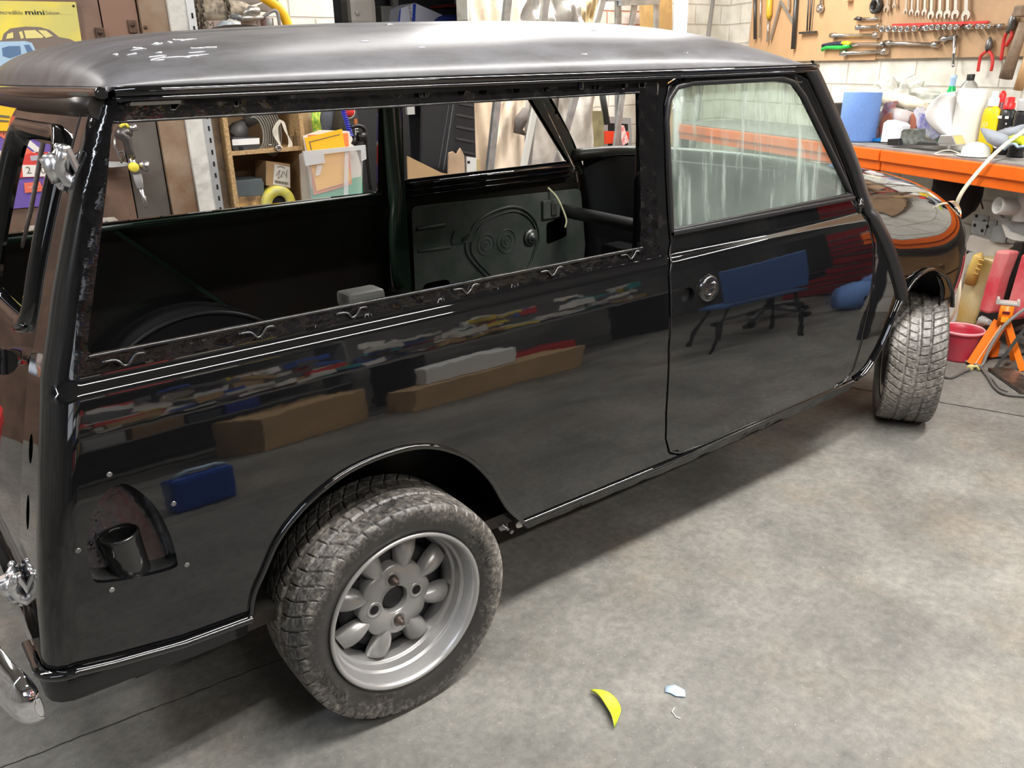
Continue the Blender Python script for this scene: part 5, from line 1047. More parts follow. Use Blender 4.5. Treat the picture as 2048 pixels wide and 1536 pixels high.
mb = MB(); q = hc+Vector((0, 0, -.03))+nv*.0275; mb.bar(q-rt_*.014, q+rt_*.014, .012, .002, up=tuple(nv)); mb.build('badge', mat('dark_red_badge', (.12, .01, .01), .4), t)
mb = MB(); q = hc+Vector((0, 0, -.06))+nv*.0275; mb.bar(q-rt_*.014, q+rt_*.014, .024, .002, up=tuple(nv)); mb.build('sticker', mat('yellow_orange_sticker', (.95, .36, .02), .4), t)
# dark scissor frame at the right edge and its base plate
t = thing('folding_frame', at(2040, 730, 2, 0), 'dark metal folding frame standing at the right edge, on the floor', 'frame'); iv = Matrix.Translation(-Vector(t.location))
FR = mat('grey_painted_frame', (.12, .115, .11), .5, .4, noise=(25, .5))
F0 = lambda u, v, z: Vector(at(u, v, 2, z))
mb = MB(); mb.T = iv; mb.bar(F0(1990, 738, .006), Vector(at(2062, 640, 0, 3.05)), .024, .014); mb.build('arm', FR, t)
mb = MB(); mb.T = iv; mb.bar(Vector(at(1996, 672, 0, 3.18)), Vector(at(2060, 648, 0, 3.1)), .022, .012); mb.build('arm', FR, t)
mb = MB(); mb.T = iv; a_ = F0(2000, 738, .01); b_2 = F0(2075, 790, .01); mb.bar(a_, b_2, .10, .012); mb.build('base_plate', mat('greasy_brown_plate', (.14, .11, .09), .3, .5, noise=(30, .6)), t)
# cables on the floor
CAB = mat('dark_grey_cable', (.10, .095, .09), .5)
def fl(pts, z=.008): return spline([tuple(at(u, v, 2, z)) for u, v in pts], 6)
mb = MB(); mb.tube(fl([(1870, 744), (1900, 755), (1930, 742), (1952, 734), (1960, 734), (1975, 752), (1990, 775), (2010, 788), (2048, 792), (2070, 793)]), .0065, 7); one('floor_cable', 'thick dark cable curving across the floor right of the front wheel', 'cable', mb, CAB, 'cables on the floor')
mb = MB(); mb.tube(fl([(1880, 712), (1905, 714), (1930, 722), (1955, 730)])[:-1]+[tuple(at(1962, 733, 2, .012))]+spline([tuple(at(1966, 728, 2, .02)), tuple(at(1980, 695, 0, 3.03)), tuple(at(2010, 650, 0, 3.06)), tuple(at(2060, 610, 0, 3.1))], 5), .007, 7); one('floor_cable', 'grey cable rising from the floor in front of the jack stand', 'cable', mb, mat('mid_grey_cable', (.22, .21, .20), .5), 'cables on the floor')
mb = MB(); mb.tube(fl([(1960, 736), (1985, 758), (1998, 775), (2015, 783)]), .004, 6); one('floor_cable', 'thin cable lying beside the thick dark cable', 'cable', mb, CAB, 'cables on the floor')
def joint(nm, a, b, w):
    A = Vector(at(*a, 2, 0)); B = Vector(at(*b, 2, 0)); d = (B-A).normalized(); sd = Vector((-d.y, d.x, 0)); n_ = 40; vs = []
    for i in range(n_+1):
        q = A.lerp(B, i/n_)+sd*random.uniform(-.0025, .0025); ww = w*random.uniform(.5, 1.2); vs += [q-sd*ww+Vector((0, 0, .0012)), q+sd*ww+Vector((0, 0, .0012))]
    mb = MB(); mb.add(vs, [(2*i, 2*i+2, 2*i+3, 2*i+1) for i in range(n_)], True); struct(mb, nm, mat('dirt_in_joint', (.035, .033, .030), .8))
joint('trim_2', (1700, 775), (2090, 840), .0035); joint('trim_3', (-60, 1560), (700, 1265), .0015)
mb = MB(); c_ = Vector(at(1941, 735, 2, .012)); mb.box(c_, (.03, .022, .022), bev=.005); mb.tube([c_, c_+Vector((.01, -.02, .01)), c_+Vector((.02, -.03, -.01))], .006, 6); one('cable_connector', 'pale yellow connector on the floor cable', 'connector', mb, mat('pale_yellow', (.55, .48, .20), .5))
# wide floor joint: thin groove line under the car, leaf, paper, wisp
p = Vector(at(1208, 1420, 2, .0)); a_ = Vector(at(1182, 1386, 2, 0)); b_ = Vector(at(1229, 1461, 2, 0)); L = (b_-a_); ln = L.length; d = L.normalized(); sd = Vector((0, 0, 1)).cross(d)
def leaf(u, v):
    w = .34*ln*.72*math.sin(PI*min(1, u**.85))**.85*(1 if v > .5 else .16); x = a_+d*(ln*u)+sd*((v-.5)*2*w)*1.0+sd*(.012*math.sin(PI*u)); return (x.x, x.y, .004+.020*math.sin(PI*u)*(1-v)*.5+.012*abs(v-.45)+.004*math.sin(u*9))
mb = MB(); mb.grid(leaf, 26, 8); o = one('fallen_leaf', 'curled yellow-green leaf lying on the concrete floor', 'leaf', mb, mat('yellow_green_leaf', (.42, .60, .02), .4, noise=(35, .4, (.55, .50, .06)))); so = o.modifiers.new('t', 'SOLIDIFY'); so.thickness = .0008
mb = MB(); sc_ = [(1331, 1372), (1350, 1369), (1370, 1380), (1371, 1393), (1352, 1392), (1341, 1386), (1330, 1383)]
P = [Vector(at(u, v, 2, .004)) for u, v in sc_]; cc = sum(P, Vector())/7+Vector((0, 0, .003)); mb.add(P+[cc]+[q-Vector((0, 0, .0012)) for q in P], [(k, (k+1) % 7, 7) for k in range(7)]+[list(range(8, 15))[::-1]]+[(k, 8+k, 8+(k+1) % 7, (k+1) % 7) for k in range(7)]); one('paper_scrap', 'torn scrap of pale blue paper on the floor', 'paper scrap', mb, mat('pale_blue_paper', (.50, .62, .80), .8))
mb = MB(); mb.tube([tuple(at(u, v, 2, .002)) for u, v in ((1349, 1415), (1344, 1423), (1352, 1434), (1361, 1437))], .0011, 5); one('thread', 'short white thread curled on the floor below the blue scrap', 'thread', mb, mat('white_thread', (.8, .78, .7), .7))

# ------------------------------------------------------------------ left wall: signs, spray gun, shelf
def pw(name, lab, cat, pts, Y, thick, m, grp=None, bev=0, parent=None, down=None):
    """upright flat-fronted object facing the room at y = Y, outline as seen, real thickness"""
    mb = MB(); P = [Vector(at(u, v, 1, Y)) for u, v in pts]; n = len(P)
    if down is not None:
        for q in sorted(P, key=lambda q: q.z)[:2]: q.z = down
    Q = [q+Vector((0, thick, 0)) for q in P]
    mb.add(P+Q, [list(range(n)), list(range(n, 2*n))[::-1]]+[(k, n+k, n+(k+1) % n, (k+1) % n) for k in range(n)], True)
    o = mb.build(name, m, parent)
    if parent is None: tag(o, lab, cat, grp)
    if bev: b = o.modifiers.new('b', 'BEVEL'); b.width = bev; b.segments = 2
    return o
def ink(name, shapes, Y, m, parent, thick=.0012):
    mb = MB()
    for pts in shapes:
        P = [Vector(at(u, v, 1, Y-thick)) for u, v in pts]; n = len(P); Q = [q+Vector((0, thick, 0)) for q in P]
        mb.add(P+Q, [list(range(n)), list(range(n, 2*n))[::-1]]+[(k, n+k, n+(k+1) % n, (k+1) % n) for k in range(n)], True)
    return mb.build(name, m, parent)
def txt(name, s, u, v, Y, size, m, parent, sx=1.0, rot=0.0, shear=0.0):
    c = at(u, v, 1, Y); mb = MB(); add_text(mb, s, size, c, (math.cos(rot), 0, math.sin(rot)), (-math.sin(rot), 0, math.cos(rot)), off=.0018, sx=sx, shear=shear); return mb.build(name, m, parent)
YS = YL-.012
pal = lambda n, c, r=.45: mat(n, c, r)
def P_(u, v): return (u, v)
sg = pw('yellow_sign', 'yellow tin sign with dark and pale blue saloon cars and small lettering', 'sign', [(-190, -2), (151, 4), (152, 8), (165, 93), (150, 200), (-190, 210)], YS, .004, mat('faded_yellow_tin', (.80, .66, .09), .45, noise=(5, .35, (.62, .56, .16))), bev=.0)
INKD = pal('grey_brown_ink', (.16, .14, .09)); CARB = pal('brown_grey_car_print', (.20, .155, .13)); CARL = pal('pale_blue_car_print', (.38, .55, .72)); WINP = pal('cream_window_print', (.75, .66, .25)); DBL = pal('deep_blue_print', (.10, .18, .32))
txt('lettering', 'Incredible', 21, 25, YS, .021, INKD, sg, 1.0); txt('bold_lettering', 'mini', 69, 25, YS, .027, pal('blue_black_ink', (.09, .10, .09)), sg, 1.55); txt('bold_lettering', 'mini', 69.7, 25, YS, .027, MATS['blue_black_ink'], sg, 1.55); txt('lettering', 'Saloon . . . . .', 118, 26, YS, .019, INKD, sg)
ink('printed_dark_car', [[(4, 80), (7, 68), (20, 57), (50, 53), (80, 54), (100, 60), (118, 74), (140, 78), (152, 84), (152, 96), (140, 100), (130, 120), (-10, 120), (-10, 84)]], YS, CARB, sg)
ink('printed_car_windows', [[(12, 78), (15, 68), (26, 64), (27, 76)], [(38, 64), (44, 62), (48, 76), (42, 78)], [(48, 61), (70, 60), (86, 72), (86, 76), (52, 77)], [(76, 60), (92, 61), (106, 72), (92, 76)]], YS-.0014, WINP, sg)
ink('printed_blue_car', [[(-20, 84), (50, 82), (64, 86), (74, 106), (60, 112), (30, 116), (20, 140), (0, 150), (-30, 150)]], YS-.0026, CARL, sg)
ink('printed_car_windows', [[(4, 96), (18, 92), (40, 92), (42, 108), (20, 116), (6, 112)], [(48, 90), (58, 89), (68, 104), (56, 108)]], YS-.0040, DBL, sg)
ink('rivet', [[(145, 10), (149, 10), (149, 14), (145, 14)]], YS-.001, DARK, sg)
# flag-pattern sign lower down, its corner seen through the side window
UJB = pal('violet_blue_print', (.16, .10, .38)); UJR = pal('orange_red_print', (.80, .17, .10)); UJW = pal('pale_print_white', (.78, .74, .70))
fs_ = pw('flag_sign', 'violet and red crossed-flag sign with a red number 2 car, right corner free', 'sign', [(-220, 226), (160, 234), (206, 397), (185, 403), (-220, 440)], YS, .004, UJB)
ink('white_bands', [[(-40, 236), (-16, 236), (66, 300), (140, 360), (196, 397), (206, 397), (202, 385), (150, 350), (90, 305), (10, 240), (-40, 236)], [(90, 234), (108, 234), (150, 330), (180, 398), (165, 400), (120, 330)], [(-60, 300), (150, 306), (152, 322), (-60, 320)]], YS-.0014, UJW, fs_)
ink('red_bands', [[(-30, 250), (-8, 246), (70, 308), (140, 368), (198, 392), (196, 400), (130, 370), (55, 312)], [(-60, 326), (160, 326), (162, 338), (-60, 342)], [(10, 232), (50, 232), (40, 258), (10, 250)]], YS-.0028, UJR, fs_)
ink('printed_red_car', [[(15, 340), (30, 318), (60, 306), (95, 304), (112, 316), (128, 326), (135, 345), (132, 352), (20, 356)]], YS-.0042, pal('car_red', (.66, .06, .05)), fs_)
ink('printed_car_windows', [[(60, 312), (90, 309), (102, 318), (62, 322)]], YS-.0056, pal('grey_lilac', (.45, .42, .50)), fs_)
ink('number_plate', [[(44, 330), (104, 330), (112, 352), (46, 354)]], YS-.0056, UJW, fs_); txt('number', '2', 57, 341, YS-.006, .040, INKD, fs_); txt('number', '0', 86, 341, YS-.006, .040, INKD, fs_)
txt('bold_lettering', 'MINI', 14, 264, YS-.004, .036, INKD, fs_); ink('red_badge', [[(48, 366), (80, 363), (88, 382), (50, 386)]], YS-.0042, UJR, fs_); txt('lettering', 'GARAGE', 67, 374, YS-.006, .010, UJW, fs_)
pn = pw('yellow_pennant', 'deep yellow pennant hanging above the flag sign at the left edge', 'pennant', [(-60, 186), (42, 190), (38, 205), (22, 235), (14, 262), (-60, 262)], YS-.012, .004, pal('deep_yellow', (.88, .52, .02)))
ink('dark_stripes', [[(-30, 226), (20, 232), (19, 236), (-30, 231)], [(-30, 236), (18, 241), (17, 244), (-30, 241)]], YS-.0135, INKD, pn)
cs = pw('cream_sign', 'small cream enamel plate below the flag sign, seen through the side window', 'sign', [(40, 466), (60, 452), (150, 440), (228, 434), (236, 440), (236, 470), (40, 490)], YS, .004, mat('cream_enamel', (.66, .60, .50), .45, noise=(30, .3)))
mb = MB(); mb.tube([tuple(at(u, v, 1, YS-.002)) for u, v in spline([(195, 443), (199, 447), (203, 442), (208, 447), (213, 442), (217, 446)], 3)], .002, 5); mb.build('blue_script', DBL, cs)
# grey slab beneath the gun, small shelf bracket and spray gun
pw('wall_shelf_plate', 'small grey steel shelf plate under the spray gun', 'shelf', [(196, 331), (206, 326), (262, 328), (264, 331), (222, 335)], YL-.14, .12, pal('pale_steel_edge', (.45, .45, .45)))
GUNM = mat('brushed_gun_metal', (.42, .41, .40), .3, .9); GUND = mat('dark_gun_body', (.13, .12, .12), .35, .7); BRASS = mat('yellow_knob', (.85, .72, .08), .35)
g0 = Vector(at(255, 300, 1, YL-.15)); gun = thing('spray_gun', g0, 'spray gun with clear regulator hanging nozzle up on the steel door', 'spray gun'); ig = Matrix.Translation(-g0)
G = lambda u, v, o=.15: Vector(at(u, v, 1, YL-o))
def gp(nm, m, fn): mb = MB(); mb.T = ig; fn(mb); return mb.build(nm, m, gun)
gp('body', GUND, lambda mb: mb.tube([G(232, 262), G(243, 268), G(254, 280), G(258, 300), G(265, 318)], [.020, .026, .020, .017, .015], 10))
gp('head', GUND, lambda mb: mb.tube([G(232, 268), G(248, 264), G(264, 266)], [.016, .022, .014], 10))
gp('air_cap', GUNM, lambda mb: mb.tube([G(258, 258), G(272, 254)], [.012, .016], 12)); gp('needle_knob', BRASS, lambda mb: mb.tube([G(240, 254), G(250, 247), G(258, 256)], [.008, .009, .008], 8))
gp('trigger', GUNM, lambda mb: mb.tube([G(230, 276), G(229, 292), G(236, 306), G(244, 324)], .006, 6)); gp('trigger_guard', GUND, lambda mb: mb.tube([G(234, 306), G(246, 302), G(250, 312), G(242, 326)], .005, 6))
gp('inlet', GUNM, lambda mb: mb.tube([G(262, 316), G(268, 332), G(273, 348)], [.013, .012, .012], 10)); gp('regulator_knob', BRASS, lambda mb: mb.lathe([(.020, 0), (.020, .02), (.016, .024), (0, .024)], c=G(266, 334, .16), axis='Y', n=20))
gp('gauge', GUNM, lambda mb: mb.tube([G(276, 328), G(286, 330), G(292, 332), G(296, 333)], [.010, .022, .024, .022], 16)); gp('moisture_trap', mat('trap_glass', (.70, .70, .72), .1, .0, trans=.6, ior=1.3), lambda mb: mb.tube([G(274, 348), G(277, 360), G(281, 376)], [.018, .018, .014], 12))
gp('coupling', GUNM, lambda mb: mb.tube([G(281, 376), G(285, 392), G(287, 394), G(290, 408), G(293, 416)], [.010, .009, .012, .009, .005], 10))

# slotted steel upright and old post
def vstrip(name, lab, cat, uvt, uvb, w, Y, d, m, kind=None, zt=None, zb_=None):
    A = Vector(at(*uvt, 1, Y)); B = Vector(at(*uvb, 1, Y)); x = (A.x+B.x)/2; zt = A.z if zt is None else zt; zb_ = B.z if zb_ is None else zb_
    mb = MB(); mb.box((x, Y+d/2, (zt+zb_)/2), (w, d, zt-zb_)); o = mb.build(name, m)
    if kind: o['kind'] = kind
    else: tag(o, lab, cat)
    return o, x
up, ux = vstrip('slotted_upright', 'galvanised slotted steel upright beside the chipboard shelving', 'shelf upright', (402, 100), (436, 440), .034, YL-.05, .03, mat('galvanised_bright', (.55, .56, .57), .4, .6), zt=1.9, zb_=0)
mb = MB()
for i in range(18):
    z = .62+.052*i; mb.box((ux+.002, YL-.051, z), (.008, .004, .022), bev=.002)
so_ = mb.build('slots', DARK, up); so_['kind'] = 'stuff'
vstrip('timber_post', 'stained vertical timber post left of the chipboard shelving', 'post', (425, 235), (452, 440), .055, YL+.02, .05, mat('stained_post', (.24, .17, .11), .7, noise=(9, .5)), zt=1.9, zb_=0)
# chipboard shelving
CHIP = mat('chipboard', (.58, .40, .20), .7, noise=(90, .5, (.36, .22, .10)), bump=(120, .3, .002)); CHIPIN = mat('brown_ply_inside', (.36, .24, .13), .7, noise=(5, .3))
YC = 1.96; A = at(463, 330, 1, YC); B = at(612, 330, 1, YC); zs = float(at(533, 302, 1, YC)[2]); x0_, x1_ = float(A[0]), float(B[0])
sh = thing('chipboard_shelving', ((x0_+x1_)/2, YC, 0), 'chipboard pigeonhole shelving on the wall behind the car', 'shelving'); ish = Matrix.Translation(-Vector(sh.location))
for x in (x0_, x1_):
    mb = MB(); mb.T = ish; mb.box((x, YC+.19, .95), (.020, .38, 1.0)); mb.build('side_board', CHIP, sh)
for z in (zs, zs-.30, zs+.34):
    mb = MB(); mb.T = ish; mb.box(((x0_+x1_)/2, YC+.19, z), (x1_-x0_-.02, .38, .018)); mb.build('shelf_board', CHIP, sh)
mb = MB(); mb.T = ish; mb.box(((x0_+x1_)/2, YC+.385, .95), (x1_-x0_, .01, 1.0)); mb.build('back_board', CHIPIN, sh)
mb = MB(); mb.T = ish; mb.bar((x1_-.012, YC+.02, zs+.03), (x1_-.012, YC+.10, zs+.03), .012, .05); mb.build('edge_batten', CHIPIN, sh)
shz = zs+.009
def S(u, v, o=.08): return Vector(at(u, v, 1, YC+o))
GP = mat('grey_black_plastic', (.055, .057, .06), .35); pw('black_white_box', 'black plastic box with a white band on the upper shelf', 'box', [(465, 275), (517, 275), (521, 281), (519, 300), (492, 309), (470, 306), (465, 296)], YC+.02, .12, GP, bev=.006)
o = bpy.data.objects['black_white_box']; ink('white_band', [[(464, 279), (519, 276), (519, 288), (465, 291)]], YC+.02, MATS['white_plastic'], o); ink('finger_hole', [[(477, 293), (486, 294), (487, 301), (478, 302)]], YC+.019, DARK, o)
mb = MB(); mb.tube([S(468, 274, .16), S(480, 258, .16), S(492, 244, .16)], [.05, .045, .02], 4); mb.tube([S(492, 244, .16), S(512, 232, .14), S(528, 236, .14)], [.03, .035, .03], 8); one('grey_moulding', 'grey plastic moulded guard standing behind the black box', 'guard', mb, mat('mid_grey_plastic', (.14, .14, .14), .4))
mb = MB()
for i in range(9):
    rr = .075+.006*i; mb.tube([S(500, 250, .06)+Vector((.02+rr*math.cos(a)*.55+.012*i, .01*i, -.04+rr*math.sin(a)*1.0)) for a in np.linspace(-1.4, 1.9, 14)], .0042, 5)
o = one('cable_coil', 'coil of grey flat cable on the upper shelf', 'cable coil', mb, mat('grey_cable', (.30, .29, .26), .5))
mb = MB()
for i in range(4):
    mb.tube(spline([tuple(S(546+3*i, 262-2*i, .04)), tuple(S(560+2*i, 240+i, .04)), tuple(S(570+i, 262, .03)), tuple(S(584-2*i, 288, .03)), tuple(S(574-2*i, 302, .02)), tuple(S(556+i, 285, .03))], 5, True), .0032, 5, closed=True)
one('white_cable_coil', 'loose loops of thin white cable hanging over the shelf edge', 'cable coil', mb, mat('white_cable', (.74, .70, .60), .5))
mb = MB(); mb.lathe([(.014, 0), (.014, .02), (.008, .02), (.007, 0)], c=S(554, 296, .0), axis='Y', n=14); mb.tube([S(545, 292, .02), S(535, 288, .03)], .006, 6); one('chrome_fitting', 'small chrome hose fitting on the shelf edge', 'fitting', mb, STEEL)
bx = pw('labelled_carton', 'small cardboard carton with scribbled white label on the lower shelf', 'carton', [(532, 322), (580, 328), (581, 377), (532, 371)], YC+.06, .14, mat('carton_card', (.48, .31, .16), .7, noise=(4, .2)))
ink('label', [[(549, 328), (580, 334), (580, 374), (546, 369)]], YC+.059, pal('label_white', (.72, .68, .64), .6), bx)
mb = MB(); 
for pts in ([(552, 352), (560, 340), (556, 358), (566, 346)], [(563, 356), (566, 342), (572, 352), (574, 340), (573, 356)], [(555, 335), (562, 333), (570, 337)]): mb.tube([tuple(at(u, v, 1, YC+.0565)) for u, v in spline(pts, 3)], .0014, 5)
for i in range(14): a_ = at(550+2*i, 363+.35*i, 1, YC+.057); mb.box(a_, (.0022+.001*(i % 3), .001, .014))
mb.build('scribble', INKD, bx)
pw('grey_tin_box', 'flat grey metal box on the lower shelf', 'box', [(471, 362), (524, 357), (528, 366), (529, 391), (474, 394)], YC+.03, .14, mat('slate_plastic', (.10, .12, .13), .45), bev=.003)
pw('rusty_tin', 'rust-marked small tin under the flat grey box', 'tin', [(474, 394), (522, 391), (524, 425), (478, 430)], YC+.03, .12, mat('rust_marked', (.60, .38, .14), .6, noise=(22, 1, (.16, .09, .05))), bev=.003)
mb = MB(); c = S(560, 408, .0); mb.lathe([(.040, -.06), (.040, .0), (.078, .006), (.086, -.01), (.086, -.06), (.040, -.06)], c=c, axis='Y', n=36); one('yellow_tape_roll', 'roll of crinkled yellow tape on the lower shelf', 'tape roll', mb, mat('yellow_tape', (.72, .62, .06), .35, noise=(14, .3, (.45, .45, .25)), bump=(40, .6, .004)))
mb = MB(); mb.lathe([(.038, -.02), (0, -.02)], c=c, axis='Y', n=24); o = mb.build('core', DARK, None); o.name = 'core'; o.parent = bpy.data.objects['yellow_tape_roll']
# things right of the shelf
YB = 1.98; ZCAB = float(at(674, 418, 1, YC-.13)[2])
mb = MB(); xa1 = x1_+.014; xb1 = X(752, 400, 1.66); mb.box(((xa1+xb1)/2, 2.06, ZCAB/2-.003), (xb1-xa1, .80, ZCAB-.006), bev=.004); one('low_cabinet', 'low grey cabinet behind the car carrying the plastic box of folders', 'cabinet', mb, mat('cabinet_grey', (.2, .2, .2), .5))
mb = MB(); crumple(mb, S(614, 236, .25), (.05, .05, .13), seed=2, amp=.25); crumple(mb, S(646, 240, .25), (.03, .05, .12), seed=12, amp=.25); one('cream_sack', 'cream canvas sack behind the plastic box of folders', 'sack', mb, mat('cream_sack', (.56, .44, .30), .85, bump=(20, .7, .01)))
mb = MB()
for i in range(8): mb.tube(spline([tuple(S(626+2.2*i, 214, .14+.006*(i % 3))), tuple(S(624+2.0*i, 240, .12)), tuple(S(628+2*i, 268, .13)), (S(628+2*i, 300, .13).x, YC+.13, ZCAB+.006)], 4), .0048, 5)
one('earth_wire_coil', 'coil of green and yellow earth wire above the folders', 'wire coil', mb, mat('green_yellow_wire', (.16, .42, .06), .4, noise=(60, 1, (.62, .68, .10))))
mb = MB(); crumple(mb, S(668, 244, .22)+Vector((0, 0, -.14)), (.11, .05, .26), seed=6, amp=.25); one('dark_jacket', 'dark blue-grey cloth bundle behind the orange folders', 'cloth', mb, mat('slate_cloth', (.10, .11, .14), .8, bump=(14, .8, .015)))
ht = []
for k_ in range(130): t = k_/129; ax0 = S(684, 214, -.02).lerp(S(702, 272, -.02), t); a = t*2*PI*13; ht.append(ax0+Vector((.011*math.cos(a), .011*math.sin(a), 0)))
mb = MB(); mb.tube(ht, .0035, 5); one('blue_coil_hose', 'blue coiled air hose hanging beside the compressor panel', 'hose', mb, mat('blue_hose', (.03, .04, .50), .35))
cp = thing('compressor', S(712, 250, .06), 'black and grey compressor with red dial behind the folders', 'compressor'); ic = Matrix.Translation(-Vector(cp.location))
pnl = pw('panel', None, None, [(690, 214), (713, 214), (720, 268), (724, 300), (694, 300), (684, 260)], YC+.04, .12, mat('charcoal_panel', (.05, .052, .05), .45), parent=cp, down=ZCAB); pnl.data.transform(ic)
mb = MB(); mb.T = ic; mb.lathe([(.026, 0), (.024, .018), (0, .018)], c=S(697, 223, .04), axis='Y', n=20); mb.build('red_dial', REDH, cp)
mb = MB(); mb.T = ic; mb.lathe([(.036, .0), (.036, .003), (.029, .004), (.029, 0)], c=S(697, 223, .04), axis='Y', n=20); mb.build('dial_ring', pal('pale_ring', (.6, .58, .55)), cp)
mb = MB(); mb.T = ic; add_text(mb, 'TE', .05, S(708, 264, .038), (1, 0, -.05), (0, 0, 1)); mb.build('lettering', pal('white_letters', (.75, .75, .72)), cp)
mb = MB(); mb.T = ic; mb.box(S(711, 244, .035), (.016, .01, .03)); mb.build('orange_tag', pal('orange_brown', (.45, .14, .04)), cp)
mb = MB(); mb.T = ic; mb.tube(spline([tuple(S(700, 255, -.02)), tuple(S(718, 252, -.02)), tuple(S(730, 262, -.02)), tuple(S(733, 300, -.02)), tuple(S(742, 380, -.02))], 5), .010, 8); mb.tube([S(716, 275, -.03), S(730, 273, -.03)], [.02, .024], 14); mb.tube([S(703, 280, -.02), S(712, 286, -.02)], .022, 10); mb.build('hose_and_gauge', mat('black_fitting', (.02, .02, .02), .3, .4), cp)
# plastic box with folders
bb = pw('plastic_storage_box', 'clear plastic box holding orange and green paper folders', 'storage box', [(617, 310), (728, 293), (724, 405), (624, 425)], YC-.13, .12, mat('clear_box_plastic', (.80, .82, .84), .12, trans=.0, alpha=.30), bev=.01, down=ZCAB)
ink('rim', [[(606, 303), (731, 290), (733, 318), (724, 322), (722, 300), (648, 308), (650, 326), (612, 332)]], YC-.132, mat('frosted_rim', (.72, .73, .74), .2, alpha=.75), bb, thick=.012)
ink('side_rib', [[(690, 300), (698, 299), (696, 408), (688, 410)], [(634, 330), (646, 330), (640, 350), (632, 352)]], YC-.131, mat('frosted_rib', (.85, .86, .88), .2, alpha=.45), bb, thick=.006)
ORF = pal('orange_folder', (.95, .50, .02), .6); FG = 'folders in the plastic box'
f1 = pw('paper_folder', 'yellow-orange folder standing highest in the clear plastic box', 'folder', [(609, 276), (684, 258), (702, 362), (634, 382)], YC-.105, .004, ORF, FG)
ink('printed_frame', [[(620, 283), (680, 268), (680, 269.5), (621, 284.5)], [(618, 283), (620, 283), (624, 300), (622, 300)]], YC-.106, INKD, f1)
pw('paper_folder', 'salmon-orange folder behind the yellow-orange one', 'folder', [(616, 270), (696, 266), (704, 368), (628, 390)], YC-.085, .004, pal('salmon_folder', (.92, .24, .07), .6), FG)
pw('paper_folder', 'green folder low in the clear plastic box', 'folder', [(622, 378), (724, 352), (726, 400), (628, 420)], YC-.06, .004, pal('green_folder', (.04, .42, .22), .6), FG, down=ZCAB+.012)
pw('paper_folder', 'pale cream folder at the back of the clear plastic box', 'folder', [(606, 272), (640, 260), (700, 262), (722, 330), (724, 400), (628, 420)], YC-.03, .004, pal('cream_folder', (.80, .76, .66), .6), FG, down=ZCAB+.012)
# tall black panels, cardboard and dark shelving behind (through the car)
BLP = mat('black_ribbed_panel', (.022, .024, .028), .45, bump=(6, .2, .004))
bp1 = pw('leaning_board', 'tall black grooved board leaning left, seen through the car', 'panel', [(846, 195), (922, 192), (908, 240), (886, 348), (816, 312)], 1.75, .02, BLP, 'leaning black boards', down=.002)
ink('white_line', [[(908, 192), (910, 192), (888, 340), (886, 340)], [(899, 200), (900, 200), (878, 336), (877, 336)]], 1.749, pal('faint_line', (.12, .13, .14)), bp1)
bp2 = pw('leaning_board', 'black slatted board standing behind the grooved one', 'panel', [(918, 190), (948, 188), (950, 300), (930, 340), (900, 300)], 1.95, .02, BLP, 'leaning black boards', down=.002)
mb = MB(); 
for i in range(6): a_ = Vector(at(912, 205+24*i, 1, 1.945)); b_ = Vector(at(948, 212+24*i, 1, 1.945)); mb.bar(a_, b_, .012, .008, up=(0, 1, 0))
mb.build('slats', GP, bp2)
pw('cardboard_sheet', 'large brown cardboard sheet leaning low behind the car, centre post side', 'cardboard', [(815, 312), (882, 345), (930, 355), (940, 470), (815, 480)], 1.55, .008, mat('brown_cardboard', (.50, .33, .17), .7, noise=(3, .2)), 'cardboard pieces', down=.002)
pw('torn_ply_piece', 'torn pale brown board piece with pointed top', 'board', [(898, 306), (906, 303), (914, 309), (921, 296), (929, 312), (930, 350), (914, 470), (880, 470)], 1.60, .010, mat('pale_brown_board', (.58, .42, .28), .7, noise=(5, .25)), 'cardboard pieces', down=.002)
wt = pw('white_tag_board', 'white tag-like board with a dark hole', 'board', [(934, 313), (953, 316), (944, 353), (925, 354)], 1.60, .012, pal('tag_white', (.74, .74, .72), .5), down=.002); ink('hole', [[(935, 322), (940, 322), (940, 327), (935, 327)]], 1.599, DARK, wt)
pw('timber_offcut', 'short yellow-brown timber offcut beside the white tag board', 'timber', [(946, 318), (960, 318), (956, 480), (930, 480)], 1.62, .03, mat('yellow_timber', (.50, .40, .20), .7), 'timber offcuts', down=.002)
# dark shelf things behind the opening (seen above the roof)
YR = 3.6
ds = thing('recess_shelf', at(800, 60, 1, YR), 'dark shelf in the recess carrying the white drum and boxes', 'shelf'); idd = Matrix.Translation(-Vector(ds.location)); zr = float(at(800, 50, 1, YR)[2])
mb = MB(); mb.T = idd; xA = float(at(660, 40, 1, YR)[0]); xB = float(at(950, 40, 1, YR)[0]); mb.box(((xA+xB)/2, YR+.15, zr-.03), (xB-xA, .6, .03)); mb.build('shelf_board', pal('dark_board', (.05, .05, .05), .6), ds)
for x in (xA+.1, xB-.1): mb = MB(); mb.T = idd; mb.box((x, YR+.4, (zr-.045)/2), (.06, .06, zr-.045)); mb.build('post', pal('dark_post', (.03, .03, .03), .6), ds)
mb = MB(); zz = zr-.015; c = Vector(at(716, 30, 1, YR+.1)); mb.box((c.x, c.y, zz+.10), (.21, .18, .20), bev=.04); mb.lathe([(.03, 0), (.03, .03), (0, .03)], c=(c.x, c.y, zz+.2), n=14); mb.lathe([(.022, 0), (.02, .006), (0, .006)], c=(c.x-.05, c.y-.09, zz+.09), axis='Y', n=14); one('white_drum', 'off-white plastic drum on the dark shelf above the roof', 'drum', mb, mat('dull_white_plastic', (.34, .32, .29), .5))
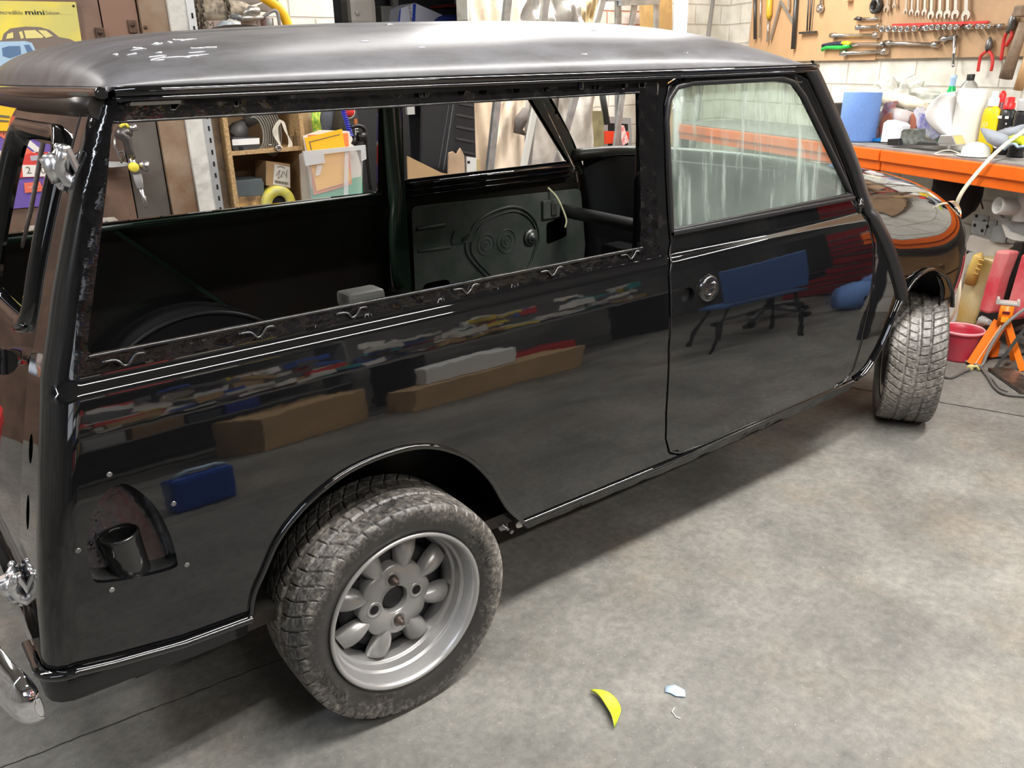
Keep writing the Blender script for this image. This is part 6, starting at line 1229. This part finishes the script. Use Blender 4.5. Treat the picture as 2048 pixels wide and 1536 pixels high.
pl = pw('white_blue_carton', 'white carton with a blue corner stripe, tilted on the dark shelf', 'carton', [(798, 50), (802, 17), (830, 6), (885, 30), (884, 50)], YR, .2, pal('carton_white', (.50, .52, .62), .6)); ink('blue_stripe', [[(824, 50), (826, 8), (832, 7), (830, 50)], [(796, 50), (800, 20), (802, 18), (799, 50)]], YR, pal('carton_blue', (.02, .05, .38), .5), pl)
mb = MB(); add_text(mb, 'XI', .045, at(874, 40, 1, YR), (1, 0, -.3), (.2, 0, 1), off=.003); add_text(mb, '10 W-40', .03, at(820, 26, 1, YR), (.1, 0, -1), (1, 0, .1), off=.003); mb.build('lettering', INKD, pl)
mb = MB(); crumple(mb, at(905, 44, 1, YR), (.16, .08, .05), seed=5); one('blue_cloth', 'dark blue cloth lump on the shelf right of the white carton', 'cloth', mb, pal('dark_blue_cloth', (.02, .04, .22), .8))
mb = MB(); a_ = at(915, 14, 1, YR+.3); mb.box(a_, (.35, .25, .02)); one('red_shelf', 'small dark red shelf high in the recess', 'shelf', mb, pal('dark_red', (.22, .03, .02), .6))
mb = MB(); mb.box(at(928, 4, 1, YR+.3), (.12, .1, .08), rot=.3); one('grey_packet', 'small pale packet on the dark red shelf', 'packet', mb, pal('pale_packet', (.4, .4, .42), .6))
mb = MB(); mb.box(at(770, 38, 1, YR+.2), (.11, .1, .17), bev=.01); one('grey_canister', 'dim grey canister between the drum and the white carton', 'canister', mb, pal('dim_grey', (.11, .11, .10), .6))
vstrip('recess_post', 'pale post behind the white carton', 'post', (790, 0), (795, 45), .05, YR+.5, .04, pal('pale_dim_post', (.22, .21, .2), .7), zt=2.3, zb_=0)
# clutter above the chipboard shelf (left of the brick)
YT = 2.0; zt_ = float(at(460, 62, 1, YT+.05)[2])
ct = thing('top_shelf', (0, YT+.2, 0), 'dusty wall shelf above the pigeonholes with clutter', 'shelf'); mb = MB(); xA = X(388, 60, YT); xB = X(562, 58, YT)
mb.box(((xA+xB)/2, 0, zt_-.045), (xB-xA, .36, .02)); mb.build('shelf_board', CHIPIN, ct)
for i, (u, lab) in enumerate(((390, 'rusty chain, leftmost of the three hanging over the top shelf'), (402, 'rusty chain, middle of the three over the top shelf'), (448, 'thick grey chain, rightmost over the top shelf'))):
    mb = MB(); s_ = 1.6 if i == 2 else 1
    for k_ in range(9 if i < 2 else 6):
        c = Vector(at(u+(k_*4 if i == 2 else k_*1.0), -12+k_*(9 if i < 2 else 13), 1, YT-.03)); h = .016*s_; w = .008*s_
        T = Matrix.Rotation(PI/2*(k_ % 2)+.3, 3, 'Z'); mb.tube([c+T @ Vector((w*math.cos(a), 0, h*math.sin(a))) for a in np.linspace(0, 2*PI, 12, endpoint=False)], .0032*s_, 6, closed=True)
    one('chain', lab, 'chain', mb, mat('rusty_chain', (.22, .18, .14), .5, .6, noise=(50, .4)), 'chains over the top shelf')
pw('blue_container', 'deep blue container behind the chains', 'container', [(380, -20), (438, -20), (437, 10), (408, 24), (388, 18)], YT+.2, .1, pal('deep_blue_plastic', (.02, .03, .30), .35), bev=.005)
lb = pw('marked_timber', 'pale timber strip marked M and 1 along the top shelf', 'timber', [(405, 42), (525, 38), (526, 60), (406, 64)], YT+.0, .02, mat('pink_timber', (.58, .44, .38), .6, noise=(9, .2)))
txt('mark', 'M', 421, 52, YT, .048, INKD, lb); txt('mark', '1', 514, 48, YT, .040, INKD, lb)
mb = MB(); c = S(474, 50, -.02); mb.tube([S(463, 64, -.04), S(470, 44, -.04), S(471, 42, -.04), S(472, 30, -.04)], [.056, .028, .022, .022], 18); one('white_cone_bottle', 'white conical bottle with grey cap on the top shelf', 'bottle', mb, mat('white_dusty', (.62, .60, .56), .5))
mb = MB(); mb.tube([S(472, 40, -.045), S(472, 30, -.045)], .025, 16); o = mb.build('cap', pal('grey_cap', (.13, .13, .14), .4), bpy.data.objects['white_cone_bottle'])
mb = MB(); mb.tube([S(440, 46, -.06), S(452, 60, -.06)], [.02, .05], 12); one('grey_funnel', 'grey blue funnel lying beside the conical bottle', 'funnel', mb, pal('blue_grey_funnel', (.30, .34, .37), .5))
pw('angle_bracket', 'long grey angle bracket lying across the top shelf', 'bracket', [(455, -12), (560, -22), (556, 4), (544, 24), (512, 22), (520, 10), (545, -2), (470, 20), (455, 10)], YT+.08, .03, mat('grey_bracket', (.24, .22, .20), .45, .5), bev=.002)
mb = MB(); mb.tube([S(470, 36, -.01), S(500, 36, -.01), S(526, 35, -.01)], [.012, .014, .008], 8); mb.tube([S(486, 28, -.01), S(500, 20, -.01), S(518, 22, -.01)], [.008, .018, .018], 8); one('shock_absorber_end', 'chrome bushed link on the top shelf', 'link', mb, mat('dusty_chrome', (.48, .46, .42), .35, .8))
mb = MB(); crumple(mb, S(445, 28, .10), (.16, .07, .06), seed=8, amp=.4); one('dusty_scraps', 'heap of dusty metal scraps behind the timber strip', 'scrap heap', mb, mat('dusty_scrap', (.17, .14, .11), .7, noise=(35, .6, (.45, .38, .28)))); bpy.data.objects['dusty_scraps']['kind'] = 'stuff'; del bpy.data.objects['dusty_scraps']['category']
mb = MB(); mb.tube([tuple(S(u, v, .02)) for u, v in spline([(520, -10), (552, 12), (568, 32), (578, 58)], 4)], [.022]*13, 8); one('yellow_hose', 'thick yellow hose curving down beside the white blocks', 'hose', mb, mat('yellow_hose', (.90, .50, .02), .4))
mb = MB(); mb.tube([tuple(S(u, v, .0)) for u, v in spline([(524, 36), (544, 22), (555, 26), (560, 58)], 4)], .008, 6); mb.tube([S(534, 36, .02), S(536, 62, .02)], .028, 12); one('red_grey_clamp', 'reddish clamp frame with grey cylinder under the yellow hose', 'clamp', mb, mat('red_brown_clamp', (.30, .11, .08), .5, noise=(12, 1, (.22, .22, .22))))

# ------------------------------------------------------------------ cloths, ladders and timber in the corner
def drape(name, lab, pts_top, pts_bot, Y, m, amp=.03, fr=9, seed=0, grp=None, nu=60, nv=30):
    rnd = random.Random(seed); ph = rnd.uniform(0, 6); tl = [np.array(at(u, v, 1, Y)) for u, v in pts_top]; bl_ = [np.array(at(u, v, 1, Y)) for u, v in pts_bot]
    def ev(L, u): t = u*(len(L)-1); i = min(int(t), len(L)-2); return L[i]+(L[i+1]-L[i])*(t-i)
    def f(u, v):
        p = ev(tl, u)*(1-v)+ev(bl_, u)*v; w = .8*math.sin(u*fr*.6+ph+2.6*math.sin(v*2.2+ph))+.45*math.sin(u*fr*1.4+v*5+ph*2+1.5*math.sin(v*4))+.5*math.sin(v*9+u*7+ph+math.sin(u*6))+.3*math.sin(u*fr*2.6-v*11); return (p[0]+.01*w, p[1]+amp*w, p[2])
    mb = MB(); mb.grid(f, nu, nv); o = one(name, lab, 'cloth', mb, m, grp); so = o.modifiers.new('t', 'SOLIDIFY'); so.thickness = .004; return o
CRM = mat('cream_dust_sheet', (.74, .60, .45), .9, noise=(5, .12), bump=(25, .35, .01)); TARP = mat('silver_grey_tarp', (.66, .62, .56), .5, noise=(6, .2), bump=(12, .5, .02)); GRC = mat('grey_canvas', (.45, .41, .37), .85, noise=(5, .2), bump=(20, .4, .01)); LIN = mat('yellowish_linen', (.66, .54, .34), .9, bump=(20, .3, .01))
drape('dust_sheet', 'cream dust sheet hanging behind the leftmost ladder', [(938, -30), (1052, -30)], [(946, 380), (1030, 400)], 2.2, CRM, .03, 10, 1, 'hanging cloths')
drape('dust_sheet', 'lighter fold of cream dust sheet draped at an angle, low', [(1000, 200), (1052, 185)], [(958, 420), (1040, 420)], 2.08, mat('cream_dust_sheet_light', (.80, .67, .53), .9, bump=(25, .35, .01)), .02, 7, 2, 'hanging cloths')
drape('grey_canvas', 'grey canvas hanging between the ladder stiles', [(1048, 170), (1130, 180)], [(1030, 420), (1150, 420)], 2.12, GRC, .02, 8, 3, 'hanging cloths')
drape('crumpled_tarp', 'crumpled silver-grey tarp at the top, behind the second ladder stile', [(1052, -30), (1150, -30)], [(1044, 60), (1165, 60)], 2.05, mat('pale_grey_tarp', (.66, .64, .60), .8, bump=(12, .6, .02)), .04, 16, 4, 'hanging cloths')
drape('silver_tarp', 'silver-beige tarp hanging beside the windscreen pillar', [(1118, 150), (1188, 150)], [(1120, 350), (1182, 350)], 2.10, TARP, .03, 7, 5, 'hanging cloths')
drape('linen_sheet', 'yellowish linen sheet hanging left of the bricks', [(1150, -30), (1212, -30)], [(1160, 70), (1190, 70)], 2.15, LIN, .025, 8, 6, 'hanging cloths')
drape('grey_cloth', 'pale grey cloth lump low in front of the crate', [(1222, 302), (1264, 298)], [(1222, 350), (1270, 350)], 2.2, mat('pale_grey_cloth', (.58, .56, .52), .9, bump=(14, .6, .02)), .02, 7, 8, 'hanging cloths')
mb = MB(); mb.tube([tuple(at(u, v, 1, 2.02)) for u, v in ((1052, 218), (1042, 240), (1036, 262), (1050, 268))], [.02, .04, .03, .01], 8); one('grey_bag_end', 'dark grey rolled bag end tied over the dust sheet', 'bag', mb, mat('dark_taupe', (.15, .13, .12), .8, bump=(20, .6, .01)))
LAD = mat('aluminium_ladder', (.52, .55, .56), .38, .75, noise=(14, .3)); LADW = mat('white_ladder', (.72, .72, .68), .45)
def ladder(lab, stiles, rungs, Y, m, w=.026):
    p0 = Vector(at(*stiles[0][0], 1, Y)); t = thing('ladder', p0, lab, 'ladder', 'ladders leaning in the corner'); iv = Matrix.Translation(-p0)
    for a, b in stiles:
        A = Vector(at(*a, 1, Y)); B = Vector(at(*b, 1, Y)); B = A+(B-A)*((A.z-.02)/(A.z-B.z)); mb = MB(); mb.T = iv; mb.bar(A, B, w*2, w, up=(0, 1, 0)); mb.build('stile', m, t)
    for a, b in rungs:
        mb = MB(); mb.T = iv; mb.bar(Vector(at(*a, 1, Y)), Vector(at(*b, 1, Y)), .03, .03); mb.build('rung', m, t)
ladder('galvanised ladder, leftmost, in front of the cream dust sheet', [((1022, -60), (978, 350)), ((1098, -60), (1052, 350))], [((1012, 60), (1090, 62))], 1.9, LAD, .022)
ladder('white-edged steps with crossed legs behind the pillar', [((1076, 185), (1045, 345)), ((1070, 180), (1136, 340))], [], 1.8, LADW, .018)
ladder('aluminium ladder in front of the exposed bricks', [((1222, -60), (1188, 62)), ((1236, -60), (1236, 62))], [((1212, -3), (1240, -3))], 1.95, LAD, .020)
ladder('second aluminium ladder right of the bricks', [((1278, -60), (1226, 330)), ((1314, -60), (1312, 62))], [((1240, 6), (1316, 4))], 1.92, LAD, .018)
pw('wood_post', 'green-stained timber post standing behind the far window', 'post', [(1184, 222), (1207, 222), (1210, 400), (1186, 400)], 2.2, .05, mat('mossy_timber', (.36, .32, .17), .7, noise=(8, .4)))
pw('wood_plank', 'varnished plank with white tape standing right of the ladders', 'plank', [(1288, -30), (1344, -30), (1346, 300), (1296, 300)], 2.35, .05, mat('varnished_plank', (.55, .35, .14), .45, noise=(7, .35)))
mb = MB(); A = Vector(at(1364, -30, 1, 2.4)); mb.tube([A, (A.x, A.y, .01)], .052, 24); one('white_pipe', 'thick white plastic pipe standing against the white wall', 'pipe', mb, mat('white_pipe', (.80, .80, .84), .35))
mb = MB(); A = Vector(at(1430, -30, 1, 2.5)); B = Vector(at(1416, 75, 1, 2.5)); mb.tube([A, A+(B-A)*((A.z-.01)/(A.z-B.z))], .016, 10); one('grey_pole', 'thin grey pole leaning on the white blocks', 'pole', mb, mat('dull_grey_pole', (.25, .24, .22), .5, .3))
BRK = mat('salmon_bricks', (.62, .52, .46), .8)
bk = pw('brick_patch', 'patch of pale bricks with reddish joints behind the ladders', 'brickwork', [(1200, -30), (1295, -30), (1298, 90), (1196, 90)], 2.56, .03, brick_mat('pale_bricks_red_joints', (.62, .54, .49), (.55, .47, .42), (.42, .17, .11), bw=.23, bh=.085))
cr = pw('grey_crate', 'grey plastic crate behind the pillar gap', 'crate', [(1208, 232), (1262, 236), (1266, 340), (1206, 340)], 2.4, .06, mat('grey_crate', (.26, .27, .27), .5)); ink('openings', [[(1216, 246), (1256, 248), (1256, 262), (1216, 262)], [(1216, 282), (1256, 282), (1256, 300), (1216, 300)]], 2.4, DARK, cr)
rt = pw('red_tool_case', 'small bright red case behind the ladder leg', 'case', [(1212, 262), (1258, 264), (1258, 284), (1212, 288)], 2.3, .05, pal('bright_red_case', (.72, .06, .02), .4))
pw('striped_packet', 'white and red striped packet leaning on the red case', 'packet', [(1236, 254), (1248, 251), (1258, 284), (1246, 291)], 2.24, .03, mat('striped_packet', (.78, .70, .68), .5, noise=(40, .5, (.70, .2, .2))))
mb = MB(); mb.tube([tuple(at(u, v, 1, 2.2)) for u, v in ((1200, 160), (1214, 248))], .022, 8); one('black_pole', 'black metal pole crossing behind the ladder leg', 'pole', mb, GP)
mb = MB(); mb.box(at(820, 218, 1, 2.3), (.05, .02, .06)); one('wall_socket', 'small pale socket box beside the black panel', 'socket box', mb, pal('dim_white', (.4, .4, .38), .5))
mb = MB(); A = Vector(at(745, 200, 1, 2.45)); mb.box((A.x-.02, 2.47, .75), (.5, .05, 1.5)); one('dark_cupboard', 'dark cupboard behind the compressor, seen through the rear side window', 'cupboard', mb, pal('cupboard_black', (.02, .02, .022), .6))

# ------------------------------------------------------------------ the garage behind the camera (seen mirrored in the black paint)
def boxthing(name, lab, cat, c, d, rz, m, grp=None, bev=.006): mb = MB(); mb.box((0, 0, d[2]/2+.001), d, bev=bev); o = mb.build(name, m); o.location = c; o.rotation_euler = (0, 0, rz); return tag(o, lab, cat, grp)
CB = MATS['brown_cardboard']; BH = 'boxes behind the camera'
sf = thing('storage_shelves', (.2, -4.7, 0), 'tall grey storage shelves mirrored in the rear side panel', 'shelving')
for x in (-1.4, 1.4):
    mb = MB(); mb.box((x*1.03, 0, 1.0), (.03, .45, 2.0)); mb.build('upright', pal('shelf_grey', (.2, .2, .2), .5), sf)
for z in (.45, .95, 1.45, 1.95):
    mb = MB(); mb.box((0, 0, z), (2.85, .5, .03)); mb.build('shelf_board', pal('shelf_board_grey', (.32, .30, .27), .6), sf)
cols = [(.55, .05, .05), (.5, .5, .5), (.04, .07, .35), (.62, .58, .5), (.35, .22, .12), (.75, .73, .7), (.5, .35, .08), (.08, .09, .1)]
names = ['dark red', 'mid grey', 'deep blue', 'cream', 'brown', 'white', 'mustard', 'black']
rnd = random.Random(11)
for r_, z in enumerate((.466, .966, 1.466)):
    x = -1.3
    for j in range(7):
        w = rnd.uniform(.22, .42); h = rnd.uniform(.12, .38); ci = (j*3+r_*2) % 8
        boxthing('storage_carton', '%s storage box, %s shelf, number %s from the left end' % (names[ci], ['bottom', 'middle', 'upper'][r_], ['one', 'two', 'three', 'four', 'five', 'six', 'seven'][j]), 'box', (.2+x+w/2, -4.7, z), (w*.9, .34, min(h, .34)), 0, pal('box_'+names[ci].replace(' ', '_'), cols[ci], .5), 'cartons on the storage shelves'); x += w
        if x > .95: break
win = MB(); win.box((-1.6, -5.14, 1.75), (1.5, .06, .9)); o = win.build('window_1', pal('window_frame_white', (.6, .6, .6), .5)); o['kind'] = 'structure'
for i in range(4):
    for j in range(2):
        mb = MB(); mb.box((-2.16+.37*i, -5.10, 1.53+.42*j), (.32, .02, .36)); mb.build('pane', mat('daylit_pane', (.7, .75, .8), .2, emit=((.85, .92, 1.0), 1.3)), o)
bn = thing('rear_bench', (1.6, -3.75, 0), 'long plain bench heaped with small parts, mirrored along the car side', 'bench')
mb = MB(); mb.box((0, 0, .76), (4.4, .7, .04)); mb.build('bench_top', pal('bench_grey', (.22, .2, .18), .6), bn)
for x in (-2.1, 0, 2.1): mb = MB(); mb.box((x, 0, .37), (.07, .6, .74)); mb.build('leg', DARK, bn)
mb = MB(); rn = random.Random(5); HM = [pal('heap_%d' % i, c, .4) for i, c in enumerate([(.55, .04, .04), (.62, .60, .55), (.04, .10, .40), (.75, .72, .68), (.40, .26, .12), (.10, .10, .10), (.62, .48, .05), (.03, .30, .30)])]
for i in range(230):
    mb.use(rn.choice((0, 1, 1, 2, 3, 3, 3, 4, 5, 5, 5, 6, 7))); w = rn.uniform(.05, .34); mb.box((rn.uniform(-2.0, 2.0), rn.uniform(-.3, .3), .835+rn.random()**2*.30), (w, rn.uniform(.03, .12), rn.uniform(.02, .09)), rot=Matrix.Rotation(rn.uniform(-.5, .5), 3, 'Z') @ Matrix.Rotation(rn.uniform(-.25, .25), 3, 'Y'))
o = mb.build('parts_heap', HM); o.location = (1.6, -3.75, 0); tag(o, 'heap of small mixed parts and packets on the long plain bench', kind='stuff')
boxthing('long_carton', 'long brown cardboard carton on the floor, mirrored in the side panel', 'carton', (1.7, -2.9, 0), (1.0, .45, .34), .12, CB, BH); boxthing('white_carton', 'white carton on top of the long brown one', 'carton', (1.6, -2.95, .345), (.5, .3, .16), .3, pal('white_card_b', (.7, .7, .68), .6), BH)
boxthing('open_carton', 'brown cardboard carton leaning beside the long one', 'carton', (.75, -3.3, 0), (.6, .5, .45), -.2, CB, BH); boxthing('red_crate', 'red plastic crate mirrored in the door', 'crate', (2.4, -3.5, 0), (.55, .4, .35), .2, pal('crate_red', (.5, .03, .03), .4), BH)
jc = thing('blue_jerrycan', (.0, -2.18, 0), 'blue screenwash can with pale blue top, mirrored in the rear panel', 'can'); mb = MB(); mb.box((0, 0, .11), (.22, .14, .22), bev=.03); mb.build('body', pal('can_blue', (.02, .08, .38), .3), jc); mb = MB(); mb.tube([(-.08, 0, .22), (-.04, 0, .27), (.06, 0, .27), (.09, 0, .22)], .022, 8); mb.build('handle', pal('can_pale', (.45, .6, .75), .4), jc)
# blue plastic chair and office chair
ch = thing('plastic_chair', (2.75, -1.95, 0), 'blue plastic chair on black tube legs, mirrored in the door', 'chair', rz=.6)
mb = MB(); mb.box((0, 0, .44), (.44, .42, .03), bev=.012); mb.build('seat', pal('chair_blue', (.05, .11, .28), .4), ch); mb = MB(); mb.box((0, .22, .66), (.42, .03, .36), bev=.012); mb.build('backrest', MATS['chair_blue'], ch)
for a in (-1, 1):
    for b in (-1, 1): mb = MB(); mb.tube([(a*.17, b*.16, .43), (a*.24, b*.25, .0)], .012, 8); mb.build('leg', DARK, ch)
oc = thing('office_chair', (3.45, -2.35, 0), 'black office chair on a five-star base with castors, mirrored in the door', 'chair')
mb = MB(); mb.box((0, 0, .48), (.48, .46, .07), bev=.02); mb.build('seat', MATS['black_cloth'], oc); mb = MB(); mb.cyl((0, 0, .10), (0, 0, .45), .03); mb.build('column', DARK, oc); mb = MB(); mb.box((0, .25, .78), (.42, .06, .5), bev=.02); mb.build('backrest', MATS['black_cloth'], oc)
for k_ in range(5):
    a = 2*PI*k_/5+.3; mb = MB(); mb.tube([(0, 0, .13), (.28*math.cos(a), .28*math.sin(a), .07)], [.03, .018], 8); lg = mb.build('base_arm', mat('grey_nylon', (.08, .08, .08), .4), oc); mb = MB(); mb.lathe([(.028, -.02), (.028, .02), (0, .02)], c=(.29*math.cos(a), .29*math.sin(a), .03), axis='X', n=14); mb.build('castor', DARK, lg)
for i, (x, y, rz) in enumerate(((3.55, -1.72, .5), (4.0, -1.9, .9))):
    mb = MB(); mb.T = Matrix.Rotation(PI/2, 4, 'X'); mb.lathe([(.035, 0), (.13, 0), (.13, .25), (.035, .25), (.035, 0)], n=32); o = one('blue_paper_roll', ('blue paper roll lying by the drawer unit, nearer one', 'blue paper roll lying by the drawer unit, further one')[i], 'paper roll', mb, MATS['blue_tissue'], 'paper rolls on the floor'); o.location = (x, y, .13); o.rotation_euler = (0, 0, rz)
# wooden drawer unit under the bench further along
dw = thing('drawer_unit', wp(-2.02, .30, 0), 'brown wooden drawer unit under the workbench, mirrored in the front wing', 'drawers', rz=RZ); WD = mat('brown_varnished_wood', (.34, .19, .08), .35, noise=(5, .3))
mb = MB(); mb.box((0, 0, .33), (.56, .45, .66)); mb.build('cabinet', WD, dw)
for i in range(3):
    mb = MB(); mb.box((0, -.235, .13+.21*i), (.52, .02, .19), bev=.006); d_ = mb.build('drawer', WD, dw); mb = MB(); mb.sphere((0, -.26, .13+.21*i), .02, 12, 8); mb.build('knob', WD, d_)
rc = thing('red_roller_cabinet', (4.55, -2.45, 0), 'dark red tool chest with many drawers, mirrored in the door', 'tool chest', rz=-PI/2+.15)
mb = MB(); mb.box((0, 0, .5), (.9, .5, .96)); mb.build('carcass', pal('deep_red_paint', (.28, .012, .02), .3), rc)
for i in range(8): mb = MB(); mb.box((0, -.26, .12+.108*i), (.84, .025, .085), bev=.004); d_ = mb.build('drawer', MATS['deep_red_paint'], rc); mb = MB(); mb.box((0, -.28, .155+.108*i), (.8, .015, .015)); mb.build('pull', STEEL, d_)
rb_ = boxthing('red_bag', 'red canvas bag on the floor behind the car by the signs', 'bag', (-.95, 1.35, 0), (.3, .25, .3), .4, pal('canvas_red', (.5, .02, .02), .6), bev=.05)
# ceiling fittings
for i, (lx, ly, ll, rz, pwr, colr) in enumerate(TUBES):
    f_ = thing('tube_light_fitting', (lx, ly, CEIL), 'fluorescent tube fitting on the ceiling, %s' % ['over the near side of the car', 'above the far side of the roof', 'in the corner by the ladders', 'over the tin signs', 'behind the car', 'towards the bench end', 'over the storage shelves'][i], 'ceiling light', 'ceiling tube fittings', rz=rz)
    mb = MB(); mb.box((0, 0, -.04), (ll+.1, .12, .08), bev=.01); mb.build('housing', pal('fitting_white', (.8, .8, .8), .5), f_)
